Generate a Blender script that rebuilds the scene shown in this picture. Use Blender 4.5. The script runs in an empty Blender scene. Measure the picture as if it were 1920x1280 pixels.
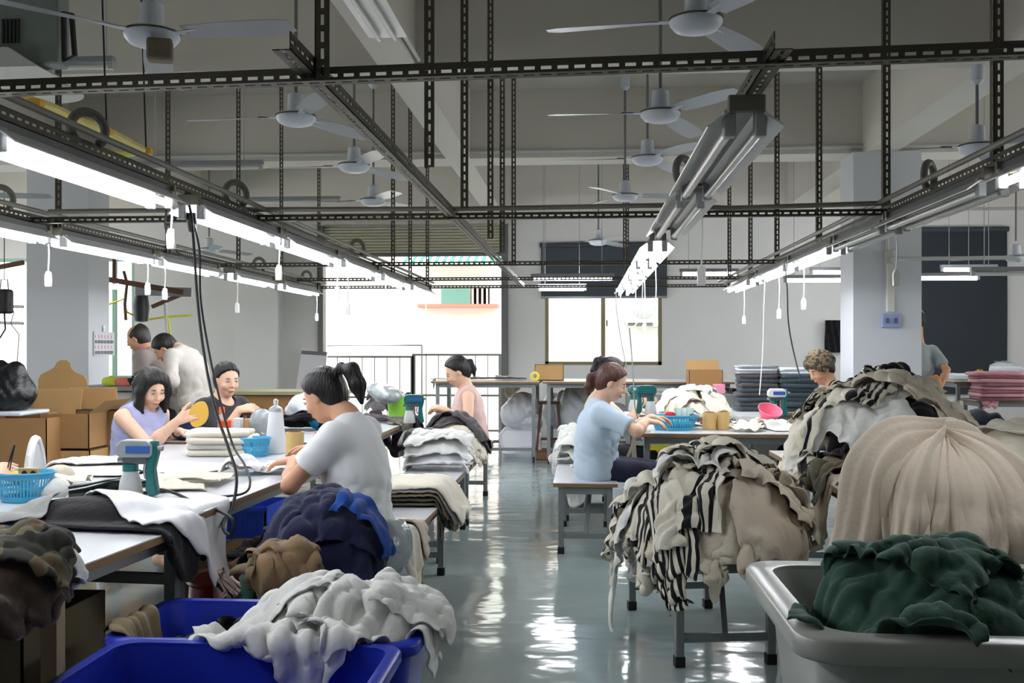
import bpy, bmesh, math, random
import numpy as np
from mathutils import Vector, Matrix, Quaternion
PI = math.pi
SC = bpy.context.scene
COL = SC.collection
RNG = np.random.default_rng(7)
random.seed(7)

# ---------------------------------------------------------------- camera model
FPX = 1867.0                       # focal length in pixels of a 1920 wide frame
YAW = math.atan(135.0 / FPX)       # the aisle runs a little to the right of the optical axis
CAMZ = 1.35
CT, ST = math.cos(YAW), math.sin(YAW)
def ray(px, py):
    xc = (px - 960.0) / FPX
    return Vector((-ST + xc * CT, CT + xc * ST, -(py - 652.0) / FPX))
def at_d(px, py, d):
    v = ray(px, py) * d
    return Vector((v.x, v.y, v.z + CAMZ))
def at_z(px, py, z):
    r = ray(px, py)
    return at_d(px, py, (z - CAMZ) / r.z)
def at_y(px, py, y):
    r = ray(px, py)
    return at_d(px, py, y / r.y)
def at_x(px, py, x):
    r = ray(px, py)
    return at_d(px, py, x / r.x)

cam_data = bpy.data.cameras.new('camera')
cam = bpy.data.objects.new('camera', cam_data)
COL.objects.link(cam)
cam.location = (0, 0, CAMZ)
cam.rotation_euler = (PI / 2, 0, YAW)
cam_data.sensor_width = 36.0
cam_data.lens = FPX / 1920.0 * 36.0
cam_data.shift_y = 12.0 / 1920.0
cam_data.clip_start = 0.05
SC.camera = cam

# ---------------------------------------------------------------- materials
def srgb(r, g, b):
    f = lambda c: (c / 255 / 12.92) if c / 255 <= 0.04045 else ((c / 255 + 0.055) / 1.055) ** 2.4
    return (f(r), f(g), f(b), 1.0)
MATS = {}
def mat(name, rgb, rough=0.6, metal=0.0, var=0.0, scale=8.0, bump=0.0, bscale=60.0, trans=0.0, alpha=1.0,
        sheen=0.0, coat=0.0, spec=0.5, ior=1.45, stretch=None, sss=0.0):
    """A Principled material whose colour wanders a little by noise (var) and may carry a fine bump."""
    if name in MATS: return MATS[name]
    m = bpy.data.materials.new(name)
    m.use_nodes = True
    nt = m.node_tree
    b = nt.nodes['Principled BSDF']
    col = srgb(*rgb)
    b.inputs['Base Color'].default_value = col
    b.inputs['Roughness'].default_value = rough
    b.inputs['Metallic'].default_value = metal
    b.inputs['IOR'].default_value = ior
    b.inputs['Specular IOR Level'].default_value = spec
    b.inputs['Transmission Weight'].default_value = trans
    b.inputs['Alpha'].default_value = alpha
    b.inputs['Sheen Weight'].default_value = sheen
    b.inputs['Coat Weight'].default_value = coat
    if sss:
        b.inputs['Subsurface Weight'].default_value = sss
        b.inputs['Subsurface Radius'].default_value = (0.012, 0.005, 0.003)
        b.inputs['Subsurface Scale'].default_value = 1.0
    if var or bump:
        tc = nt.nodes.new('ShaderNodeTexCoord')
        mp = nt.nodes.new('ShaderNodeMapping')
        if stretch: mp.inputs['Scale'].default_value = stretch
        nt.links.new(tc.outputs['Object'], mp.inputs['Vector'])
    if var:
        n = nt.nodes.new('ShaderNodeTexNoise')
        n.inputs['Scale'].default_value = scale
        n.inputs['Detail'].default_value = 5
        nt.links.new(mp.outputs['Vector'], n.inputs['Vector'])
        mx = nt.nodes.new('ShaderNodeMix'); mx.data_type = 'RGBA'
        mx.inputs['A'].default_value = tuple(max(0, c * (1 - var)) for c in col[:3]) + (1,)
        mx.inputs['B'].default_value = tuple(min(1, c * (1 + var)) for c in col[:3]) + (1,)
        nt.links.new(n.outputs['Fac'], mx.inputs['Factor'])
        nt.links.new(mx.outputs['Result'], b.inputs['Base Color'])
    if bump:
        n2 = nt.nodes.new('ShaderNodeTexNoise')
        n2.inputs['Scale'].default_value = bscale
        n2.inputs['Detail'].default_value = 3
        nt.links.new(mp.outputs['Vector'], n2.inputs['Vector'])
        bp = nt.nodes.new('ShaderNodeBump')
        bp.inputs['Strength'].default_value = bump
        bp.inputs['Distance'].default_value = 0.01
        nt.links.new(n2.outputs['Fac'], bp.inputs['Height'])
        nt.links.new(bp.outputs['Normal'], b.inputs['Normal'])
    MATS[name] = m
    return m
def emit_mat(name, rgb, strength):
    if name in MATS: return MATS[name]
    m = bpy.data.materials.new(name); m.use_nodes = True
    nt = m.node_tree; nt.nodes.clear()
    e = nt.nodes.new('ShaderNodeEmission'); o = nt.nodes.new('ShaderNodeOutputMaterial')
    e.inputs['Color'].default_value = srgb(*rgb); e.inputs['Strength'].default_value = strength
    nt.links.new(e.outputs[0], o.inputs[0])
    MATS[name] = m
    return m
def cloth_mat(name, rgb, stripes=None, rib=0.0, var=0.08, bump=0.35, rough=0.9):
    """Knitted cloth: colour from the garment's own UV (stripes = list of (from, to, rgb) bands across v), fine rib bump."""
    if name in MATS: return MATS[name]
    m = bpy.data.materials.new(name); m.use_nodes = True
    nt = m.node_tree; b = nt.nodes['Principled BSDF']
    b.inputs['Roughness'].default_value = rough
    b.inputs['Specular IOR Level'].default_value = 0.2
    b.inputs['Sheen Weight'].default_value = 0.15
    uv = nt.nodes.new('ShaderNodeUVMap'); uv.uv_map = 'UVMap'
    n = nt.nodes.new('ShaderNodeTexNoise'); n.inputs['Scale'].default_value = 9
    n.inputs['Detail'].default_value = 4
    tc = nt.nodes.new('ShaderNodeTexCoord')
    nt.links.new(tc.outputs['Object'], n.inputs['Vector'])
    base = srgb(*rgb)
    mx = nt.nodes.new('ShaderNodeMix'); mx.data_type = 'RGBA'
    mx.inputs['A'].default_value = tuple(c * (1 - var) for c in base[:3]) + (1,)
    mx.inputs['B'].default_value = tuple(min(1, c * (1 + var)) for c in base[:3]) + (1,)
    nt.links.new(n.outputs['Fac'], mx.inputs['Factor'])
    out = mx.outputs['Result']
    sep = nt.nodes.new('ShaderNodeSeparateXYZ')
    nt.links.new(uv.outputs['UV'], sep.inputs[0])
    if stripes:
        per, bands = stripes           # period in metres of v, bands as fractions of it
        dv = nt.nodes.new('ShaderNodeMath'); dv.operation = 'DIVIDE'; dv.inputs[1].default_value = per
        nt.links.new(sep.outputs['Y'], dv.inputs[0])
        fr = nt.nodes.new('ShaderNodeMath'); fr.operation = 'FRACT'
        nt.links.new(dv.outputs[0], fr.inputs[0])
        cr = nt.nodes.new('ShaderNodeValToRGB'); cr.color_ramp.interpolation = 'CONSTANT'
        els = cr.color_ramp.elements
        els[0].position = 0.0; els[0].color = (0, 0, 0, 1)
        els[1].position = bands[0][0]; els[1].color = (1, 1, 1, 1)
        for k, (a, e) in enumerate(bands):
            if k: q = els.new(a); q.color = (1, 1, 1, 1)
            q = els.new(e); q.color = (0, 0, 0, 1)
        nt.links.new(fr.outputs[0], cr.inputs[0])
        mx2 = nt.nodes.new('ShaderNodeMix'); mx2.data_type = 'RGBA'
        mx2.inputs['B'].default_value = srgb(18, 18, 24)
        nt.links.new(cr.outputs['Color'], mx2.inputs['Factor'])
        nt.links.new(out, mx2.inputs['A'])
        out = mx2.outputs['Result']
    nt.links.new(out, b.inputs['Base Color'])
    if bump:
        w = nt.nodes.new('ShaderNodeMath'); w.operation = 'MULTIPLY'; w.inputs[1].default_value = rib * 2 * PI / 2
        nt.links.new(sep.outputs['X'], w.inputs[0])
        s = nt.nodes.new('ShaderNodeMath'); s.operation = 'SINE'
        nt.links.new(w.outputs[0], s.inputs[0])
        n3 = nt.nodes.new('ShaderNodeTexNoise'); n3.inputs['Scale'].default_value = 55; n3.inputs['Detail'].default_value = 4
        nt.links.new(tc.outputs['Object'], n3.inputs['Vector'])
        ad = nt.nodes.new('ShaderNodeMath'); ad.operation = 'MULTIPLY_ADD'; ad.inputs[1].default_value = 5.0; ad.inputs[2].default_value = 0.0
        nt.links.new(n3.outputs['Fac'], ad.inputs[0])
        if rib: nt.links.new(s.outputs[0], ad.inputs[2])
        bp = nt.nodes.new('ShaderNodeBump'); bp.inputs['Strength'].default_value = bump; bp.inputs['Distance'].default_value = 0.002
        nt.links.new(ad.outputs[0], bp.inputs['Height'])
        nt.links.new(bp.outputs['Normal'], b.inputs['Normal'])
    MATS[name] = m
    return m

# ---------------------------------------------------------------- mesh builder
class MB:
    def __init__(s): s.v = []; s.f = []
    def add(s, vs, fs):
        o = len(s.v); s.v.extend([tuple(p) for p in vs]); s.f.extend([tuple(i + o for i in f) for f in fs])
        return s
    def box(s, lo, hi, M=None):
        x0, y0, z0 = lo; x1, y1, z1 = hi
        vs = [(x0,y0,z0),(x1,y0,z0),(x1,y1,z0),(x0,y1,z0),(x0,y0,z1),(x1,y0,z1),(x1,y1,z1),(x0,y1,z1)]
        if M is not None: vs = [M @ Vector(p) for p in vs]
        return s.add(vs, [(3,2,1,0),(4,5,6,7),(0,1,5,4),(1,2,6,5),(2,3,7,6),(3,0,4,7)])
    def bar(s, p, q, w, h, up=(0,0,1)):
        p, q = Vector(p), Vector(q); d = (q - p).normalized(); u = Vector(up)
        if abs(d.dot(u)) > 0.98: u = Vector((0, 1, 0))
        a = d.cross(u).normalized() * (w / 2); b = a.cross(d).normalized() * (h / 2)
        vs = [p-a-b, p+a-b, p+a+b, p-a+b, q-a-b, q+a-b, q+a+b, q-a+b]
        return s.add(vs, [(3,2,1,0),(4,5,6,7),(0,1,5,4),(1,2,6,5),(2,3,7,6),(3,0,4,7)])
    def tube(s, pts, r, n=8, caps=True, rf=None):
        pts = [Vector(p) for p in pts]; m = len(pts); rings = []
        ref = None
        for i, p in enumerate(pts):
            t = (pts[min(i+1, m-1)] - pts[max(i-1, 0)]).normalized()
            if ref is None or abs(ref.dot(t)) > 0.99:
                ref = Vector((0, 0, 1)) if abs(t.z) < 0.9 else Vector((1, 0, 0))
            a = t.cross(ref).normalized(); b = a.cross(t).normalized(); ref = b
            rr = rf[i] if rf else r
            rings.append([p + (a * math.cos(2*PI*k/n) + b * math.sin(2*PI*k/n)) * rr for k in range(n)])
        vs = [q for rg in rings for q in rg]; fs = []
        for i in range(m - 1):
            for k in range(n):
                k2 = (k + 1) % n
                fs.append((i*n+k, i*n+k2, (i+1)*n+k2, (i+1)*n+k))
        if caps:
            fs.append(tuple(range(n))[::-1]); fs.append(tuple((m-1)*n + k for k in range(n)))
        return s.add(vs, fs)
    def lathe(s, prof, c=(0,0,0), n=20, M=None):
        """prof: (r, z) from bottom to top; r = 0 closes."""
        vs = []; idx = []
        for r, z in prof:
            if r < 1e-6: idx.append([len(vs)]); vs.append(Vector((c[0], c[1], c[2]+z)))
            else:
                idx.append(list(range(len(vs), len(vs)+n)))
                vs += [Vector((c[0]+r*math.cos(2*PI*k/n), c[1]+r*math.sin(2*PI*k/n), c[2]+z)) for k in range(n)]
        if M is not None: vs = [M @ p for p in vs]
        fs = []
        for A, B in zip(idx, idx[1:]):
            for k in range(n):
                k2 = (k+1) % n
                if len(A) == 1 and len(B) == 1: break
                if len(A) == 1: fs.append((A[0], B[k2], B[k]))
                elif len(B) == 1: fs.append((A[k], A[k2], B[0]))
                else: fs.append((A[k], A[k2], B[k2], B[k]))
        return s.add(vs, fs)
    def prism(s, poly, a, b, axis='z', M=None):
        """extrude a 2-D polygon from a to b along an axis"""
        def P(u, v, w):
            return {'z': Vector((u, v, w)), 'y': Vector((u, w, v)), 'x': Vector((w, u, v))}[axis]
        n = len(poly)
        vs = [P(u, v, a) for u, v in poly] + [P(u, v, b) for u, v in poly]
        if M is not None: vs = [M @ p for p in vs]
        fs = [tuple(range(n))[::-1], tuple(range(n, 2*n))] + [(i, (i+1) % n, n+(i+1) % n, n+i) for i in range(n)]
        return s.add(vs, fs)
    def torus(s, c, R, r, M=None, n=24, m=8, a0=0, a1=2*PI):
        M = M or Matrix()
        pts = [Vector(c) + M @ Vector((R*math.cos(a), 0, R*math.sin(a))) for a in [a0+(a1-a0)*i/n for i in range(n+1)]]
        return s.tube(pts, r, m)
    def build(s, name, material, parent=None, smooth=35, bevel=0.0, seg=2, loc=None, rotz=0.0):
        me = bpy.data.meshes.new(name)
        me.from_pydata([tuple(p) for p in s.v], [], s.f)
        bm = bmesh.new(); bm.from_mesh(me)
        bmesh.ops.recalc_face_normals(bm, faces=bm.faces)
        bm.to_mesh(me); bm.free()
        o = bpy.data.objects.new(name, me); COL.objects.link(o)
        if material: me.materials.append(material)
        if smooth:
            me.shade_smooth(); me.set_sharp_from_angle(angle=math.radians(smooth))
        if bevel:
            b = o.modifiers.new('bevel', 'BEVEL'); b.width = bevel; b.segments = seg; b.limit_method = 'ANGLE'
            b.angle_limit = math.radians(40)
        if parent: o.parent = parent
        if loc is not None: o.location = loc
        if rotz: o.rotation_euler = (0, 0, rotz)
        return o
def tag(o, label, cat=None, group=None):
    o['label'] = label
    if cat: o['category'] = cat
    if group: o['group'] = group
    return o
def thing(name, label, cat, loc=(0,0,0), rotz=0.0, group=None):
    o = bpy.data.objects.new(name, None); COL.objects.link(o)
    o.empty_display_size = 0.05
    o.location = loc; o.rotation_euler = (0, 0, rotz)
    return tag(o, label, cat, group)
def struct(name, mb, m, smooth=35, bevel=0.0):
    o = mb.build(name, m, smooth=smooth, bevel=bevel); o['kind'] = 'structure'
    return o
def dup(root, loc=None, rotz=None, label=None, group=None):
    """copy of a thing, its parts and their sub-parts (mesh data shared)"""
    r = root.copy(); COL.objects.link(r)
    if loc is not None: r.location = loc
    if rotz is not None: r.rotation_euler = (0, 0, rotz)
    if label: r['label'] = label
    if group: r['group'] = group
    def rec(src, dst):
        for ch in list(src.children):
            c = ch.copy(); COL.objects.link(c); c.parent = dst
            c.matrix_parent_inverse = ch.matrix_parent_inverse
            rec(ch, c)
    rec(root, r)
    return r

# ================================================================ ROOM
YF = 14.2            # far wall plane
XL, XR, YB, ZC = -9.4, 8.2, -3.6, 4.0
m_wall = mat('wall_paint', (214, 213, 210), 0.75, var=0.05, scale=2.2, bump=0.05, bscale=25)
m_ceil = mat('ceiling_paint', (190, 186, 176), 0.85, var=0.05, scale=1.2)
m_beamw = mat('beam_paint', (208, 204, 194), 0.8, var=0.04, scale=1.5)
m_col = mat('column_paint', (208, 211, 216), 0.6, var=0.04, scale=2.0)
m_alu = mat('bronze_aluminium', (120, 112, 82), 0.45, 0.4)
m_jamb = mat('door_jamb_grey', (105, 107, 106), 0.5, 0.3, var=0.1)

def floor_material():
    m = bpy.data.materials.new('epoxy_floor'); m.use_nodes = True
    nt = m.node_tree; b = nt.nodes['Principled BSDF']
    tc = nt.nodes.new('ShaderNodeTexCoord')
    n = nt.nodes.new('ShaderNodeTexNoise'); n.inputs['Scale'].default_value = 0.9; n.inputs['Detail'].default_value = 6
    nt.links.new(tc.outputs['Object'], n.inputs['Vector'])
    r = nt.nodes.new('ShaderNodeValToRGB')
    r.color_ramp.elements[0].position = 0.3; r.color_ramp.elements[0].color = srgb(134, 148, 148)
    r.color_ramp.elements[1].position = 0.7; r.color_ramp.elements[1].color = srgb(158, 171, 170)
    nt.links.new(n.outputs['Fac'], r.inputs[0]); nt.links.new(r.outputs[0], b.inputs['Base Color'])
    b.inputs['Roughness'].default_value = 0.09
    b.inputs['Specular IOR Level'].default_value = 0.6
    mp = nt.nodes.new('ShaderNodeMapping'); mp.inputs['Scale'].default_value = (1.0, 1.6, 1.0)
    nt.links.new(tc.outputs['Object'], mp.inputs['Vector'])
    n2 = nt.nodes.new('ShaderNodeTexNoise'); n2.inputs['Scale'].default_value = 2.6; n2.inputs['Detail'].default_value = 2.5
    nt.links.new(mp.outputs[0], n2.inputs['Vector'])
    bp = nt.nodes.new('ShaderNodeBump'); bp.inputs['Strength'].default_value = 0.35; bp.inputs['Distance'].default_value = 0.02
    nt.links.new(n2.outputs['Fac'], bp.inputs['Height']); nt.links.new(bp.outputs[0], b.inputs['Normal'])
    return m
struct('floor', MB().box((XL-0.3, YB-0.3, -0.12), (XR+0.3, YF+0.2, 0)), floor_material())
struct('ceiling', MB().box((XL-0.3, YB-0.3, ZC), (XR+0.3, YF+0.2, ZC+0.15)), m_ceil)

def wall_with_holes(name, fixed, u0, u1, z0, z1, holes, axis, th, m):
    """a wall in the plane axis = fixed (thickness th outwards), with rectangular holes (ua, ub, za, zb)"""
    us = sorted({u0, u1} | {h[0] for h in holes} | {h[1] for h in holes})
    zs = sorted({z0, z1} | {h[2] for h in holes} | {h[3] for h in holes})
    mb = MB()
    for a, b in zip(us, us[1:]):
        run = None
        for c, d in zip(zs, zs[1:]):
            inside = any(h[0]-1e-6 <= a and b <= h[1]+1e-6 and h[2]-1e-6 <= c and d <= h[3]+1e-6 for h in holes)
            if inside:
                if run: mb_box(mb, axis, fixed, th, a, b, *run); run = None
            else: run = (run[0], d) if run else (c, d)
        if run: mb_box(mb, axis, fixed, th, a, b, *run)
    return struct(name, mb, m, smooth=0)
def mb_box(mb, axis, fixed, th, a, b, c, d):
    lo, hi = sorted((fixed, fixed + th))
    if axis == 'y': mb.box((a, lo, c), (b, hi, d))
    else: mb.box((lo, a, c), (hi, b, d))

fx = lambda px: at_y(px, 652, YF).x
fz = lambda py, px=960: at_y(px, py, YF).z
DX0, DX1, DZ = fx(607), fx(942), fz(424)
WX0, WX1, WZ0, WZ1 = fx(1022), fx(1241), fz(684), fz(462)
LX0, LX1, LZ0, LZ1 = fx(-70), fx(252), fz(712), fz(478)
RX0, RX1, RZ0, RZ1 = fx(1722), fx(1886), fz(700), fz(440)
wall_with_holes('wall_back', YF, XL-0.3, XR+0.3, 0, ZC, [(DX0, DX1, 0, DZ), (WX0, WX1, WZ0, WZ1), (LX0, LX1, LZ0, LZ1), (RX0, RX1, RZ0, RZ1)], 'y', 0.2, m_wall)
SIDEW = [(1.5, 3.6, 1.0, 2.6), (5.0, 7.1, 1.0, 2.6), (8.4, 10.6, 1.0, 2.8), (11.2, 13.6, 1.0, 2.8)]  # windows out of view, added for fill light; last one brightens the back left
wall_with_holes('wall_left', XL, YB-0.3, YF+0.2, 0, ZC, SIDEW, 'x', -0.2, m_wall)
RSIDE = [(5.6, 7.6, 1.0, 2.6), (9.0, 11.6, 1.0, 2.8)]  # unseen openings in the right wall, put in for more daylight
wall_with_holes('wall_right', XR, YB-0.3, YF+0.2, 0, ZC, RSIDE, 'x', 0.2, m_wall)
struct('wall_front', MB().box((XL-0.3, YB-0.2, 0), (XR+0.3, YB, ZC)), m_wall, smooth=0)

# beams: two across, three along
struct('trim_1', MB().box((XL, 6.85, 3.3), (XR, 7.15, ZC)), m_beamw, smooth=0)
struct('trim_2', MB().box((XL, 10.2, 3.3), (XR, 10.62, ZC)), m_beamw, smooth=0)
struct('trim_3', MB().box((XL, 13.85, 3.25), (XR, YF, ZC)), m_beamw, smooth=0)
for k, (xa, xb) in enumerate([(-1.42, -1.17), (2.78, 3.1), (-5.75, -5.45)]):
    mb = MB()
    for ya, yb in ((YB, 6.85), (7.15, 10.2), (10.62, 13.85)): mb.box((xa, ya, 3.3), (xb, yb, ZC))
    struct('trim_%d' % (4 + k), mb, m_beamw, smooth=0)
# columns
def column(name, x0, x1, y0, y1, haunch):
    mb = MB().box((x0, y0, 0), (x1, y1, 3.3))
    o = struct('trim_' + name, mb, m_col, smooth=0); return o
cL0, cL1 = at_d(45, 652, 9.9).x, at_d(166, 652, 9.9).x
cR0, cR1 = at_d(1600, 652, 9.9).x, at_d(1725, 652, 9.9).x
column('7', cL0, cL1, 9.57, 10.0, 0); column('8', cR0, cR1, 10.12, 10.62, 0)
# a pilaster on the far wall beside the shutter
struct('trim_9', MB().box((fx(452), YF-0.28, 0), (fx(530), YF, 3.25)), m_wall, smooth=0)

# pipe conduits along beam 2 and down the right column
m_pipe = mat('conduit_white', (196, 198, 196), 0.5)
tag(MB().tube([(XL, 10.17, 3.36), (XR, 10.17, 3.36)], 0.018).build('conduit_pipe', m_pipe), 'thin white conduit pipe running along the lower edge of the farther cross beam', 'pipe')
tag(MB().tube([(-1.14, 2.0, 3.34), (-1.14, 6.82, 3.34)], 0.014).build('conduit_pipe', m_pipe), 'thin white conduit pipe along the long ceiling beam above the aisle', 'pipe')
pc = at_d(1640, 400, 9.86)
cc = thing('cable_conduit', 'white vertical cable trunking on the right white column ending at a socket', 'conduit', (pc.x, 10.12, 0))
zt, zb_, zj = 3.3, fz(0), 0
def colz(py): return at_y(1665, py, 10.1).z
xk = at_y(1668, 500, 10.1).x - pc.x
MB().box((xk-0.03, -0.045, colz(585)), (xk+0.04, 0, colz(470))).build('trunking', mat('trunking', (214, 212, 206), 0.5), cc, bevel=0.006)
MB().tube([(xk-0.02, -0.02, colz(470)), (xk-0.02, -0.02, 3.28)], 0.017).build('pipe', m_pipe, cc)
MB().box((xk-0.05, -0.06, colz(495)), (xk+0.03, 0, colz(470))).build('junction_box', mat('jbox', (190, 188, 180), 0.5), cc, bevel=0.006)
b_ = MB().box((xk-0.08, -0.05, colz(614)), (xk+0.10, 0, colz(588))).build('socket_plate', mat('socket_blue', (150, 160, 200), 0.4), cc, bevel=0.008)
for q in (-0.03, 0.05): MB().box((xk+q-0.015, -0.056, colz(606)), (xk+q+0.015, -0.05, colz(596))).build('socket', mat('socket_dark', (90, 100, 140), 0.4), b_)
tag(MB().tube([(pc.x+xk, 10.08, colz(487)), (pc.x+xk+0.06, 10.0, colz(487)), (at_y(1900, 487, 10.0).x, 10.0, colz(486)), (at_y(1912, 492, 10.0).x, 10.0, colz(492))], 0.02).build('conduit_pipe', m_pipe), 'white horizontal conduit pipe crossing from the right column past the dark blind', 'pipe')

# ---------------------------------------------------------------- windows, shutter door
m_glass = mat('window_glass', (245, 250, 250), 0.03, trans=1.0, ior=1.02, spec=0.3)
def window(name, x0, x1, z0, z1, mull, m=None, y=YF):
    m = m or m_alu
    w = 0.05
    mb = MB()
    for a, b, c, d in ((x0, x1, z0, z0+w), (x0, x1, z1-w, z1), (x0, x0+w, z0, z1), (x1-w, x1, z0, z1)):
        mb.box((a, y+0.02, c), (b, y+0.09, d))
    for q in mull: mb.box((q-0.03, y+0.03, z0+w), (q+0.03, y+0.085, z1-w))
    o = struct(name, mb, m, smooth=0)
    g = MB().box((x0+w, y+0.055, z0+w), (x1-w, y+0.06, z1-w)).build('glass', m_glass, o, smooth=0)
    return o
w1 = window('window_1', WX0, WX1, WZ0, WZ1, [fx(1131)])
MB().box((fx(1138)-0.012, YF-0.015, fz(612)), (fx(1138)+0.012, YF+0.03, fz(600))).build('latch', m_alu, w1)
m_teal = mat('window_green', (150, 186, 170), 0.5)
window('window_2', LX0, LX1, LZ0, LZ1, [fx(-20), fx(100), fx(212)], m_teal)
window('window_3', RX0, RX1, RZ0, RZ1, [], m_alu)
for k, (a, b, c, d) in enumerate(SIDEW):
    w_ = 0.05; mb = MB()
    for e, f, g, h in ((a, b, c, c+w_), (a, b, d-w_, d), (a, a+w_, c, d), (b-w_, b, c, d), ((a+b)/2-0.03, (a+b)/2+0.03, c, d)):
        mb.box((XL-0.12, e, g), (XL-0.05, f, h))
    struct('window_%d' % (4+k), mb, m_alu, smooth=0)  # frames of the left windows added for fill
for k, (a, b, c, d) in enumerate(RSIDE):
    mb = MB()
    for e, f, g, h in ((a, b, c, c+.05), (a, b, d-.05, d), (a, a+.05, c, d), (b-.05, b, c, d)): mb.box((XR+0.05, e, g), (XR+0.12, f, h))
    struct('window_%d' % (8+k), mb, m_alu, smooth=0)  # frames of the added right windows
# roller blinds
m_blind = mat('blind_fabric', (62, 68, 74), 0.85, var=0.1, scale=3)
bl = thing('roller_blind', 'dark grey roller blind half lowered over the bright window', 'blind', (0, 0, 0))
bx0, bx1 = fx(1015), fx(1250)
def wavy_sheet(x0, x1, z0, z1, y, amp=0.006):
    mb = MB(); n, k = 12, 10; vs = []; fs = []
    for j in range(k+1):
        for i in range(n+1):
            vs.append((x0+(x1-x0)*i/n, y+amp*math.sin(i*1.7+j*0.6), z0+(z1-z0)*j/k))
    for j in range(k):
        for i in range(n): q = j*(n+1)+i; fs.append((q, q+1, q+n+2, q+n+1))
    off = len(vs); vs += [(a, b-0.004, c) for a, b, c in vs]; fs += [tuple(i+off for i in f[::-1]) for f in fs]
    for j in range(k):
        for i in (0, n): q = j*(n+1)+i; fs.append((q, q+n+1, q+n+1+off, q+off))
    for i in range(n):
        for j in (0, k): q = j*(n+1)+i; fs.append((q, q+1, q+1+off, q+off))
    return mb.add(vs, fs)
wavy_sheet(bx0, bx1, fz(557), fz(462), YF-0.06).build('blind_sheet', m_blind, bl)
MB().tube([(bx0-0.02, YF-0.07, fz(461)), (bx1+0.02, YF-0.07, fz(461))], 0.035, 12).build('roller_tube', m_blind, bl)
MB().box((bx0, YF-0.075, fz(560)), (bx1, YF-0.05, fz(556))).build('bottom_rail', mat('rail_grey', (120, 124, 126), 0.4, 0.5), bl)
bl2 = thing('roller_blind', 'dark charcoal roller blind fully lowered beyond the right column', 'blind', (0, 0, 0))
wavy_sheet(fx(1690), fx(1885), fz(735), fz(440), YF-0.06).build('blind_sheet', mat('blind_charcoal', (44, 50, 56), 0.85, var=0.12, scale=2), bl2)
MB().tube([(fx(1690), YF-0.07, fz(438)), (fx(1887), YF-0.07, fz(438))], 0.035, 12).build('roller_tube', m_blind, bl2)
# roller shutter, partly raised: slats, guide rails, hood
m_shut = mat('shutter_slat', (196, 192, 172), 0.45, 0.35, var=0.06, scale=4)
dr = thing('door_1', 'raised pale metal roller shutter hanging in the bright doorway', 'shutter door', (0, 0, 0)); dr['kind'] = 'structure'; del dr['category']
mb = MB(); zt = fz(424); zb = fz(474); n = 9
prof = []
for i in range(n):
    z = zb + (zt-zb)*i/n; h = (zt-zb)/n
    prof += [(0.0, z), (0.022, z+h*0.25), (0.022, z+h*0.75)]
prof += [(0.0, zt)]
poly = [(YF-0.02-p[0], p[1]) for p in prof] + [(YF+0.0, zt), (YF+0.0, zb)]
mb.prism(poly, DX0, DX1, 'x').build('shutter_slats', m_shut, dr, smooth=50)
MB().box((DX0, YF-0.06, fz(480)), (DX1, YF+0.01, zb)).build('bottom_bar', m_jamb, dr)
for a, b in ((fx(599), fx(609)), (fx(941), fx(953))):
    MB().box((a, YF-0.10, 0), (b, YF+0.06, DZ+0.1)).build('guide_rail', m_jamb, dr, bevel=0.004)
MB().box((fx(592), YF-0.34, DZ+0.02), (fx(958), YF, DZ+0.42)).build('shutter_hood', mat('hood', (178, 174, 158), 0.6, var=0.05), dr, bevel=0.01)

# ---------------------------------------------------------------- outside
m_out = mat('facade_white', (226, 222, 214), 0.8, var=0.03, scale=1)
struct('ground_1', MB().box((-14, YF+0.2, -0.3), (13, 30, -0.02)), mat('yard_concrete', (190, 188, 182), 0.9, var=0.1, scale=2), smooth=0)
YO = 19.0
ox = lambda px: at_y(px, 600, YO).x
oz = lambda py: at_y(960, py, YO).z
fc = thing('building_facade', 'pale sunlit building wall across the yard seen through the shutter doorway', 'building', (0, YO, 0))
fwx0, fwx1, fwz0, fwz1 = ox(882), ox(918), oz(573), oz(538)
mb = MB()
for lo, hi in (((-14, 0, -0.3), (fwx0, 0.3, 8)), ((fwx1, 0, -0.3), (13, 0.3, 8)), ((fwx0, 0, -0.3), (fwx1, 0.3, fwz0)), ((fwx0, 0, fwz1), (fwx1, 0.3, 8))): mb.box(lo, hi)
mb.build('wall', m_out, fc, smooth=0)
MB().box((fwx0, 0.22, fwz0), (fwx1, 0.27, fwz1)).build('window_recess', mat('dark_recess', (14, 14, 18), 0.8), fc)  # solid near-black panel, the shade of the recess put into its colour
mb = MB()
for k in range(4): x = fwx0 + (fwx1-fwx0)*(k+0.5)/4; mb.box((x-0.018, -0.03, fwz0), (x+0.018, 0.0, fwz1))
mb.build('window_bars', m_out, fc)
MB().box((ox(788), -0.35, oz(577)), (ox(936), 0, oz(571))).build('ledge', mat('ledge_pink', (190, 120, 104), 0.8), fc)
MB().box((ox(828), -0.05, oz(570)), (ox(880), 0, oz(541))).build('pale_window', mat('pale_green_glass', (120, 170, 160), 0.3), fc)
aw = thing('awning', 'green and white striped awning across the yard above the doorway view', 'awning', (0, YO-0.03, 0))
mg, mw_ = mat('awning_green', (40, 130, 100), 0.7), mat('awning_white', (240, 240, 236), 0.7)
for par, mm, nm in ((0, mg, 'green_stripes'), (1, mw_, 'white_stripes')):
    mb = MB()
    for k in range(26):
        if k % 2 != par: continue
        a = ox(770 + 7*k); b = ox(777 + 7*k)
        mb.prism([(-0.9, oz(504)), (0, oz(470)), (0, oz(468)), (-0.92, oz(502))], a, b, 'x')
    mb.build(nm, mm, aw, smooth=0)
ac = thing('air_conditioner', 'white outdoor air conditioner unit on the wall outside the window', 'air conditioner', (ox(1216), YO-0.45, oz(606)))
MB().box((-0.42, 0, 0), (0.42, 0.34, 0.56)).build('casing', m_out, ac, bevel=0.02)
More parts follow.
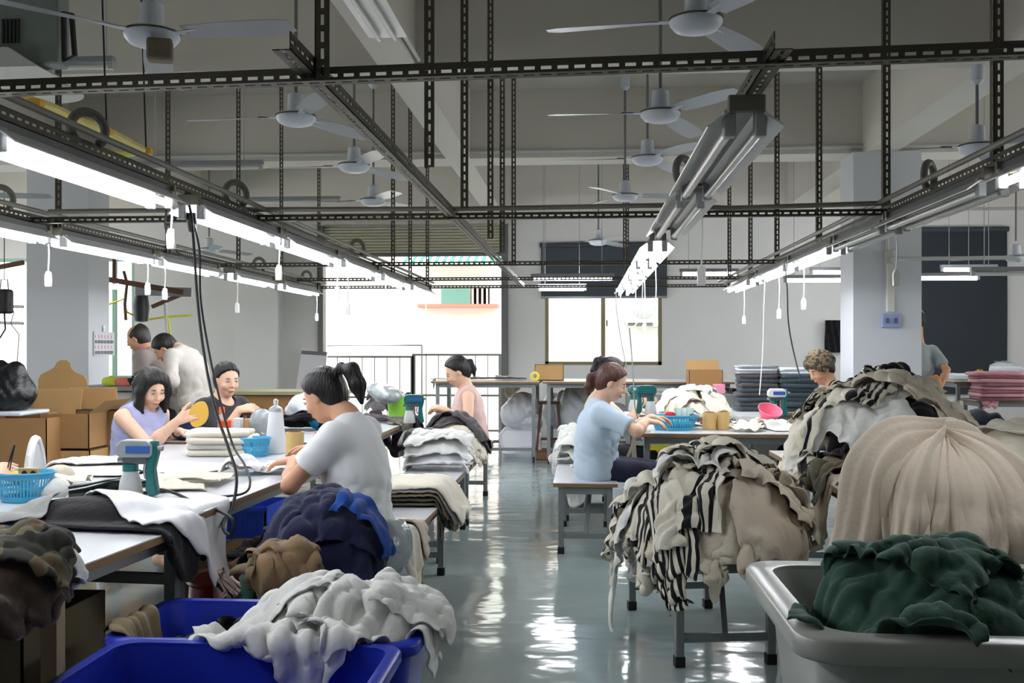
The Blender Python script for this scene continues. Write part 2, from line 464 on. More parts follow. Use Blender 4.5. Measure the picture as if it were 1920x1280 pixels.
mb = MB().lathe([(0.0, 0), (0.2, 0), (0.22, 0.02), (0.2, 0.03), (0, 0.03)], n=24, M=Matrix.Rotation(PI/2, 4, 'X') @ Matrix.Translation((-0.12, 0.28, 0)))
mb.build('fan_grille', mat('grille_grey', (150, 152, 150), 0.5), ac)
MB().box((-0.4, 0.05, -0.06), (0.4, 0.4, 0)).build('bracket', m_jamb, ac)

# railing just outside the door: two gate leaves
m_rail = mat('railing_grey', (120, 122, 120), 0.45, 0.5)
YG = 14.75
gx = lambda px: at_y(px, 652, YG).x
gz = lambda py, px=800: at_y(px, py, YG).z
def gate(px0, px1, ytop, nb, label):
    x0, x1, zt = gx(px0), gx(px1), gz(ytop)
    t = thing('railing_gate', label, 'railing', ((x0+x1)/2, YG, 0), group='railings in the doorway')
    hw = (x1-x0)/2
    for x in (-hw, hw): MB().box((x-0.025, -0.025, -0.02), (x+0.025, 0.025, zt)).build('post', m_rail, t)
    for z in (zt-0.015, zt-0.62, 0.12): MB().box((-hw, -0.015, z-0.015), (hw, 0.015, z+0.015)).build('rail', m_rail, t)
    for k in range(1, nb): x = -hw + 2*hw*k/nb; MB().tube([(x, 0, 0.12), (x, 0, zt)], 0.008, 6).build('baluster', m_rail, t)
    return t
gate(609, 773, 667, 7, 'grey metal railing gate leaf standing in the left half of the bright doorway')
gate(776, 938, 663, 7, 'grey metal railing gate leaf standing in the right half of the bright doorway')
hb = thing('handrail', 'thin grey pipe handrail taller than the railing gates in the doorway', 'handrail', (gx(700), YG-0.2, 0))
MB().tube([(gx(602)-gx(700), 0, -0.02), (gx(602)-gx(700), 0, gz(648)), (gx(795)-gx(700), 0, gz(647)), (gx(795)-gx(700), 0, -0.02)], 0.014, 8).build('pipe', m_rail, hb)

# ---------------------------------------------------------------- light
world = bpy.data.worlds.new('overcast_sky'); SC.world = world; world.use_nodes = True
bg = world.node_tree.nodes['Background']
bg.inputs['Color'].default_value = (0.98, 0.99, 1.0, 1); bg.inputs['Strength'].default_value = 4.6
def portal(name, loc, rot, sx, sy):
    l = bpy.data.lights.new(name, 'AREA'); l.shape = 'RECTANGLE'; l.size = sx; l.size_y = sy
    l.cycles.is_portal = True
    o = bpy.data.objects.new(name, l); COL.objects.link(o); o.location = loc; o.rotation_euler = rot
portal('portal_door', ((DX0+DX1)/2, YF+0.15, DZ/2), (-PI/2, 0, 0), DX1-DX0, DZ)
portal('portal_window', ((WX0+WX1)/2, YF+0.15, (WZ0+WZ1)/2), (-PI/2, 0, 0), WX1-WX0, WZ1-WZ0)
portal('portal_window', ((LX0+LX1)/2, YF+0.15, (LZ0+LZ1)/2), (-PI/2, 0, 0), LX1-LX0, LZ1-LZ0)
for a, b, c, d in SIDEW: portal('portal_side', (XL-0.15, (a+b)/2, (c+d)/2), (0, -PI/2, 0), d-c, b-a)
for a, b, c, d in RSIDE: portal('portal_side', (XR+0.15, (a+b)/2, (c+d)/2), (0, PI/2, 0), d-c, b-a)
sun = bpy.data.lights.new('sun', 'SUN'); sun.energy = 1.2; sun.angle = 0.02; sun.color = (1.0, 0.96, 0.9)
so = bpy.data.objects.new('sun', sun); COL.objects.link(so); so.rotation_euler = (math.radians(32), 0, math.radians(18))
SC.view_settings.view_transform = 'Standard'; SC.view_settings.look = 'None'
SC.view_settings.exposure = 0.55; SC.view_settings.gamma = 1.0; SC.view_settings.use_curve_mapping = False
SC.cycles.max_bounces = 7; SC.cycles.diffuse_bounces = 4; SC.cycles.glossy_bounces = 3
SC.cycles.transmission_bounces = 6; SC.cycles.transparent_max_bounces = 12
SC.cycles.caustics_reflective = False; SC.cycles.caustics_refractive = False
SC.cycles.sample_clamp_indirect = 4.0
SC.cycles.use_denoising = True
try: SC.cycles.denoiser = 'OPENIMAGEDENOISE'
except Exception: pass

# ================================================================ HANGING FRAME OF SLOTTED ANGLE + LIGHTS
m_ang = mat('slotted_steel', (92, 88, 78), 0.5, 0.55, var=0.15, scale=14)
def flange(mb, p, q, dirv, nrm, w=0.038, th=0.0025, pitch=0.042, slot=0.027, sw=0.0088):
    """a thin strip from p to q, width w along dirv, with a row of real slots"""
    p, q, dirv, nrm = Vector(p), Vector(q), Vector(dirv).normalized(), Vector(nrm).normalized()
    L = (q - p).length; ax = (q - p) / L; n = max(1, int(L / pitch)); pit = L / n
    s0 = (pit - slot) / 2; a, b = w*0.52 - sw/2, w*0.52 + sw/2
    P = lambda t, u, k: p + ax*t + dirv*u + nrm*(th*k)
    vs, fs = [], []
    def quad(pts): o = len(vs); vs.extend(pts); fs.append((o, o+1, o+2, o+3))
    for k in (0, 1):
        quad([P(0,0,k), P(L,0,k), P(L,a,k), P(0,a,k)])
        quad([P(0,b,k), P(L,b,k), P(L,w,k), P(0,w,k)])
        for i in range(n + 1):
            t0 = 0 if i == 0 else (i-1)*pit + s0 + slot
            t1 = L if i == n else i*pit + s0
            quad([P(t0,a,k), P(t1,a,k), P(t1,b,k), P(t0,b,k)])
    quad([P(0,w,0), P(L,w,0), P(L,w,1), P(0,w,1)]); quad([P(0,0,0), P(L,0,0), P(L,0,1), P(0,0,1)])
    for i in range(n):
        t0 = i*pit + s0; t1 = t0 + slot
        quad([P(t0,a,0), P(t1,a,0), P(t1,a,1), P(t0,a,1)]); quad([P(t0,b,0), P(t1,b,0), P(t1,b,1), P(t0,b,1)])
    mb.add(vs, fs)
def angle_bar(name, p, q, d1, d2, parent, w=0.038):
    mb = MB(); flange(mb, p, q, d1, d2, w); flange(mb, p, q, d2, d1, w)
    o = mb.build(name, m_ang, None, smooth=0)
    o.parent = parent
    return o
ZR = CAMZ + 0.68                       # height of the frame
ROWX = {'A': -3.02, 'B': -1.76, 'D': -0.68, 'E': 0.44, 'G': 1.56}
DC = [2.5, 5.25, 8.2, 11.3]            # distance of the cross bars
fr = thing('hanging_rack', 'hanging rack of dark slotted steel angle bars carrying the lights above the tables', 'frame')
def yx(d, x): return (d + x*ST) / CT     # room y of a point at camera distance d and room x
# cross bars
for k, d in enumerate(DC):
    xa = -3.1 if k else -2.6
    xb = 1.62 if k else 3.0
    p0, p1 = Vector((xa, yx(d, 0), ZR)), Vector((xb, yx(d, 0), ZR))
    if k == 0:
        p0.z = at_d(0, 165, 2.5).z; p1.z = p0.z + 0.06; p0.y += 0.05; p1.y -= 0.08
    angle_bar('cross_bar', p0, p1, (0, 0, 1), (0, -1, 0), fr, 0.046 if k == 0 else 0.038)
    if k == 3: angle_bar('cross_bar', p0 + Vector((0, -1.0, 0.02)), p1 + Vector((0, -1.0, 0.02)), (0, 0, 1), (0, -1, 0), fr)
for key, x in ROWX.items():
    ya = {'A': 3.4, 'B': 2.3, 'D': 2.27, 'E': 2.35, 'G': 2.3}[key]
    angle_bar('long_rail', (x, ya, ZR+0.012), (x, 11.45, ZR+0.012), (-1 if x < 0 else 1, 0, 0), (0, 0, 1), fr, 0.044)
def hanger(x, d, top=ZC, zb=None):
    y = yx(d, x)
    angle_bar('hanger', (x, y, zb if zb is not None else ZR), (x, y, top), (1, 0, 0), (0, 1, 0), fr)
hz = [('A', 5.7), ('A', 7.2), ('A', 8.67), ('A', 9.9), ('A', 11.3), ('D', 2.52), ('D', 3.75), ('D', 4.85), ('D', 6.2), ('D', 7.1), ('D', 8.25),
      ('G', 3.85), ('G', 5.27), ('G', 6.78), ('G', 8.26), ('G', 9.58), ('G', 10.97), ('B', 9.1), ('B', 10.0), ('E', 10.6), ('E', 11.25), ('B', 11.1)]
for key, d in hz:
    y = yx(d, ROWX[key]); top = ZC
    for a, b in ((6.85, 7.15), (10.2, 10.62)):
        if a - 0.05 < y < b + 0.05: top = 3.3
    hanger(ROWX[key] + {'D': 0.08 if d < 9 else 0, 'G': 0.02}.get(key, 0) * (1 if d > 2.6 else 0), d, top)

m_cdt = mat('conduit_dull', (128, 126, 118), 0.5)
for lb, pts in (('grey conduit pipe lying along the second cross bar of the hanging frame', [(-2.9, yx(5.2, 0), ZR+0.06), (-1.75, yx(5.2, 0), ZR+0.06), (-0.6, yx(5.22, 0), ZR+0.055), (0.4, yx(5.2, 0), ZR+0.06), (0.75, yx(5.15, 0), ZR+0.035), (1.55, yx(5.2, 0), ZR+0.06)]),
                ('grey conduit pipe lying along the rail over the white shirted sewer', [(-1.70, 2.6, ZR+0.065), (-1.70, 6.0, ZR+0.06), (-1.72, 11.3, ZR+0.065)]),
                ('grey conduit pipe lying along the leftmost rail of the frame', [(-2.96, 3.6, ZR+0.065), (-2.95, 7.0, ZR+0.06), (-2.97, 11.3, ZR+0.065)]),
                ('grey conduit pipe lying along the rail above the right pile', [(1.51, 2.5, ZR+0.065), (1.50, 6.0, ZR+0.06), (1.51, 11.3, ZR+0.065)])):
    tag(MB().tube(pts, 0.013, 8).build('hanging_conduit', m_cdt), lb, 'pipe')
# ---------------------------------------------------------------- twin tube fittings
m_house = mat('fitting_grey', (150, 152, 156), 0.4, 0.5, var=0.05)
m_refl = mat('reflector_white', (222, 224, 224), 0.3, 0.2)
m_tubeon = emit_mat('tube_lit', (247, 250, 255), 34.0)
m_tubeoff = mat('tube_unlit', (214, 216, 212), 0.18, 0.0, spec=0.7)
m_hold = mat('lamp_holder', (170, 172, 172), 0.35)
m_cordw = mat('white_cord', (226, 226, 222), 0.5)
def fitting(x, d0, d1, lit, label, cord=None, group='twin tube lights on the frame', zoff=0.0, wide=False):
    y0, y1 = yx(d0, x), yx(d1, x); L = y1 - y0; ym = (y0 + y1)/2
    z = ZR - 0.03 + zoff
    t = thing('hanging_tube_light', label, 'light', (x, ym, z), group=group)
    h = L/2
    MB().prism([(-0.028, 0.03), (0.028, 0.03), (0.04, 0), (-0.04, 0)], -h, h, 'y').build('housing', m_house, t)
    mb = MB()
    for s in (-1, 1):
        mb.prism([(s*0.03, -0.0), (s*0.036, 0.004), (s*0.105, -0.045), (s*0.103, -0.049)], -h+0.01, h-0.01, 'y')
    mb.build('reflector', m_refl, t)
    for s in (-1, 1):
        MB().tube([(s*0.042, -h+0.05, -0.052), (s*0.042, h-0.05, -0.052)], 0.0145, 12).build('tube', m_tubeon if lit else m_tubeoff, t)
        for e in (-1, 1):
            hb_ = MB().box((s*0.042-0.017, e*(h-0.035)-0.018, -0.072), (s*0.042+0.017, e*(h-0.035)+0.018, 0.002)).build('lamp_holder', m_hold, t, bevel=0.005)
    for e in (-1, 1): MB().box((-0.05, e*h-0.012, -0.012), (0.05, e*h+0.012, 0.035)).build('end_cap', mat('end_cap_warm', (122, 118, 106), 0.5, 0.3), t, bevel=0.004)
    if cord:
        cy, ln = cord
        c = MB().tube([(0.05, cy, -0.03), (0.055, cy, -0.03-ln*0.5), (0.05, cy, -0.03-ln)], 0.0042, 6).build('cord', m_cordw, t)
        prof = [(-0.016, 0), (0.016, 0), (0.019, 0.03), (0.016, 0.075), (0.009, 0.085), (-0.009, 0.085), (-0.018, 0.06)]
        MB().prism([(0.05+a, -0.03-ln-0.08+b) for a, b in prof], cy-0.011, cy+0.011, 'y').build('rocker_switch', mat('switch_white', (236, 236, 232), 0.35), c, bevel=0.003)
    return t
ORD = ['nearest', 'second', 'third', 'fourth', 'fifth', 'sixth']
def row(key, spans, what, extra):
    for k, (a, b, lit) in enumerate(spans):
        fitting(ROWX[key], a, b, lit, '%s twin tube light, %s from the camera in the %s' % ('lit' if lit else 'unlit', ORD[k], what), extra.get(k))
row('B', [(2.9, 4.18, 1), (4.45, 5.65, 1), (5.75, 6.97, 1), (7.1, 8.35, 1), (8.5, 9.7, 1), (9.95, 11.2, 1)], 'row above the white shirted sewer',
    {0: (0.6, 0.13), 1: (0.55, 0.16), 2: (0.56, 0.2), 3: (-0.5, 0.3), 4: (-0.5, 0.32), 5: (0.2, 0.3)})
row('A', [(4.35, 5.57, 1), (5.68, 6.92, 1), (7.0, 8.15, 1), (8.5, 9.6, 1), (9.9, 11.2, 1)], 'leftmost row near the left column',
    {0: (0.58, 0.2), 1: (0.5, 0.18), 2: (-0.5, 0.2), 3: (-0.5, 0.24), 4: (0.55, 0.24)})
row('E', [(2.7, 3.95, 0), (4.1, 5.4, 0), (5.95, 7.15, 1), (7.3, 8.5, 1), (8.6, 9.8, 1), (9.9, 11.1, 1)], 'centre row over the table edge',
    {1: (-0.58, 0.28), 2: (0.3, 0.4), 3: (0.2, 0.42), 4: (0.3, 0.45)})
row('G', [(2.45, 3.66, 1), (3.78, 5.0, 0), (5.05, 6.05, 0), (6.15, 7.4, 1), (7.5, 8.8, 1), (9.2, 10.5, 1)], 'row above the tall striped pile',
    {0: (0.55, 0.12), 2: (-0.4, 0.22), 3: (0.55, 0.26), 4: (0.1, 0.3), 5: (0.2, 0.3)})
fitting(ROWX['B'], 1.45, 2.75, 1, 'lit twin tube light at the left edge whose end holder just shows')
fitting(ROWX['A'], 3.05, 4.28, 1, 'lit twin tube light off the left edge in the leftmost row')  # out of view, added to brighten the heap in the near bin
# lights across the far end
def across(px0, px1, py, d, lit, label):
    a, b = at_d(px0, py, d), at_d(px1, py, d); c = (a+b)/2; L = (b-a).length
    t = thing('hanging_tube_light', label, 'light', (c.x, c.y, c.z), 0, group='lights across the far end')
    MB().box((-L/2, -0.03, 0.02), (L/2, 0.03, 0.06)).build('housing', m_house, t, bevel=0.004)
    MB().tube([(-L/2+0.03, 0, -0.005), (L/2-0.03, 0, -0.005)], 0.02, 10).build('tube', m_tubeon if lit else m_tubeoff, t)
    for e in (-1, 1): MB().box((e*(L/2-0.02)-0.015, -0.02, -0.025), (e*(L/2-0.02)+0.015, 0.02, 0.03)).build('lamp_holder', m_hold, t)
    for e in (-0.35, 0.35): MB().tube([(e*L, 0, 0.06), (e*L, 0, (3.3 if 10.15 < c.y < 10.66 or 6.8 < c.y < 7.2 else ZC)-c.z)], 0.004, 6).build('suspension_wire', m_hold, t)
    return t
across(995, 1152, 522, 11.9, 1, 'lit tube light running across in front of the half lowered blind, upper of two')
across(1008, 1100, 541, 12.2, 1, 'lit tube light just under the other one in front of the half lowered blind')
across(1275, 1385, 513, 11.9, 1, 'lit tube light running across right of the bright window')
across(1470, 1600, 525, 11.6, 1, 'lit tube light running across just left of the right column, lower of two')
across(1520, 1640, 510, 12.4, 1, 'lit tube light behind the lower one at the right column')
across(1765, 1868, 505, 12.2, 1, 'lit tube light in front of the charcoal blind, upper of two')
across(1700, 1835, 521, 11.6, 1, 'lit tube light in front of the charcoal blind, lower of two')
across(1822, 1990, 512, 9.3, 0, 'unlit tube light at the right edge crossing the charcoal blind')
# unlit battens on the ceiling beams
across(112, 216, 124, 6.7, 0, 'unlit tube light on the near cross beam above the yellow wrapped pipe')
across(252, 496, 314, 9.2, 0, 'unlit tube light below the farther cross beam at upper left')
across(400, 640, 378, 12.5, 0, 'unlit tube light high on the far wall left of the shutter hood')
# big trough light beside the long beam overhead
a, b = at_d(640, -40, 5.0), at_d(705, 78, 5.9)
t = thing('ceiling_light', 'white unlit trough light fixed beside the long ceiling beam at the top edge', 'light', (a.x-0.0, (a.y+b.y)/2, 3.28))
hh = 0.75
MB().prism([(-0.12, 0), (0.12, 0), (0.08, 0.06), (-0.08, 0.06)], -hh, hh, 'y').build('trough', m_refl, t)
for s in (-0.05, 0.05): MB().tube([(s, -hh+0.03, -0.02), (s, hh-0.03, -0.02)], 0.014, 10).build('tube', m_tubeoff, t)

# flexible conduit loops standing on the rails
m_loop = mat('conduit_grey', (120, 120, 110), 0.6, bump=0.3, bscale=200)
def loop(px, py, key, R, label):
    x = ROWX[key]; c = at_x(px, py, x)
    mb = MB().torus((0, 0, 0), R, R*0.27, Matrix.Rotation(0.9, 4, 'Z'), n=22, m=8, a0=-0.9, a1=PI+0.9)
    o = mb.build('conduit_loop', m_loop, loc=(c.x, c.y, ZR+0.05+R*0.75)); tag(o, label, 'conduit', 'grey conduit loops on the rails')
for px, py, key, R, lb in ((165, 265, 'B', 0.062, 'grey flexible conduit loop above the nearest lit tube at upper left'),
                       (442, 382, 'B', 0.062, 'grey flexible conduit loop above the second lit tube of the sewer row'),
                       (670, 466, 'B', 0.062, 'grey flexible conduit loop on the rail in front of the shutter'),
                       (2, 378, 'A', 0.06, 'grey flexible conduit loop at the left edge on the leftmost row'),
                       (486, 494, 'A', 0.06, 'grey flexible conduit loop on the leftmost row beside the far pilaster'),
                       (575, 525, 'A', 0.06, 'grey flexible conduit loop nearest the shutter jamb on the leftmost row'),
                       (1282, 228, 'E', 0.062, 'grey flexible conduit loop beside the nearest unlit light of the centre row'),
                       (1742, 330, 'G', 0.062, 'grey flexible conduit loop above the unlit light at right')):
    loop(px, py, key, R, lb)

# ---------------------------------------------------------------- ceiling fans
m_fanw = mat('fan_white', (206, 212, 222), 0.4, var=0.05)
m_fanb = mat('fan_blade', (160, 166, 172), 0.35, 0.5, var=0.15, scale=4)
m_fand = mat('fan_band', (70, 72, 50), 0.5)
m_rod = mat('fan_rod', (120, 124, 124), 0.4, 0.5)
def fan_proto():
    t = thing('ceiling_fan', 'white ceiling fan', 'ceiling fan')
    MB().lathe([(0, -0.055), (0.06, -0.053), (0.10, -0.04), (0.122, -0.015), (0.125, 0.0), (0.11, 0.022), (0.05, 0.034), (0, 0.036)], n=28).build('motor_housing', m_fanw, t)
    MB().lathe([(0.1245, 0.004), (0.127, 0.004), (0.127, 0.011), (0.1225, 0.011)], n=28).build('band', m_fand, t)
    MB().lathe([(0, 0.03), (0.055, 0.03), (0.05, 0.14), (0.03, 0.15), (0, 0.15)], n=20).build('canopy_cup', m_fanw, t)
    MB().tube([(0, 0, 0.13), (0, 0, 1.02)], 0.011, 10).build('rod', m_rod, t)
    MB().lathe([(0, 1.16), (0.05, 1.16), (0.045, 1.06), (0.015, 1.03), (0, 1.03)], n=16).build('ceiling_cup', m_fanw, t)
    for k in range(3):
        M = Matrix.Rotation(2*PI*k/3, 4, 'Z')
        bl_ = MB(); n = 10; vs = []; fs = []
        for i in range(n+1):
            u = i/n; r = 0.17 + 0.53*u; w = 0.05 + 0.018*math.sin(u*PI*0.8); tw = 0.20 - 0.08*u
            tip = 1 if u < 0.96 else 0.75
            for s in (-1, 1):
                for kz in (0, 1):
                    vs.append(M @ Vector((r, s*w*tip, -s*w*tw*1.2 - 0.012*u + 0.0025*kz)))
        for i in range(n):
            q = i*4
            fs += [(q, q+4, q+6, q+2), (q+1, q+3, q+7, q+5), (q, q+1, q+5, q+4), (q+2, q+6, q+7, q+3)]
        fs += [(0, 2, 3, 1), (4*n, 4*n+1, 4*n+3, 4*n+2)]
        bl_.add(vs, fs); b = bl_.build('blade', m_fanb, t)
        mb = MB().bar(M @ Vector((0.1, 0, 0.0)), M @ Vector((0.24, 0, 0.004)), 0.045, 0.004)
        mb.build('blade_iron', m_fanw, b)
    return t
fans = [(285, 66, 4.55, -0.17, 'largest ceiling fan at top left with a brown clamp block under its hub', 4.0),
        (1305, 40, 4.65, 0.96, 'big ceiling fan at the top edge above the near cross bar, right of centre', 4.0),
        (555, 220, 6.25, 1.05, 'ceiling fan left of the diagonal looking rail, below the near cross bar', 4.0),
        (1238, 213, 6.2, 1.13, 'ceiling fan right beside the end plate of the unlit centre light', 4.0),
        (664, 311, 7.95, 1.05, 'ceiling fan seen behind the middle rail, with one blade raised towards the rail', 4.0),
        (1214, 297, 7.9, 1.05, 'ceiling fan below the farther beam line, beside the unlit centre light', 4.0),
        (700, 376, 9.7, 1.05, 'small ceiling fan above the shutter hood, left of the middle rail', 4.0),
        (1172, 367, 9.75, 0.05, 'small ceiling fan on a long rod left of the centre light row', 4.0),
        (1122, 452, 12.6, 1.00, 'tiny far ceiling fan in front of the half lowered blind', 4.0),
        (1832, 275, 6.9, 1.00, 'pale blue ceiling fan at right hanging from the right long beam', 3.3),
        (392, 468, 12.8, 1.05, 'far ceiling fan low at left between the two lit rows', 4.0),
        (-60, 366, 8.3, 0.05, 'ceiling fan at the left edge showing one blade over the leftmost row', 4.0),
        (1905, 482, 11.6, 0.60, 'far ceiling fan at the right edge above the charcoal blind', 4.0)]
f0 = fan_proto()
for k, (px, py, d, a, lb, top) in enumerate(fans):
    p = at_d(px, py, d)
    o = f0 if k == 0 else dup(f0)
    o.location = p; o.rotation_euler = (0.0, 0.0, a); o['label'] = lb; o['group'] = 'ceiling fans'
    zt = top
    for a_, b_ in ((6.8, 7.2), (10.15, 10.66)):
        if a_ < p.y < b_: zt = 3.3
    if -1.45 < p.x < -1.15 or -5.78 < p.x < -5.42: zt = 3.3
    sc = (zt - p.z)/1.16
    for ch in o.children:
        if ch.name.startswith(('rod',)): ch.scale = (1, 1, (zt - p.z - 0.1)/1.02)
        if ch.name.startswith('ceiling_cup'): ch.location = (0, 0, zt - p.z - 1.16)
p = at_d(300, 95, 4.45)
tag(MB().box((-0.055, -0.04, -0.05), (0.055, 0.04, 0.05)).build('clamp_block', mat('clamp_brown', (110, 100, 84), 0.7, var=0.2, scale=20), loc=p, bevel=0.012, rotz=0.3), 'small brown grey block under the hub of the largest ceiling fan', 'block')

# ---------------------------------------------------------------- top left air conditioner, speaker, wrapped pipe
p = at_d(60, 60, 4.6)
ac2 = thing('wall_air_conditioner', 'grey green air conditioner cabinet with white underside at the top left corner', 'air conditioner', (p.x, p.y, p.z))
MB().box((-0.6, 0.0, -0.15), (0.125, 0.10, 0.5)).build('cabinet', mat('ac_green', (120, 130, 124), 0.55, var=0.08), ac2, bevel=0.01)
MB().prism([(-0.6, -0.175), (0.06, -0.175), (-0.08, -0.085), (-0.6, -0.085)], -0.06, 0.2, 'y').build('drip_tray', mat('ac_white', (206, 208, 204), 0.5), ac2)
mb = MB()
for k in range(5): mb.box((-0.14+0.018*k, -0.012, -0.05), (-0.13+0.018*k, 0.0, 0.06))
mb.build('vent_grille', mat('ac_dark', (50, 54, 52), 0.6), ac2)
fr_ = mat('black_bracket', (22, 22, 22), 0.5)
MB().tube([(0.145, 0.0, 0.08), (0.20, -0.02, 0.07), (0.215, -0.02, -0.12), (0.155, 0, -0.135), (0.15, 0, 0.08), (0.16, 0, 0.08)], 0.013, 6).build('hanging_bracket', fr_, ac2)
p = at_d(60, 172, 6.0)
sp = MB().lathe([(0, -0.02), (0.24, -0.015), (0.29, 0.0), (0.27, 0.02), (0, 0.03)], n=32).build('ceiling_speaker', mat('speaker_white', (214, 214, 210), 0.5), loc=p)
tag(sp, 'round white ceiling fixture at left edge just under the near cross bar', 'ceiling fixture')
MB().tube([(0, 0, 0.02), (0, 0, 3.98-p.z)], 0.012, 8).build('rod', m_rod, sp)
m_yel = mat('yellow_wrap', (222, 206, 130), 0.45, var=0.15, scale=10, bump=0.5, bscale=35)
pts = [at_d(20, 178, 4.8), at_d(95, 203, 5.0), at_d(150, 230, 5.2), at_d(200, 248, 5.4), at_d(240, 270, 5.55), at_d(274, 284, 5.7)]
pr = thing('wrapped_pipe', 'sagging pipe wrapped in pale yellow plastic hanging at upper left', 'pipe', pts[2])
loc = pts[2]
MB().tube([q-loc for q in pts], 0.03, 10, rf=[0.026, 0.03, 0.034, 0.033, 0.034, 0.02]).build('wrapped_tube', m_yel, pr)
MB().tube([pts[5]-loc, at_d(235, 289, 5.6)-loc, at_d(185, 289, 5.5)-loc, at_d(140, 296, 5.4)-loc], 0.018, 8).build('trailing_end', mat('yellow_green', (212, 214, 120), 0.5), pr)
for q in (pts[0]+Vector((0.1, 0.05, -0.03)), pts[3], pts[5]):
    MB().lathe([(0, -0.02), (0.036, -0.018), (0.04, 0), (0.036, 0.018), (0, 0.02)], c=q-loc, n=10).build('tape_band', mat('orange_tape', (214, 160, 40), 0.5), pr)
for px, q in ((196, pts[3]), (264, pts[5])):
    top = at_d(px, 168, (q - Vector((0,0,CAMZ))).length*0.97); MB().tube([q-loc, Vector((q.x-0.05, q.y, ZC))-loc], 0.005, 6).build('hanging_wire', fr_, pr)

# ================================================================ CLOTH: sheets that are let fall over what is already there
class HF:
    """height field of everything a falling garment can land on"""
    def __init__(s, x0, x1, y0, y1, res=0.015, z=0.0):
        s.x0, s.y0, s.res = x0, y0, res
        s.nx, s.ny = int((x1-x0)/res)+1, int((y1-y0)/res)+1
        s.H = np.full((s.ny, s.nx), z, np.float32)
        s.X, s.Y = np.meshgrid(x0+np.arange(s.nx)*res, y0+np.arange(s.ny)*res)
    def rect(s, x0, x1, y0, y1, z):
        m = (s.X >= x0) & (s.X <= x1) & (s.Y >= y0) & (s.Y <= y1); s.H[m] = np.maximum(s.H[m], z); return s
    def obj(s, o, off=0.0):
        """rotated box: (cx, cy, hx, hy, rot, z)"""
        cx, cy, hx, hy, rot, z = o
        c, q = math.cos(rot), math.sin(rot)
        dx, dy = s.X-cx, s.Y-cy
        m = (np.abs(dx*c+dy*q) <= hx) & (np.abs(-dx*q+dy*c) <= hy); s.H[m] = np.maximum(s.H[m], z); return s
    def dome(s, cx, cy, rx, ry, z0, h, p=2.0, rot=0.0):
        c, q = math.cos(rot), math.sin(rot)
        dx, dy = s.X-cx, s.Y-cy
        u = ((dx*c+dy*q)/rx)**2 + ((-dx*q+dy*c)/ry)**2
        z = z0 + h*np.sqrt(np.clip(1-u**(p/2), 0, 1)); m = u < 1
        s.H[m] = np.maximum(s.H[m], z[m]); return s
    def at(s, x, y):
        fx_ = np.clip((x-s.x0)/s.res, 0, s.nx-1.001); fy_ = np.clip((y-s.y0)/s.res, 0, s.ny-1.001)
        i, j = fx_.astype(int), fy_.astype(int); a, b = fx_-i, fy_-j
        H = s.H
        return (H[j, i]*(1-a)*(1-b) + H[j, i+1]*a*(1-b) + H[j+1, i]*(1-a)*b + H[j+1, i+1]*a*b)
    def splat(s, P, th):
        x, y, z = P[:, 0], P[:, 1], P[:, 2]+th
        i = np.round((x-s.x0)/s.res).astype(int); j = np.round((y-s.y0)/s.res).astype(int)
        k = (i >= 0) & (i < s.nx) & (j >= 0) & (j < s.ny)
        np.maximum.at(s.H, (j[k], i[k]), z[k].astype(np.float32))
def lumps(hf, x0, x1, y0, y1, zmin, amp, seed, f=5.0):
    m = (hf.X > x0) & (hf.X < x1) & (hf.Y > y0) & (hf.Y < y1) & (hf.H > zmin)
    n = fbm(hf.X, hf.Y, seed, 3, f); hf.H[m] += (amp*(np.abs(n)*1.6-0.5))[m].astype(np.float32)
def fbm(u, v, seed, octaves=3, f=1.0):
    r = np.random.default_rng(seed); out = np.zeros_like(u, dtype=float); a = 1.0
    for o in range(octaves):
        for k in range(3):
            th = r.uniform(0, 2*PI); ph = r.uniform(0, 2*PI); ff = f*(1.9**o)*r.uniform(0.7, 1.3)
            out += a*np.sin(ff*(u*math.cos(th)+v*math.sin(th))*2*PI+ph)/3
        a *= 0.5
    return out
def shape_mask(shape, U, V, W, H):
    if shape == 'sweater':          # body with two sleeves spread sideways
        return (np.abs(U) <= 0.26) | (V > H/2 - 0.19)
    if shape == 'pants':
        return (V > H/2-0.28) | (np.abs(U) > 0.02)
    if shape == 'oval':
        return (U/(W/2))**2 + (V/(H/2))**2 <= 1.0
    return np.ones_like(U, bool)
SHAPES = {'sweater': (1.24, 0.62), 'sheet': (0.62, 0.66), 'pants': (0.44, 0.98), 'oval': (0.6, 0.6)}
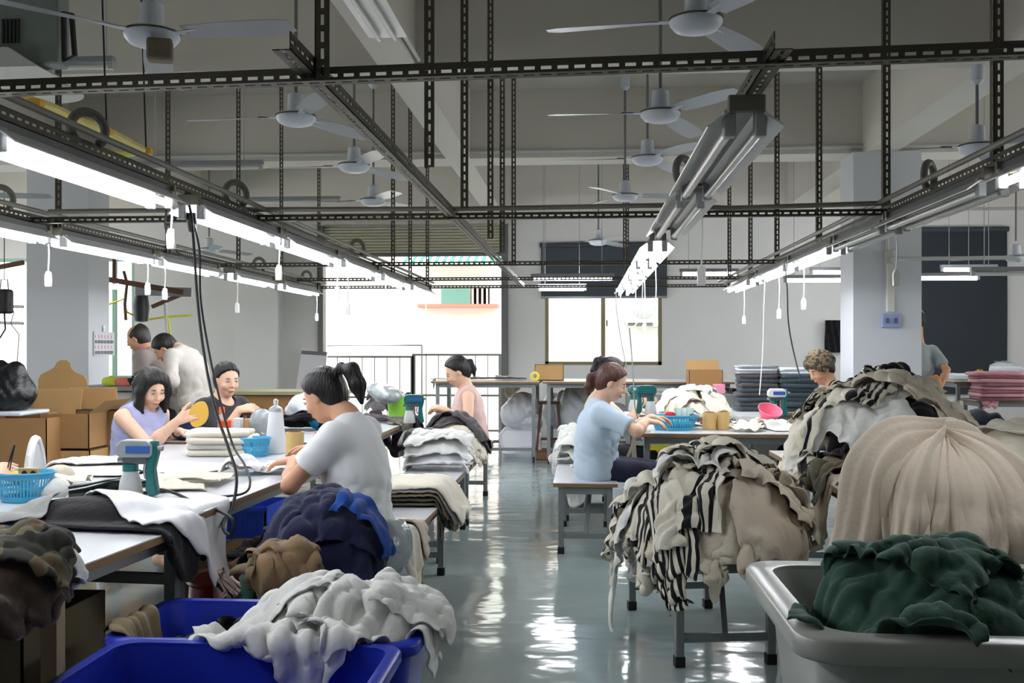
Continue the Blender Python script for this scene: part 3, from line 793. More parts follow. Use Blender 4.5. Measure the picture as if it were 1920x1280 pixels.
def relax(P, M, s, hf, steps, th, iters=4, bend=0.25, grav=0.006, fric=0.25, damp=0.90, pin=None, walls=None, pinP=None):
    Q = P.copy(); d1 = s; d2 = s*math.sqrt(2)
    Mf = M.astype(np.float32)
    def con(A, B, a, b, L, k):
        D = B-A; l = np.sqrt((D*D).sum(-1))+1e-9
        c = (0.5*k*(1-L/l)*a*b)[..., None]*D
        A += c; B -= c
    def run(L1, k1, kb):
        for ax in (0, 1):
            V = P if ax == 0 else P.transpose(1, 0, 2); W = Mf if ax == 0 else Mf.T
            for o in (0, 1):
                n = (V.shape[1]-o)//2*2
                con(V[:, o:o+n:2], V[:, o+1:o+n:2], W[:, o:o+n:2], W[:, o+1:o+n:2], d1, k1)
        for o in (0, 1):
            n = (P.shape[0]-o)//2*2; A = P[o:o+n:2]; B = P[o+1:o+n:2]; a = Mf[o:o+n:2]; b = Mf[o+1:o+n:2]
            con(A[:, :-1], B[:, 1:], a[:, :-1], b[:, 1:], d2, k1*0.6)
            con(A[:, 1:], B[:, :-1], a[:, 1:], b[:, :-1], d2, k1*0.6)
        if kb:
            for ax in (0, 1):
                V = P if ax == 0 else P.transpose(1, 0, 2); W = Mf if ax == 0 else Mf.T
                for o in range(4):
                    A = V[:, o::4]; B = V[:, o+2::4]; m = min(A.shape[1], B.shape[1])
                    con(A[:, :m], B[:, :m], W[:, o::4][:, :m], W[:, o+2::4][:, :m], 2*s, kb)
    for it in range(steps):
        vel = (P-Q)*damp; Q = P.copy(); P += vel; P[..., 2] -= grav
        sp = np.sqrt(((P-Q)**2).sum(-1)); lim = 0.03/np.maximum(sp, 0.03); P[:] = Q+(P-Q)*lim[..., None]
        for k in range(iters): run(s, 1.0, bend if k == iters-1 else 0)
        if walls is not None: walls(P)
        h = hf.at(P[..., 0], P[..., 1])+th
        hit = P[..., 2] < h
        P[..., 2] = np.where(hit, h, P[..., 2])
        f = hit[..., None]
        P[..., :2] = np.where(f, Q[..., :2]+(P[..., :2]-Q[..., :2])*fric, P[..., :2])
        if pin is not None: P[pin] = pinP[pin] if pinP is not None else Q[pin]
    return P
def normals(P):
    n = np.cross(np.gradient(P, axis=1), np.gradient(P, axis=0)); n /= np.linalg.norm(n, axis=-1, keepdims=True)+1e-9
    return n*np.where(n[..., 2:3].mean() < 0, -1.0, 1.0)
def grid_mesh(name, P, M, s, material, th, sub=1, parent=None, world=True):
    nv, nu = M.shape
    idx = -np.ones(M.shape, int); idx[M] = np.arange(M.sum())
    q = M[:-1, :-1] & M[:-1, 1:] & M[1:, 1:] & M[1:, :-1]
    J, I = np.nonzero(q)
    F = np.stack([idx[J, I], idx[J, I+1], idx[J+1, I+1], idx[J+1, I]], 1)
    pts = P[M]; used = np.zeros(len(pts), bool); used[F.ravel()] = True
    rem = np.cumsum(used)-1; pts = pts[used]; F = rem[F]
    c = np.array([pts[:, 0].mean(), pts[:, 1].mean(), pts[:, 2].min()])
    me = bpy.data.meshes.new(name)
    me.from_pydata((pts-c).tolist(), [], F.tolist())
    uv = me.uv_layers.new(name='UVMap')
    Uu, Vv = np.meshgrid(np.arange(nu)*s, np.arange(nv)*s)
    uvp = np.stack([Uu[M], Vv[M]], 1)[used]
    uv.data.foreach_set('uv', uvp[F.ravel()].astype(np.float32).ravel())
    me.materials.append(material); me.shade_smooth()
    o = bpy.data.objects.new(name, me); COL.objects.link(o)
    o.location = c.tolist()
    sd = o.modifiers.new('thickness', 'SOLIDIFY'); sd.thickness = th; sd.offset = 0.0
    if sub:
        sb = o.modifiers.new('smooth', 'SUBSURF'); sb.levels = sub; sb.render_levels = sub
    return o
def garment(name, label, cat, hf, cx, cy, z, material, shape='sweater', rot=0.0, crumple=0.6, s=0.022, steps=50, seed=1, th=0.006,
            group=None, size=None, bend=0.12, amp=1.0, grav=0.006, tilt=(0, 0), sub=1, walls=None, pins=None, splat=True, hfth=None, fric=0.15, lam=None, fdir=None):
    """let one garment fall from z over the point (cx, cy); crumple < 1 gathers it before it falls"""
    W, H = size or SHAPES[shape]
    nu, nv = int(W/s)+1, int(H/s)+1
    U, V = np.meshgrid((np.arange(nu)-(nu-1)/2)*s, (np.arange(nv)-(nv-1)/2)*s)
    M = shape_mask(shape, U, V, W, H)
    g = 1-crumple
    lam = lam or 0.135
    r_ = np.random.default_rng(seed)
    t1 = r_.uniform(-0.5, 0.5) if W < H else PI/2+r_.uniform(-0.5, 0.5)
    if fdir is not None: t1 = fdir
    t2 = t1+r_.uniform(0.3, 0.75)*r_.choice([-1, 1])
    w1, w2 = 0.08*fbm(U, V, seed+303, 2, 2.2), 0.08*fbm(U, V, seed+404, 2, 2.6)
    mk = np.clip(0.5+1.3*fbm(U, V, seed+505, 2, 2.2), 0, 1)
    rg = lambda t, w, l: np.abs(np.sin(PI*(U*math.cos(t)+V*math.sin(t)+w)/l))
    fold = mk*rg(t1, w1, lam)+(1-mk)*rg(t2, w2, lam*0.85)+0.22*rg(t1+0.6, w2*1.3, lam*0.4)
    mk2 = np.clip(0.75+0.7*fbm(U, V, seed+606, 2, 1.8), 0.15, 1.25)
    A = 0.72*lam*g*amp
    cp = 1/math.sqrt(1+0.5*(2*PI*0.5*g*amp)**2)
    fx_, fy_ = fbm(U, V, seed, 2, 2.4), fbm(U, V, seed+101, 2, 2.4)
    X = U*cp + 0.05*g*fx_
    Y = V*cp + 0.05*g*fy_
    Z = z + 0.03*g*fx_ + tilt[0]*X + tilt[1]*Y
    c, q = math.cos(rot), math.sin(rot)
    P = np.stack([cx+X*c-Y*q, cy+X*q+Y*c, Z], -1)
    if hf is not None:
        low = (P[..., 2]-hf.at(P[..., 0], P[..., 1])).min()
    pin = None
    if pins is not None: pin = pins(U, V)
    P = relax(P, M, s*cp, hf, steps, (hfth or th)*0.8, bend=bend, grav=grav, walls=walls, pin=pin, fric=fric)
    P += normals(P)*(A*fold*mk2+0.0*s)[..., None]
    o = grid_mesh(name, P, M, s, material, th, sub)
    if splat:
        mid = (P[:-1, :-1]+P[1:, 1:])/2
        hf.splat(P[M], th); hf.splat(mid[M[:-1, :-1] & M[1:, 1:]], th)
    return tag(o, label, cat, group)
def heap_core(name, label, cat, hf, material, x0, x1, y0, y1, zmin, s=0.02, amp=0.02, seed=3, lift=-0.012, kind='stuff'):
    """the uncountable inside of a heap: a crumpled skin just under the top garments"""
    nu, nv = int((x1-x0)/s)+1, int((y1-y0)/s)+1
    X, Y = np.meshgrid(x0+np.arange(nu)*s, y0+np.arange(nv)*s)
    h = hf.at(X, Y); M = h > zmin
    n = fbm(X, Y, seed, 4, 4.0); Z = h+lift+amp*(np.abs(n)-0.4)
    P = np.stack([X+0.01*fbm(X, Y, seed+5, 2, 6), Y+0.01*fbm(X, Y, seed+6, 2, 6), Z], -1)
    o = grid_mesh(name, P, M, s, material, 0.006, 1); tag(o, label, cat); o['kind'] = kind
    return o
# cloth colours
c_white = cloth_mat('knit_white', (226, 226, 222))
c_cream = cloth_mat('knit_cream', (226, 219, 202))
c_oat = cloth_mat('knit_oatmeal', (203, 193, 175))
c_beige = cloth_mat('knit_beige', (190, 177, 160), bump=0.25)
c_black = cloth_mat('knit_black', (22, 20, 24))
c_navy = cloth_mat('knit_navy', (26, 30, 58))
c_khaki = cloth_mat('knit_khaki', (120, 106, 80))
c_olive = cloth_mat('knit_olive', (88, 84, 64))
c_char = cloth_mat('knit_charcoal', (74, 70, 72))
c_plum = cloth_mat('knit_dark_plum', (60, 50, 56))
c_green = cloth_mat('knit_bottle_green', (44, 74, 62), var=0.2, bump=0.3)
c_strA = cloth_mat('knit_stripe_fine', (222, 216, 198), stripes=(0.034, [(0.0, 0.5)]))
c_strB = cloth_mat('knit_stripe_yoke', (222, 216, 200), stripes=(0.50, [(0.12, 0.165), (0.21, 0.255), (0.30, 0.345), (0.39, 0.46), (0.86, 0.92)]))
c_strC = cloth_mat('knit_stripe_wide', (214, 208, 192), stripes=(0.11, [(0.0, 0.42)]))
c_grey = cloth_mat('knit_grey', (140, 140, 138))
c_satin = cloth_mat('satin_white', (232, 232, 236), rough=0.45, bump=0.1)

# ================================================================ TABLES, BENCHES, BINS
m_top = mat('laminate_white', (214, 216, 220), 0.22, var=0.02, scale=3, spec=0.5)
m_edge = mat('edge_band_brown', (128, 100, 66), 0.5)
m_leg = mat('steel_leg_grey', (132, 136, 138), 0.4, 0.4, var=0.06, scale=6)
m_foot = mat('rubber_black', (24, 25, 27), 0.7)
TABLES = {}
def table(key, label, p, q, width, side, z=0.75, cat='table', name='work_table', group=None, legs=True, inset=0.07, lw=0.042, rung=0.16, longrung=False, brace=False, castor=False):
    """p, q = near and far end of one long edge (room x, y); the top spreads by width to side (-1 left, +1 right)"""
    p, q = Vector((p[0], p[1], 0)), Vector((q[0], q[1], 0))
    ax = (q-p); L = ax.length; rot = math.atan2(ax.y, ax.x)-PI/2
    n = Vector((math.cos(rot), math.sin(rot), 0))*side
    c = (p+q)/2+n*(width/2)
    t = thing(name, label, cat, (c.x, c.y, 0), rot, group)
    hw, hl = width/2, L/2
    tp = MB().box((-hw, -hl, z-0.004), (hw, hl, z)).build('tabletop' if cat == 'table' else 'seat_board', m_top, t, smooth=0)
    MB().box((-hw, -hl, z-0.027), (hw, hl, z-0.004)).build('edge_band', m_edge, tp, smooth=0)
    fz_ = z-0.027
    mb = MB()
    a, b = hw-inset, hl-inset
    for s_ in (-1, 1):
        mb.box((s_*a-0.016, -b, fz_-0.05), (s_*a+0.016, b, fz_)); mb.box((-a, s_*b-0.016, fz_-0.05), (a, s_*b+0.016, fz_))
    mb.build('frame', m_leg, t, smooth=0)
    f0_ = 0.07 if castor else 0.035
    for sx in (-1, 1):
        for sy in (-1, 1):
            lg = MB().box((sx*a-lw/2, sy*b-lw/2, f0_), (sx*a+lw/2, sy*b+lw/2, fz_)).build('leg', m_leg, t, bevel=0.003)
            if castor:
                MB().lathe([(0, -0.012), (0.035, -0.012), (0.035, 0.012), (0, 0.012)], n=16, M=Matrix.Translation((sx*a, sy*b, 0.035)) @ Matrix.Rotation(PI/2, 4, 'Y')).build('castor', m_foot, lg)
            else:
                MB().box((sx*a-lw/2-0.004, sy*b-lw/2-0.004, 0), (sx*a+lw/2+0.004, sy*b+lw/2+0.004, 0.045)).build('rubber_foot', m_foot, lg, bevel=0.003)
    for sy in (-1, 1):
        MB().box((-a, sy*b-0.014, rung-0.018), (a, sy*b+0.014, rung+0.018)).build('stretcher', m_leg, t, bevel=0.002)
        if brace: MB().bar((0, sy*b, rung), (a*0.25, sy*b*0.45, fz_), 0.024, 0.024).build('brace', m_leg, t)
    if longrung: MB().box((-0.014, -b, rung-0.018), (0.014, b, rung+0.018)).build('stretcher', m_leg, t)
    TABLES[key] = (c.x, c.y, hw, hl, rot, z)
    return t
def xy(px, py, z): v = at_z(px, py, z); return (v.x, v.y)
a, b = xy(84, 1085, 0.75), xy(289, 1008, 0.75)
k = (b[0]-a[0])/(b[1]-a[1])
ex = lambda y, p=a, kk=k: (p[0]+(y-p[1])*kk, y)
T1N, T1F = ex(1.9), ex(3.38)
table('T1', 'nearest white topped work table at left with the black garment over its corner', T1N, T1F, 1.25, -1, rung=0.56)
a2, b2 = xy(403, 951, 0.75), xy(598, 875, 0.75); k2 = (b2[0]-a2[0])/(b2[1]-a2[1])
T2N, T2F = ex(3.42, a2, k2), ex(5.98, a2, k2)
table('T2', 'white topped work table where the white shirted woman sews', T2N, T2F, 1.3, -1)
c3 = xy(785, 782, 0.75); c3n = xy(290, 827, 0.75); c3m = c3n[1]+0.62
table('T3', 'small white topped work table where the lavender woman rests her hand', (c3[0], c3n[1]), (c3[0], c3m), c3[0]-c3n[0], -1)
table('T4', 'white topped work table carrying the dark grey garments before the doorway', (c3[0], c3m+0.02), c3, 0.98, -1)
r1 = xy(1195, 812, 0.75)
table('R1', 'white topped work table carrying the blue basket and two brown cones', r1, (r1[0], r1[1]+2.4), 1.25, 1, rung=0.5)
rf = xy(1905, 972, 0.75)
table('RF', 'white topped work table at the right edge under the tied beige bundle', (1.08, rf[1]), (1.08, rf[1]+2.3), 1.25, 1)
def bench(key, label, p, q, w, side): return table(key, label, p, q, w, side, 0.47, 'bench', 'bench', None, True, 0.05, 0.036, 0.12, brace=True)
l0 = xy(806, 968, 0.47); bench('L0', 'white topped bench under the white shirted woman with folded cream knits at its end', (l0[0]-0.03, 3.5), (l0[0]+0.005, 5.93), 0.42, -1)
l1 = xy(838, 917, 0.47); bench('L1', 'white topped bench at left of the aisle carrying a clear plastic bag', l1, (l1[0], 7.42), 0.42, -1)
l2 = xy(889, 880, 0.47); l2f = at_z(889, 961, 0); bench('L2', 'white topped bench by the aisle under the white folded pile and dark trousers', (l2f.x+0.05, 7.5), (l2f.x+0.05, 9.1), 0.42, -1)
bench('R1b', 'white topped bench right of the aisle with a crumpled cloth on its end', xy(1037, 905, 0.47), (xy(1037, 905, 0.47)[0], xy(1037, 905, 0.47)[1]+1.1), 0.42, 1)
bench('R2b', 'white topped bench just behind the one with the white crumpled cloth', (-0.19, 7.75), (-0.19, 8.85), 0.42, 1)
bn, bf = at_z(1278, 1250, 0), at_z(1182, 1143, 0)
bench('BR', 'bench buried under the near black and white striped pile', (bn.x-0.05, bn.y-0.05), (bf.x-0.05, bf.y+0.05), 0.5, 1)
# big cutting tables on castors at the far end
def pxz(px, py, z): v = at_z(px, py, z); return v
ca = at_d(808, 714, 11.7); cb = at_d(1012, 714, 11.7)
table('C1', 'tall grey edged cutting table on castors before the doorway', (ca.x, 11.6), (ca.x, 12.7), cb.x-ca.x, 1, 0.96, name='cutting_table', castor=True, longrung=True)
ca2 = at_d(1018, 714, 11.7); cb2 = at_d(1372, 714, 11.7)
table('C2', 'tall cutting table on castors under the bright window', (ca2.x, 11.6), (ca2.x, 12.7), cb2.x-ca2.x, 1, 0.96, name='cutting_table', castor=True, longrung=True)
cd = at_d(1758, 712, 12.2)
table('C3', 'work table in front of the charcoal blind beyond the right column', (cd.x, 12.0), (cd.x, 13.1), 1.5, 1, 0.96, name='work_table')
ce = at_z(1828, 750, 0.75)
table('C4', 'work table at the right edge under the pink packed stacks', (ce.x, ce.y-0.05), (ce.x, ce.y+0.55), 1.6, 1, 0.75, name='work_table')
cg = at_d(1376, 706, 10.1)
table('C5', 'grey side table before the right wall under the folded dark stacks', (cg.x-0.05, 9.9), (cg.x-0.05, 10.7), 0.95, 1, 0.72, name='work_table')

# ---------------------------------------------------------------- bins and crates
m_blue = mat('plastic_blue', (34, 52, 168), 0.32, var=0.05, scale=3, spec=0.4)
def tub(name, label, cat, x0, x1, y0, y1, z0, z1, m, wall=0.006, rim=0.03, taper=0.05, rimh=0.035, rc=0.06, castors=True, rot=0.0, group=None, extra=None):
    cx, cy = (x0+x1)/2, (y0+y1)/2; hx, hy = (x1-x0)/2, (y1-y0)/2
    t = thing(name, label, cat, (cx, cy, 0), rot, group)
    def loopp(ex_, z, n=6):
        pts = []
        for qx, qy, a0 in ((1, 1, 0), (-1, 1, PI/2), (-1, -1, PI), (1, -1, 1.5*PI)):
            for i in range(n+1):
                a_ = a0+PI/2*i/n
                pts.append((qx*(hx+ex_-rc)+rc*math.cos(a_), qy*(hy+ex_-rc)+rc*math.sin(a_), z))
        return pts
    def skin(loops, close_first=False, close_last=False):
        mb = MB(); n = len(loops[0]); vs = [p for l in loops for p in l]; fs = []
        for i in range(len(loops)-1):
            for k_ in range(n): k2_ = (k_+1) % n; fs.append((i*n+k_, i*n+k2_, (i+1)*n+k2_, (i+1)*n+k_))
        if close_first: fs.append(tuple(range(n))[::-1])
        if close_last: fs.append(tuple((len(loops)-1)*n+k_ for k_ in range(n)))
        return mb.add(vs, fs)
    zc = (0.10 if castors else 0.0)+z0
    e = -rim
    skin([loopp(e-taper, zc), loopp(e-0.002, z1-rimh), loopp(e, z1-0.001), loopp(e-wall, z1-0.001), loopp(e-taper-wall, zc+wall)], True, True).build('body', m, t, smooth=40)
    skin([loopp(e+0.001, z1-rimh+0.004), loopp(-0.004, z1-rimh), loopp(0, z1-rimh+0.006), loopp(0, z1-0.008), loopp(-0.006, z1), loopp(e-wall-0.001, z1), loopp(e-wall-0.001, z1-0.012)]).build('rim', m, t, smooth=50)
    if castors:
        for sx in (-1, 1):
            for sy in (-1, 1):
                w_ = MB().lathe([(0, -0.014), (0.04, -0.014), (0.042, 0), (0.04, 0.014), (0, 0.014)], n=16, M=Matrix.Translation((sx*(hx-0.12-taper), sy*(hy-0.12), 0.042)) @ Matrix.Rotation(PI/2, 4, 'Y'))
                w_.box((sx*(hx-0.12-taper)-0.02, sy*(hy-0.12)-0.02, 0.05), (sx*(hx-0.12-taper)+0.02, sy*(hy-0.12)+0.02, zc)).build('castor', m_foot, t)
    return t
v = at_z(760, 1207, 0.56); vl = at_z(200, 1207, 0.56)
B2 = (vl.x, v.x, v.y-0.62, v.y)
tub('blue_bin', 'empty dark blue plastic bin nearest at the bottom edge', 'bin', B2[0], B2[1], B2[2], B2[3], 0.0, 0.56, m_blue, rim=0.028)
v1 = at_z(802, 1128, 0.55); v1l = at_z(272, 1138, 0.55)
B1 = (v.x-0.86, v.x+0.03, v.y+0.012, v1.y)
tub('blue_bin', 'blue plastic bin behind holding the white knit heap', 'bin', B1[0], B1[1], B1[2], B1[3], 0.0, 0.55, m_blue, rim=0.028)
m_tubg = mat('plastic_grey_bin', (150, 152, 146), 0.28, var=0.05, scale=2, spec=0.5)
g0, g1 = at_z(1337, 1048, 0.70), at_z(1540, 1196, 0.70)
GB = (0.48, 1.55, g1.y-0.02, g0.y)
tub('grey_bin', 'big grey plastic bin at bottom right holding the dark green velvet', 'bin', GB[0], GB[1], GB[2], GB[3], 0.0, 0.70, m_tubg, rim=0.06, taper=0.06, rimh=0.055, rc=0.1)
# blue crates under the second table
m_crate = mat('crate_blue', (44, 84, 214), 0.4, var=0.05)
def crate(px0, px1, pyt, pyb, d, label):
    p0, p1 = at_d(px0, pyb, d), at_d(px1, pyb, d); zt = at_d(px0, pyt, d).z; zb_ = max(0.0, p0.z)
    w = (p1-p0).length; h = zt-zb_
    t = thing('crate', label, 'crate', ((p0.x+p1.x)/2, (p0.y+p1.y)/2+0.2, zb_), 0, group='blue crates under the table')
    mb = MB()
    for lo, hi in (((-w/2, -0.2, 0), (w/2, 0.2, 0.01)), ((-w/2, -0.2, 0), (w/2, -0.19, h)), ((-w/2, 0.19, 0), (w/2, 0.2, h)), ((-w/2, -0.2, 0), (-w/2+0.01, 0.2, h)), ((w/2-0.01, -0.2, 0), (w/2, 0.2, h))): mb.box(lo, hi)
    mb.build('body', m_crate, t, smooth=0)
    mb = MB()
    for lo, hi in (((-w/2-0.012, -0.212, h-0.02), (w/2+0.012, -0.2, h+0.008)), ((-w/2-0.012, 0.2, h-0.02), (w/2+0.012, 0.212, h+0.008)), ((-w/2-0.012, -0.2, h-0.02), (-w/2, 0.2, h+0.008)), ((w/2, -0.2, h-0.02), (w/2+0.012, 0.2, h+0.008))): mb.box(lo, hi)
    mb.build('rim', m_crate, t, smooth=0)
    mb = MB()
    for i in range(9): x = -w/2+w*(i+0.5)/9; mb.box((x-0.004, -0.206, 0.02), (x+0.004, -0.199, h-0.025))
    mb.build('rib', m_crate, t, smooth=0)
    return t
cz = at_z(380, 1056, 0.0)
dcr = (652-1056)*-1; dcr = FPX*CAMZ/(1056-652)
crate(381, 505, 1020, 1056, dcr, 'blue crate on the floor under the table beside the sewer, lower of two')
crate(381, 500, 952, 1013, dcr+0.01, 'blue crate stacked above the other under the table beside the sewer')


# ================================================================ PEOPLE: one continuous skin each, from a blended distance field
class Field:
    def __init__(s, lo, hi, res):
        s.lo = np.array(lo, float); s.res = res
        s.n = np.ceil((np.array(hi)-s.lo)/res).astype(int)+1
        s.V = np.full(tuple(s.n), 0.5, np.float32)
    def _win(s, lo, hi):
        a = np.clip(np.floor((np.array(lo)-s.lo)/s.res).astype(int), 0, s.n-1)
        b = np.clip(np.ceil((np.array(hi)-s.lo)/s.res).astype(int)+1, 1, s.n)
        if (b <= a).any(): return None
        g = [s.lo[i]+np.arange(a[i], b[i])*s.res for i in range(3)]
        sl = tuple(slice(a[i], b[i]) for i in range(3))
        return sl, g[0][:, None, None].astype(np.float32), g[1][None, :, None].astype(np.float32), g[2][None, None, :].astype(np.float32)
    def _mix(s, sl, d, k, op):
        V = s.V[sl]
        if op == 'add':
            if k > 0:
                h = np.maximum(k-np.abs(V-d), 0)/k; V[...] = np.minimum(V, d)-h*h*k*0.25
            else: np.minimum(V, d, out=V)
        else:
            d = -d
            if k > 0:
                h = np.maximum(k-np.abs(V-d), 0)/k; V[...] = np.maximum(V, d)+h*h*k*0.25
            else: np.maximum(V, d, out=V)
    def cone(s, a, b, ra, rb, k=0.02, op='add'):
        a, b = np.array(a, float), np.array(b, float); m = max(ra, rb)+k+0.03
        w = s._win(np.minimum(a, b)-m, np.maximum(a, b)+m)
        if w is None: return s
        sl, X, Y, Z = w; d = b-a; L2 = float(d@d)+1e-12
        t = np.clip(((X-a[0])*d[0]+(Y-a[1])*d[1]+(Z-a[2])*d[2])/L2, 0, 1)
        D = np.sqrt((X-a[0]-t*d[0])**2+(Y-a[1]-t*d[1])**2+(Z-a[2]-t*d[2])**2)-(ra+(rb-ra)*t)
        s._mix(sl, D, k, op); return s
    def chain(s, pts, rs, k=0.02, op='add'):
        for i in range(len(pts)-1): s.cone(pts[i], pts[i+1], rs[i], rs[i+1], k, op)
        return s
    def ell(s, c, ax, r, k=0.02, op='add'):
        c = np.array(c, float); A = np.array([list(v) for v in ax], float); r = np.array(r, float); m = r.max()+k+0.03
        w = s._win(c-m, c+m)
        if w is None: return s
        sl, X, Y, Z = w; X, Y, Z = X-c[0], Y-c[1], Z-c[2]
        q = [(X*A[i, 0]+Y*A[i, 1]+Z*A[i, 2])/r[i] for i in range(3)]
        k0 = np.sqrt(q[0]**2+q[1]**2+q[2]**2); k1 = np.sqrt((q[0]/r[0])**2+(q[1]/r[1])**2+(q[2]/r[2])**2)+1e-9
        s._mix(sl, k0*(k0-1)/k1, k, op); return s
    def plane(s, p, n, k=0.0, box=None):
        """keep the side where (x - p).n < 0, everywhere or within a box"""
        w = s._win(s.lo, s.lo+s.n*s.res) if box is None else s._win(*box)
        sl, X, Y, Z = w; n = np.array(n, float); n /= np.linalg.norm(n)
        s._mix(sl, -((X-p[0])*n[0]+(Y-p[1])*n[1]+(Z-p[2])*n[2]), k, 'cut'); return s
    def noise(s, f, amp, band=0.05):
        m = np.abs(s.V) < band; I = np.nonzero(m)
        P = [s.lo[i]+I[i]*s.res for i in range(3)]
        s.V[m] += (amp*f(*P)).astype(np.float32); return s
    def mesh(s):
        V = s.V; V[0], V[-1] = 0.5, 0.5; V[:, 0], V[:, -1] = 0.5, 0.5; V[:, :, 0], V[:, :, -1] = 0.5, 0.5
        S = V < 0; n = V.shape
        c = np.zeros((n[0]-1, n[1]-1, n[2]-1), np.int8)
        for i in (0, 1):
            for j in (0, 1):
                for k in (0, 1): c += S[i:n[0]-1+i, j:n[1]-1+j, k:n[2]-1+k]
        act = (c > 0) & (c < 8); I, J, K = np.nonzero(act)
        idx = np.full(act.shape, -1, np.int64); idx[act] = np.arange(len(I))
        cor = {(i, j, k): V[I+i, J+j, K+k] for i in (0, 1) for j in (0, 1) for k in (0, 1)}
        acc = np.zeros((len(I), 3)); cnt = np.zeros(len(I))
        for a in cor:
            for ax in range(3):
                if a[ax]: continue
                b = list(a); b[ax] = 1; b = tuple(b)
                va, vb = cor[a], cor[b]; x = (va < 0) != (vb < 0)
                t = np.where(x, va/(va-vb+1e-12), 0)
                p = np.stack([np.full(len(I), a[0], float), np.full(len(I), a[1], float), np.full(len(I), a[2], float)], 1); p[:, ax] = t
                acc += np.where(x[:, None], p, 0); cnt += x
        P = (acc/np.maximum(cnt, 1)[:, None]+np.stack([I, J, K], 1))*s.res+s.lo
        F = []
        for ax in range(3):
            sl0 = [slice(None)]*3; sl1 = [slice(None)]*3; sl0[ax] = slice(0, -1); sl1[ax] = slice(1, None)
            e = S[tuple(sl0)] != S[tuple(sl1)]; E = np.nonzero(e); E = [x.copy() for x in E]
            o = [x for x in range(3) if x != ax]
            ok = (E[o[0]] > 0) & (E[o[1]] > 0) & (E[o[0]] < n[o[0]]-1) & (E[o[1]] < n[o[1]]-1)
            E = [x[ok] for x in E]; inside = S[E[0], E[1], E[2]]
            def cell(da, db):
                q = [E[0].copy(), E[1].copy(), E[2].copy()]; q[o[0]] -= da; q[o[1]] -= db
                return idx[q[0], q[1], q[2]]
            Q = np.stack([cell(1, 1), cell(0, 1), cell(0, 0), cell(1, 0)], 1)
            fl = inside if ax != 1 else ~inside
            Q = np.where(fl[:, None], Q, Q[:, ::-1]); F.append(Q)
        return P, np.concatenate(F)
    def obj(s, name, material, parent=None, smooth_it=1):
        P, Fc = s.mesh()
        for _ in range(smooth_it):          # one light relaxation takes the voxel steps out
            A = np.zeros_like(P); n = np.zeros(len(P))
            for i in range(4):
                a, b = Fc[:, i], Fc[:, (i+1) % 4]
                for c_ in range(3):
                    A[:, c_] += np.bincount(a, P[b, c_], len(P))+np.bincount(b, P[a, c_], len(P))
                n += np.bincount(a, minlength=len(P))+np.bincount(b, minlength=len(P))
            P = P*0.5+0.5*A/np.maximum(n, 1)[:, None]
        L = np.array(parent.location) if parent is not None else np.zeros(3)
        me = bpy.data.meshes.new(name)
        me.vertices.add(len(P)); me.vertices.foreach_set('co', (P-L).astype(np.float32).ravel())
        me.loops.add(len(Fc)*4); me.loops.foreach_set('vertex_index', Fc.astype(np.int32).ravel())
        me.polygons.add(len(Fc)); me.polygons.foreach_set('loop_start', np.arange(0, len(Fc)*4, 4, dtype=np.int32))
        me.update(calc_edges=True); me.validate()
        me.materials.append(material); me.shade_smooth()
        o = bpy.data.objects.new(name, me); COL.objects.link(o)
        if parent is not None: o.parent = parent
        return o
def npv(v): return np.array([v[0], v[1], v[2]], float)
def unit(v): v = np.array(v, float); return v/(np.linalg.norm(v)+1e-12)
def rotv(v, ax, a):
    v, ax = np.array(v, float), unit(ax); return v*math.cos(a)+np.cross(ax, v)*math.sin(a)+ax*(ax@v)*(1-math.cos(a))
m_skin = mat('skin_light', (226, 184, 158), 0.5, var=0.05, scale=6, spec=0.35)
m_skin2 = mat('skin_tan', (206, 156, 126), 0.5, var=0.06, scale=6, spec=0.35)
m_lip = mat('lip', (168, 88, 80), 0.4)
m_eyew = mat('eye_white', (226, 220, 214), 0.25)
m_iris = mat('iris_dark', (24, 16, 14), 0.15)
m_brow = mat('brow_dark', (34, 26, 24), 0.7)
m_hairb = mat('hair_black', (19, 15, 16), 0.45, var=0.3, scale=40, spec=0.35, bump=0.9, bscale=110, stretch=(1, 1, 0.12))
m_hairr = mat('hair_brown', (78, 46, 36), 0.42, var=0.35, scale=40, spec=0.4, bump=0.9, bscale=110, stretch=(1, 1, 0.12))
m_hairg = mat('hair_dark_grey', (46, 40, 38), 0.5, var=0.3, scale=40)
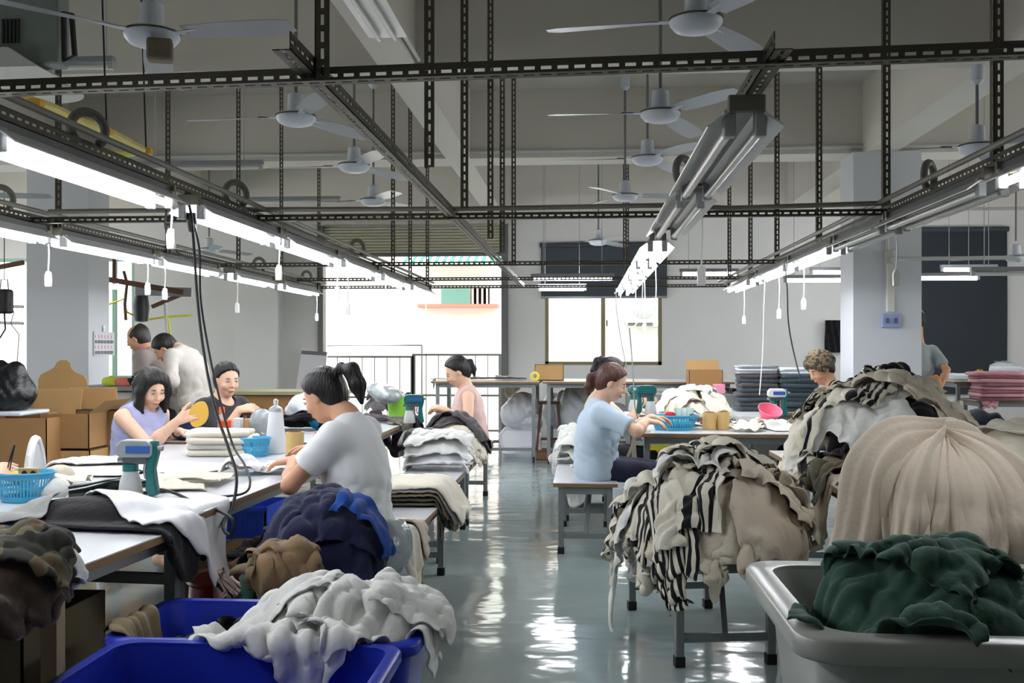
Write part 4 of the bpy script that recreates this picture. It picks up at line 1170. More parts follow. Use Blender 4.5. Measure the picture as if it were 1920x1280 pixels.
def hand(fd, wrist, d, nrm, thumb, curl=0.35, sc=1.0, spread=0.10):
    """palm, four unequal bent fingers and a thumb leaving the side of the palm; d = along the fingers, nrm = the way the palm faces, thumb = side of the thumb"""
    d = unit(d); nrm = np.array(nrm, float); nrm = unit(nrm-d*(nrm@d)); sd = np.cross(nrm, d)
    if sd@np.array(thumb, float) < 0: sd = -sd
    w = np.array(wrist, float)
    for q in (-0.026, -0.009, 0.009, 0.026):
        fd.cone(w+d*0.012*sc+sd*q*0.75*sc, w+d*0.078*sc+sd*q*1.05*sc, 0.0145*sc, 0.0125*sc, 0.012)
    for q, L, c0 in ((0.027, 0.070, 0.9), (0.009, 0.079, 1.0), (-0.009, 0.073, 1.08), (-0.026, 0.056, 1.2)):
        p = w+d*0.084*sc+sd*q*1.08*sc; dr = unit(d+sd*(q/0.026)*spread); a = curl*c0
        rr = (0.0092, 0.0084, 0.0076, 0.0066)
        for j, fr_ in enumerate((0.44, 0.31, 0.25)):
            dr = unit(dr*math.cos(a)+nrm*math.sin(a)); e = p+dr*L*fr_*sc
            fd.cone(p, e, rr[j]*sc, rr[j+1]*sc, 0.004); p = e; a = curl*c0*1.15
    p = w+d*0.022*sc+sd*0.026*sc; dr = unit(d*0.62+sd*0.72+nrm*0.28)
    for L, r0, r1 in ((0.042, 0.0135, 0.0105), (0.031, 0.0105, 0.0092), (0.025, 0.0092, 0.0075)):
        e = p+dr*L*sc; fd.cone(p, e, r0*sc, r1*sc, 0.008); p = e; dr = unit(dr*0.9+d*0.35+nrm*curl*0.4)
def ik(S, W, l1, l2, pole):
    S, W = np.array(S, float), np.array(W, float); v = W-S; L = np.linalg.norm(v)
    if L > (l1+l2)*0.985: W = S+v/L*(l1+l2)*0.985; v = W-S; L = np.linalg.norm(v)
    x = (l1*l1-l2*l2+L*L)/(2*L); h = math.sqrt(max(l1*l1-x*x, 1e-6)); u = v/L
    pl = np.array(pole, float); pl = unit(pl-u*(pl@u))
    return S+u*x+pl*h, W
def person(label, spine, fwd, head_dir, arms, legs, top, bottom, hair, skin=None, res=0.007, sc=1.0, female=True, shoulder=None, width=1.0,
           sleeve=0.5, group=None, bust=0.02, hem=None, neck_cut=0.075, eyes=True, foot=True, extra_up=None, nobody=False):
    """spine: pelvis, chest, neck base, head centre (world points); arms: {'l': (wrist, hand dir, palm normal, curl, pole), 'r': ...};
    legs: {'l': (knee, ankle, toe), ...}"""
    skin = skin or m_skin
    Pv, C, N, H = [npv(p) for p in spine]
    f = unit([fwd[0], fwd[1], 0]); up = np.array([0, 0, 1.0]); lf = np.cross(up, f)
    ts = unit(N-Pv); sp2 = unit(N-C); tf = unit(f-sp2*(f@sp2)); pf = unit(f-unit(C-Pv)*(f@unit(C-Pv)))
    hd = unit(head_dir); hl = unit(np.cross(up, hd)); hu = np.cross(hd, hl)
    sw = (shoulder or (0.165 if female else 0.19))*sc
    root = thing('person', label, 'person', (float(Pv[0]), float(Pv[1]), 0.0), group=group)
    Sh = {s_: C+(N-C)*0.62+lf*sg*sw+tf*0.01 for s_, sg in (('l', 1), ('r', -1))}
    pts = [Pv, C, N, H+hu*0.16, H-hu*0.14, H+hd*0.14, H-hd*0.14]
    J = {}
    for s_, (wr, *rest) in arms.items():
        pole = rest[3] if len(rest) > 3 else (0, 0, -1)
        e, w = ik(Sh[s_], npv(wr), 0.275*sc, 0.24*sc, pole); J[s_] = (Sh[s_], e, w); pts += [Sh[s_], e, w, w+unit(rest[0])*0.19*sc]
    for s_, L in legs.items(): pts += [npv(x) for x in L]
    pts = np.array(pts); lo, hi = pts.min(0)-0.17, pts.max(0)+0.17
    hip = {'l': Pv+lf*0.085*sc-up*0.01, 'r': Pv-lf*0.085*sc-up*0.01}
    def torso(fd, e, shoulders=True, low=True):
        A1 = (pf, lf, unit(C-Pv)); A2 = (tf, lf, sp2)
        if low: fd.ell(Pv, A1, ((0.115+e)*width*sc, (0.168+e)*width*sc, (0.125+e)*sc), 0.05)
        mid = (Pv+C)/2
        fd.ell(mid, A1, ((0.100+e)*width*sc, (0.138+e)*width*sc, 0.17*sc), 0.06)
        fd.ell(C+pf*0.01, A2, ((0.104+e)*width*sc, (0.150+e)*width*sc, 0.16*sc), 0.06)
        if bust and female:
            for sg in (-1, 1): fd.ell(C+tf*0.075*sc+lf*sg*0.068*sc-sp2*0.0, A2, (0.05*sc+e+bust*0.6, 0.058*sc+e, 0.06*sc), 0.04)
        if shoulders: fd.cone(Sh['l']-lf*0.035*sc, Sh['r']+lf*0.035*sc, (0.058+e)*sc, (0.058+e)*sc, 0.06)
        fd.cone(C+(N-C)*0.45, C+(N-C)*(0.80 if e > 0 else 1.0), (0.085+e)*sc, (0.060+e*0.8)*sc, 0.06)
    def arm(fd, s_, e, upto=2.0, k=0.03):
        S, E, W = J[s_]
        if upto >= 1: fd.cone(S, E, (0.048+e)*sc, (0.037+e)*sc, k)
        else: fd.cone(S, S+(E-S)*upto, (0.050+e)*sc, (0.045+e*1.35)*sc, k)
        if upto > 1:
            t = min(upto-1, 1); M_ = E+(W-E)*0.35
            fd.cone(E, M_, (0.037+e)*sc, (0.039+e)*sc, 0.02)
            fd.cone(M_, E+(W-E)*max(t, 0.36), (0.039+e)*sc, (0.026+e)*sc, 0.02)
    def leg(fd, s_, e, upto=2.0, k=0.05):
        Kn, An, To = [npv(x) for x in legs[s_]]; Hp = hip[s_]
        fd.cone(Hp, Kn, (0.082+e)*sc, (0.056+e)*sc, k)
        if upto > 1:
            t = min(upto-1, 1); mid = Kn+(An-Kn)*0.35
            fd.cone(Kn, mid, (0.055+e)*sc, (0.054+e)*sc, 0.03); fd.cone(mid, Kn+(An-Kn)*max(t, 0.36), (0.054+e)*sc, (0.036+e*1.2)*sc, 0.03)
    # ---- skin
    fd = Field(lo, hi, res)
    torso(fd, -0.012)
    for s_ in J: arm(fd, s_, 0.0)
    for s_ in legs:
        leg(fd, s_, -0.010); Kn, An, To = [npv(x) for x in legs[s_]]
        if foot:
            hl_ = An-unit(To-An)*0.03-up*0.03; fd.chain([An, hl_], [0.036, 0.034], 0.02); fd.chain([hl_, (hl_+To)/2+up*0.012, To], [0.034, 0.035, 0.022], 0.02)
    fd.chain([N-sp2*0.03, H-hu*0.05-hd*0.028], [0.055*sc, 0.050*sc], 0.03)
    # head
    Ah = (hd, hl, hu); h_ = sc*1.0
    fd.ell(H+hu*0.022*h_-hd*0.012, Ah, (0.094*h_, 0.076*h_, 0.090*h_), 0.02)
    fd.ell(H-hu*0.030*h_+hd*0.022*h_, Ah, (0.068*h_, 0.061*h_, 0.082*h_), 0.03)
    fd.ell(H-hu*0.090*h_+hd*0.058*h_, Ah, (0.024, 0.026, 0.022), 0.025)
    for sg in (-1, 1):
        fd.ell(H+hd*0.064*h_+hl*sg*0.036*h_-hu*0.032*h_, Ah, (0.022, 0.024, 0.022), 0.02)
        fd.ell(H+hd*0.091*h_+hl*sg*0.031*h_+hu*0.006*h_, Ah, (0.014, 0.020, 0.011), 0.014, 'cut')
        fd.ell(H-hd*0.002+hl*sg*0.076*h_-hu*0.012, (unit(hd*0.95-hl*sg*0.35), hl, hu), (0.017, 0.009, 0.030), 0.008)
    fd.chain([H+hd*0.086*h_+hu*0.012*h_, H+hd*0.104*h_-hu*0.026*h_], [0.009, 0.0125], 0.012)
    for sg in (-1, 1): fd.ell(H+hd*0.096*h_+hl*sg*0.011-hu*0.030*h_, Ah, (0.009, 0.008, 0.008), 0.006)
    fd.ell(H+hd*0.088*h_-hu*0.057*h_, Ah, (0.010, 0.022, 0.0075), 0.008); fd.ell(H+hd*0.086*h_-hu*0.068*h_, Ah, (0.010, 0.018, 0.0075), 0.008)
    for s_ in J:
        S, E, W = J[s_]; wr, dr, nr, cu, *_ = arms[s_]
        th = hl*0
        thv = arms[s_][5] if len(arms[s_]) > 5 else (up*0.8+(-lf if s_ == 'l' else lf)*0.6)
        hand(fd, W, dr, nr, thv, cu, sc*0.98)
    body = fd.obj('body', skin, root)
    # ---- clothes
    rs = np.random.default_rng(abs(hash(label)) % 1000 if False else len(label)*7+int(abs(Pv[0])*100))
    ph = rs.uniform(0, 6, 6)
    wr_ = lambda x, y, z: (np.sin(x*38+z*26+ph[0]+2*np.sin(y*17+ph[1]))+np.sin(y*33-z*41+ph[2]+1.7*np.sin(x*21+ph[3]))+0.6*np.sin(z*70+x*40+ph[4]+2*np.sin(y*30)))
    if top:
        mt, nm = top
        fd = Field(lo, hi, res)
        torso(fd, 0.014, shoulders=True)
        if sleeve:
            for s_ in J:
                f2 = Field(lo, hi, res); arm(f2, s_, 0.017 if sleeve < 1.5 else 0.012, sleeve, 0.03)
                if sleeve < 1.9:
                    S, E, W = J[s_]; a_, b_ = (S, E) if sleeve <= 1 else (E, W); q = a_+(b_-a_)*(sleeve if sleeve <= 1 else sleeve-1)
                    f2.plane(q, b_-a_, 0.004)
                h = np.maximum(0.035-np.abs(fd.V-f2.V), 0)/0.035
                fd.V = np.minimum(fd.V, f2.V)-h*h*0.035*0.25
        elif J:
            for sg, s_ in ((1, 'l'), (-1, 'r')):
                if s_ in J: fd.plane(Sh[s_]-lf*sg*0.012, lf*sg+sp2*0.25, 0.006, (Sh[s_]-0.13, Sh[s_]+0.13))
        fd.noise(wr_, 0.0014)
        def drape_(x, y, z):          # folds that run from shoulder and armpit to the waist
            a = (x-Pv[0])*f[0]+(y-Pv[1])*f[1]; b = (x-Pv[0])*lf[0]+(y-Pv[1])*lf[1]; w = np.clip(1.2-np.abs(z-(Pv[2]+C[2])/2)/0.22, 0, 1)
            q = np.sin(a*34+b*20+(z-Pv[2])*30+2.2*np.sin(z*16+ph[5])+ph[0])+0.7*np.sin(b*52-(z-Pv[2])*34+1.6*np.sin(a*22+ph[1]))
            return -np.abs(q)*w
        fd.noise(drape_, 0.0055)
        fd.ell(N+tf*0.045+sp2*0.030, (tf, lf, sp2), (neck_cut, neck_cut*0.95, neck_cut), 0.008, 'cut')
        if hem is not None: fd.plane((0, 0, hem), (0, 0, -1), 0.01)
        fd.obj(nm, mt, root)
    if bottom and legs:
        mb_, nm, upto = bottom
        fd = Field(lo, hi, max(res, 0.008))
        fd.ell(Pv-up*0.015, (f, lf, up), (0.118*width*sc, 0.165*width*sc, 0.11*sc), 0.05)
        for s_ in legs: leg(fd, s_, 0.008, upto)
        fd.noise(wr_, 0.002)
        fd.obj(nm, mb_, root)
    # ---- hair
    if hair:
        style, mh = hair[0], hair[1]
        q = [H-hd*0.2-0.2, H+hd*0.2+0.2]
        fd = Field(H-0.36*sc, H+0.30*sc, min(res, 0.006))
        g = 0.020 if style == 'bob' else 0.013
        fd.ell(H+hu*0.026*h_-hd*0.014, Ah, (0.094*h_+g, 0.076*h_+g, 0.090*h_+g), 0.0)
        fd.ell(H-hu*0.02*h_-hd*0.045, Ah, (0.060*h_+g*0.6, 0.064*h_+g*0.6, 0.068*h_+g), 0.02)
        if style == 'bald':
            fd.plane(H+hd*0.02+hu*0.06, hd*0.55+hu*0.8, 0.01); fd.plane(H+hd*0.03-hu*0.01, hd*0.9-hu*0.3, 0.01)
        elif style in ('bun', 'ponytail'): fd.plane(H+hd*0.040+hu*0.040, hd*0.80-hu*0.52, 0.012)
        else: fd.plane(H+hd*0.050+hu*0.030, hd*0.80-hu*0.52, 0.01)
        fd.plane(H-hu*0.085, -hu*0.9+hd*0.45, 0.01)
        if style not in ('bob',):
            for sg in (-1, 1): fd.ell(H+hd*0.012+hl*sg*0.082-hu*0.022, Ah, (0.026, 0.030, 0.036), 0.01, 'cut')
        if style == 'ponytail':
            tail = hair[2]; pts_ = [H+hu*tail[0][0]*1.0-hd*tail[0][1] for _ in (0,)]
            tp = [H+hu*a_-hd*b_+np.array([0, 0, c_]) for a_, b_, c_ in tail]
            fd.chain(tp, hair[3], 0.015)
        if style == 'bob':
            for sg in (-1, 1):
                fd.chain([H+hu*0.07+hl*sg*0.055+hd*0.03, H+hu*0.0+hl*sg*0.088+hd*0.035, H-hu*0.07+hl*sg*0.086+hd*0.035-up*0.02, H-up*0.135+hl*sg*0.076+hd*0.03], [0.034, 0.028, 0.026, 0.012], 0.03)
                fd.chain([H+hu*0.02+hl*sg*0.08-hd*0.03, H-up*0.10+hl*sg*0.078-hd*0.03], [0.036, 0.022], 0.03)
            fd.chain([H-hd*0.075, H-hd*0.07-up*0.11], [0.055, 0.036], 0.04)
        if style == 'bun':
            fd.ell(H-hd*0.115+hu*0.00, Ah, (0.036, 0.036, 0.036), 0.02)
        fd.noise(lambda x, y, z: np.sin(((x-H[0])*hl[0]+(y-H[1])*hl[1]+(z-H[2])*hl[2])*210+2*np.sin(((x-H[0])*hd[0]+(y-H[1])*hd[1]+(z-H[2])*hd[2])*30)), 0.0016)
        ho = fd.obj('hair', mh, root)
        if style == 'ponytail':
            c0 = tp[1]; MBt = MB().torus((0, 0, 0), hair[3][1]*1.0, 0.008, Matrix.Rotation(0.3, 4, 'Z'))
            tie = MBt.build('hair_tie', mat('hair_tie', (30, 26, 34), 0.6), ho, loc=(c0-np.array(root.location)).tolist())
    if eyes:
        L = np.array(root.location); M = Matrix(((hd[0], hl[0], hu[0], 0), (hd[1], hl[1], hu[1], 0), (hd[2], hl[2], hu[2], 0), (0, 0, 0, 1)))
        for sg in (-1, 1):
            c = H+hd*0.0795*h_+hl*sg*0.031*h_+hu*0.004*h_-L
            T = Matrix.Translation(c.tolist()) @ M
            prof = [(0, -1), (0.5, -0.866), (0.866, -0.5), (1, 0), (0.866, 0.5), (0.5, 0.866), (0, 1)]
            e = MB().lathe([(r*0.0125, z*0.0058) for r, z in prof], n=14, M=T).build('eye', m_eyew, root)
            MB().lathe([(r*0.0048, z*0.0048) for r, z in prof], n=12, M=T @ Matrix.Translation((0.0088, 0, -0.0015))).build('iris', m_iris, e)
            a0 = [H+hd*(0.088-abs(t)*0.010-0.004*(t+0.5))*h_+hl*sg*(0.032+t*0.030)*h_+hu*(0.026-0.006*(t*2)**2*0.5)*h_-L for t in (-0.5, -0.25, 0, 0.25, 0.5)]
            MB().tube([p.tolist() for p in a0], 0.0028, 6, rf=[0.0018, 0.003, 0.0032, 0.0026, 0.0014]).build('eyebrow', m_brow, root)
            a1 = [H+hd*(0.0915-abs(t)*0.012)*h_+hl*sg*(0.031+t*0.024)*h_+hu*(0.0105-0.006*(t*2)**2)*h_-L for t in (-0.5, -0.25, 0, 0.25, 0.5)]
            MB().tube([p.tolist() for p in a1], 0.0018, 6).build('eyelid', m_brow, root)
        a2 = [H+hd*(0.0975-0.010*(t*2)**2)*h_+hl*t*0.044*h_-hu*(0.0625+0.002*abs(t))*h_-L for t in (-0.5, -0.3, -0.1, 0.1, 0.3, 0.5)]
        MB().tube([p.tolist() for p in a2], 0.004, 8, rf=[0.0015, 0.0042, 0.005, 0.005, 0.0042, 0.0015]).build('lips', m_lip, root)
    return root, J, (H, hd, hl, hu)
D3 = lambda px, py, d: npv(at_d(px, py, d))
def legs_seated(pel, f, seat, spread=0.10, reach=0.40, tuck=0.02):
    pel, f = npv(pel), unit([f[0], f[1], 0]); lf = np.cross([0, 0, 1.0], f); out = {}
    for s_, sg in (('l', 1), ('r', -1)):
        kn = pel+f*reach+lf*sg*spread; kn[2] = seat+0.045
        an = kn-f*tuck; an[2] = 0.085; to = an+f*0.16; to[2] = 0.03; out[s_] = (kn, an, to)
    return out

# ================================================================ THE PEOPLE IN THE ROOM
t_white = mat('tee_white', (234, 236, 238), 0.85, var=0.03, bump=0.15, bscale=300)
t_lav = mat('vest_lavender', (164, 166, 202), 0.85, var=0.04, bump=0.15, bscale=300)
t_black = mat('blouse_black', (26, 25, 30), 0.7, var=0.1)
t_pink = mat('vest_pink', (214, 184, 178), 0.85, var=0.04, bump=0.15, bscale=300)
t_blue = mat('shirt_pale_blue', (186, 204, 220), 0.85, var=0.06, scale=60, stretch=(1, 1, 0.05), bump=0.15, bscale=200)
t_taupe = mat('shirt_taupe', (150, 138, 134), 0.85, var=0.06)
t_stripe = mat('shirt_light_grey', (182, 176, 168), 0.85, var=0.10, scale=50, stretch=(1, 1, 0.05))
t_grey = mat('tee_grey', (150, 160, 160), 0.85, var=0.04)
p_black = mat('trousers_black', (22, 22, 26), 0.85)
p_navy = mat('trousers_navy', (28, 32, 52), 0.85)
p_jean = mat('trousers_blue', (36, 46, 84), 0.85)
scarf = None
# 1 white shirt, front left, seen from her left and a little behind
f = (-0.97, 0.24)
sp = [D3(672, 983, 4.40), D3(676, 872, 4.44), D3(652, 778, 4.47), D3(607, 740, 4.52)]
person('woman in a white t-shirt with a black ponytail bending over cloth at the left table', sp, f, (-0.82, 0.30, -0.50),
       {'l': (D3(552, 862, 4.52), (-0.95, 0.22, -0.12), (0, 0.2, -1), 0.32, (0.5, -0.9, -0.02), (-0.2, 1, 0.3)),
        'r': (D3(588, 838, 4.80), (-0.95, -0.1, -0.15), (0, -0.3, -1), 0.45, (0.3, 0.5, -0.9), (-0.2, -1, 0.3))},
       {'l': (D3(560, 1010, 4.22), D3(430, 1078, 4.15), D3(352, 1082, 4.15)), 'r': (D3(560, 985, 4.6), D3(450, 1060, 4.55), D3(385, 1080, 4.55))},
       (t_white, 't_shirt'), (p_black, 'trousers', 1.75), ('ponytail', m_hairb, [(0.05, 0.09, 0), (0.05, 0.138, 0.012), (0.04, 0.195, -0.02), (0.02, 0.222, -0.08), (0.0, 0.235, -0.15)], [0.028, 0.018, 0.037, 0.038, 0.010]),
       res=0.006, sleeve=0.62, width=1.08, skin=m_skin2)
# 2 lavender vest
f = (0.93, -0.36)
sp = [D3(250, 893, 6.28), D3(256, 812, 6.28), D3(270, 757, 6.28), D3(284, 728, 6.25)]
_, J2, _ = person('woman in a lavender sleeveless top with a loose black bob holding a yellow card', sp, f, (0.72, -0.56, -0.38),
       {'r': (D3(335, 787, 6.04), (0.86, -0.1, 0.35), (0.1, 0.95, -0.2), 0.35, (-0.3, -0.2, -1), (0.1, 0.2, 1)),
        'l': (D3(336, 808, 6.44), (0.97, 0.05, -0.10), (0, 0, -1), 0.12, (-0.2, 0.6, -0.8), (0, -1, 0.1))},
       legs_seated(sp[0], f, 0.47, reach=0.36), (t_lav, 'sleeveless_top'), (p_black, 'trousers', 1.9), ('bob', m_hairb), res=0.006, sleeve=0, width=1.05)
# 3 black blouse
f = (0.86, -0.5)
sp = [D3(410, 852, 7.3), D3(411, 790, 7.3), D3(416, 746, 7.29), D3(425, 711, 7.25)]
person('woman in a black blouse with pulled back black hair working beside the orange cup', sp, f, (0.70, -0.68, -0.20),
       {'r': (D3(448, 768, 7.08), (0.95, 0.1, 0.12), (0.1, 0.6, -0.8), 0.5, (-0.3, -0.2, -1), (0, 0.3, 1)),
        'l': (D3(452, 774, 7.35), (0.9, -0.2, 0.1), (0, -0.4, -0.8), 0.5, (0.1, 0.5, -1), (0, 0, 1))},
       legs_seated(sp[0], f, 0.47, reach=0.34), (t_black, 'blouse'), (p_black, 'trousers', 1.9), ('bun', m_hairb), res=0.006, sleeve=0.9, neck_cut=0.088, width=1.08, sc=1.04)
# 4, 5 two men bending over a bench at the back left
f = (-0.98, 0.1)
sp = [D3(322, 752, 9.5), D3(303, 690, 9.5), D3(277, 655, 9.5), D3(258, 633, 9.5)]
def standing(pel, f, kneeb=0.03):
    pel, f = npv(pel), unit([f[0], f[1], 0]); lf = np.cross([0, 0, 1.0], f); out = {}
    for s_, sg in (('l', 1), ('r', -1)):
        an = pel+lf*sg*0.10+f*0.02; an[2] = 0.085; kn = (pel+an)/2+f*kneeb+lf*sg*0.02; to = an+f*0.17; to[2] = 0.03; out[s_] = (kn, an, to)
    return out
person('balding man in a taupe shirt bending over a bench at the back left', sp, f, (-0.90, -0.05, -0.40),
       {'l': (D3(245, 728, 9.35), (-0.8, 0, -0.5), (0, 0, -1), 0.4, (0.3, -0.4, -0.6)), 'r': (D3(240, 728, 9.75), (-0.8, 0, -0.5), (0, 0, -1), 0.4, (0.3, 0.4, -0.6))},
       standing(sp[0], f), (t_taupe, 'shirt'), (p_black, 'trousers', 1.95), ('bald', m_hairg), skin=m_skin2, res=0.009, female=False, sleeve=0.6, sc=1.06)
sp = [D3(368, 752, 9.1), D3(360, 690, 9.1), D3(332, 652, 9.1), D3(309, 652, 9.1)]
person('man in a light grey striped shirt bowed low beside the taupe shirted man', sp, f, (-0.72, -0.15, -0.72),
       {'l': (D3(300, 738, 8.9), (-0.6, 0, -0.7), (0, 0, -1), 0.4, (0.3, -0.4, -0.3)), 'r': (D3(305, 738, 9.3), (-0.6, 0, -0.7), (0, 0, -1), 0.4, (0.3, 0.4, -0.3))},
       standing(sp[0], f), (t_stripe, 'shirt'), (p_jean, 'trousers', 1.95), ('short', m_hairb), skin=m_skin2, res=0.009, female=False, sleeve=1.7, sc=1.04, width=1.1)
# 6 pink vest
f = (-0.97, -0.2)
sp = [D3(886, 822, 8.55), D3(881, 766, 8.55), D3(874, 728, 8.55), D3(857, 696, 8.52)]
person('woman in a pale pink sleeveless top with a black ponytail before the bright doorway', sp, f, (-0.82, -0.25, -0.48),
       {'l': (D3(836, 768, 8.3), (-0.9, 0.1, 0.25), (0.1, 0.3, -0.9), 0.5, (0.5, -0.5, -0.9)), 'r': (D3(834, 772, 8.75), (-0.9, -0.1, 0.2), (0, -0.3, -0.9), 0.5, (0.3, 0.5, -0.9))},
       legs_seated(sp[0], f, 0.47), (t_pink, 'sleeveless_top'), (p_navy, 'trousers', 1.9), ('ponytail', m_hairb, [(0.01, 0.085, 0), (0.03, 0.12, 0.0), (0.03, 0.15, -0.015), (0.0, 0.165, -0.06), (-0.02, 0.16, -0.10)], [0.03, 0.016, 0.022, 0.024, 0.010]), res=0.007, sleeve=0, sc=1.06)
# 7 pale blue shirt
f = (0.99, 0.05)
sp = [D3(1118, 872, 6.75), D3(1117, 806, 6.72), D3(1126, 750, 6.7), D3(1148, 716, 6.68)]
person('woman in a pale blue shirt with reddish brown hair reaching into the basket', sp, f, (0.88, -0.12, -0.42),
       {'r': (D3(1212, 789, 6.62), (0.98, 0.05, -0.12), (0, 0.2, -1), 0.4, (-0.6, -0.9, -0.12), (0, 0.8, 0.5)),
        'l': (D3(1222, 782, 6.98), (0.98, -0.05, -0.08), (0, -0.2, -1), 0.4, (-0.3, 0.4, -0.8), (0, -0.8, 0.5))},
       legs_seated(sp[0], f, 0.47, reach=0.42, tuck=0.06), (t_blue, 'shirt'), (p_navy, 'trousers', 1.95), ('ponytail', m_hairr, [(0.0, 0.085, 0), (-0.005, 0.12, 0.0), (-0.015, 0.15, -0.02), (-0.04, 0.155, -0.06), (-0.06, 0.15, -0.09)], [0.032, 0.018, 0.030, 0.030, 0.014]),
       res=0.006, sleeve=0.8, width=1.18)
# 8 hidden behind her
sp = [D3(1118, 850, 7.75), D3(1118, 785, 7.75), D3(1128, 735, 7.75), D3(1147, 700, 7.72)]
person('woman with a high black ponytail mostly hidden behind the pale blue shirted woman', sp, f, (0.9, -0.1, -0.4),
       {'r': (D3(1203, 752, 7.55), (0.93, 0, 0.25), (0, 0.8, -0.3), 0.7, (-0.4, -0.3, -0.8), (0.2, 0.2, 1)),
        'l': (D3(1196, 768, 7.85), (0.98, 0, -0.1), (0, 0, -1), 0.4, (-0.3, 0.4, -0.8))},
       legs_seated(sp[0], f, 0.47), (c_oat if False else mat('blouse_beige', (196, 184, 168), 0.85), 'blouse'), (p_black, 'trousers', 1.95), ('ponytail', m_hairb, [(0.05, 0.08, 0), (0.07, 0.115, 0.0), (0.06, 0.145, -0.02), (0.03, 0.16, -0.07), (0.0, 0.165, -0.12)], [0.034, 0.022, 0.034, 0.032, 0.012]), res=0.008, sleeve=0.9)
# 9 head scarf behind the striped pile
f = (-0.98, -0.1)
sp = [D3(1575, 845, 7.8), D3(1574, 780, 7.8), D3(1562, 730, 7.8), D3(1538, 690, 7.8)]
_, _, (H9, hd9, hl9, hu9) = person('woman in a patterned head cloth bowed behind the tall striped pile', sp, f, (-0.78, -0.25, -0.57),
       {'l': (D3(1500, 785, 7.6), (-0.9, 0, -0.2), (0, 0, -1), 0.4, (0.4, -0.4, -0.8)), 'r': (D3(1500, 785, 8.0), (-0.9, 0, -0.2), (0, 0, -1), 0.4, (0.4, 0.4, -0.8))},
       legs_seated(sp[0], f, 0.47), (t_grey, 't_shirt'), (p_black, 'trousers', 1.95), ('bun', m_hairb), skin=m_skin2, res=0.008, sleeve=0.6)
# 10 grey tee beyond the right column
f = (-0.3, 0.95)
sp = [D3(1722, 765, 10.95), D3(1722, 690, 10.95), D3(1722, 640, 10.95), D3(1715, 600, 10.9)]
person('person in a grey t-shirt half hidden behind the right column', sp, f, (-0.5, 0.8, -0.3),
       {'r': (D3(1762, 728, 10.75), (0.0, 0.3, -0.95), (-1, 0, 0), 0.4, (0.7, -0.5, -0.3)), 'l': (D3(1690, 740, 11.2), (0, 0.3, -0.9), (1, 0, 0), 0.4, (-0.7, -0.4, -0.3))},
       standing(sp[0], f), (t_grey, 't_shirt'), (p_jean, 'trousers', 1.95), ('short', m_hairb), skin=m_skin2, res=0.009, female=False, sleeve=0.75, width=1.12)
# 11 only a hand of this person reaches into the picture
f = (0.98, 0.1)
px0 = at_d(-250, 0, 4.0)
sp = [np.array([px0.x, px0.y, 0.57]), np.array([px0.x+0.02, px0.y, 0.83]), np.array([px0.x+0.08, px0.y, 1.03]), np.array([px0.x+0.14, px0.y, 1.18])]
_, J11, _ = person('person at the left edge of whom only a hand with tweezers shows', sp, f, (0.9, 0.1, -0.4),
       {'r': (D3(-28, 882, 3.95), (0.94, 0.2, -0.02), (0.1, 0.5, -0.8), 0.55, (-0.3, -0.3, -0.9), (0.2, 0.3, 1)),
        'l': (D3(-60, 885, 4.25), (0.98, 0, -0.1), (0, 0, -1), 0.5, (-0.2, 0.4, -0.9))},
       legs_seated(sp[0], f, 0.47), (t_taupe, 'shirt'), (p_black, 'trousers', 1.95), ('bun', m_hairb), res=0.007, sleeve=1.5)

# ================================================================ GARMENTS AND HEAPS
def hf_region(x0, x1, y0, y1, keys, z=0.0, res=0.015):
    h = HF(x0, x1, y0, y1, res, z)
    for k in keys: h.obj(TABLES[k])
    return h
P_ = lambda px, py, z: at_z(px, py, z)
import time as _t; _T0 = _t.time()
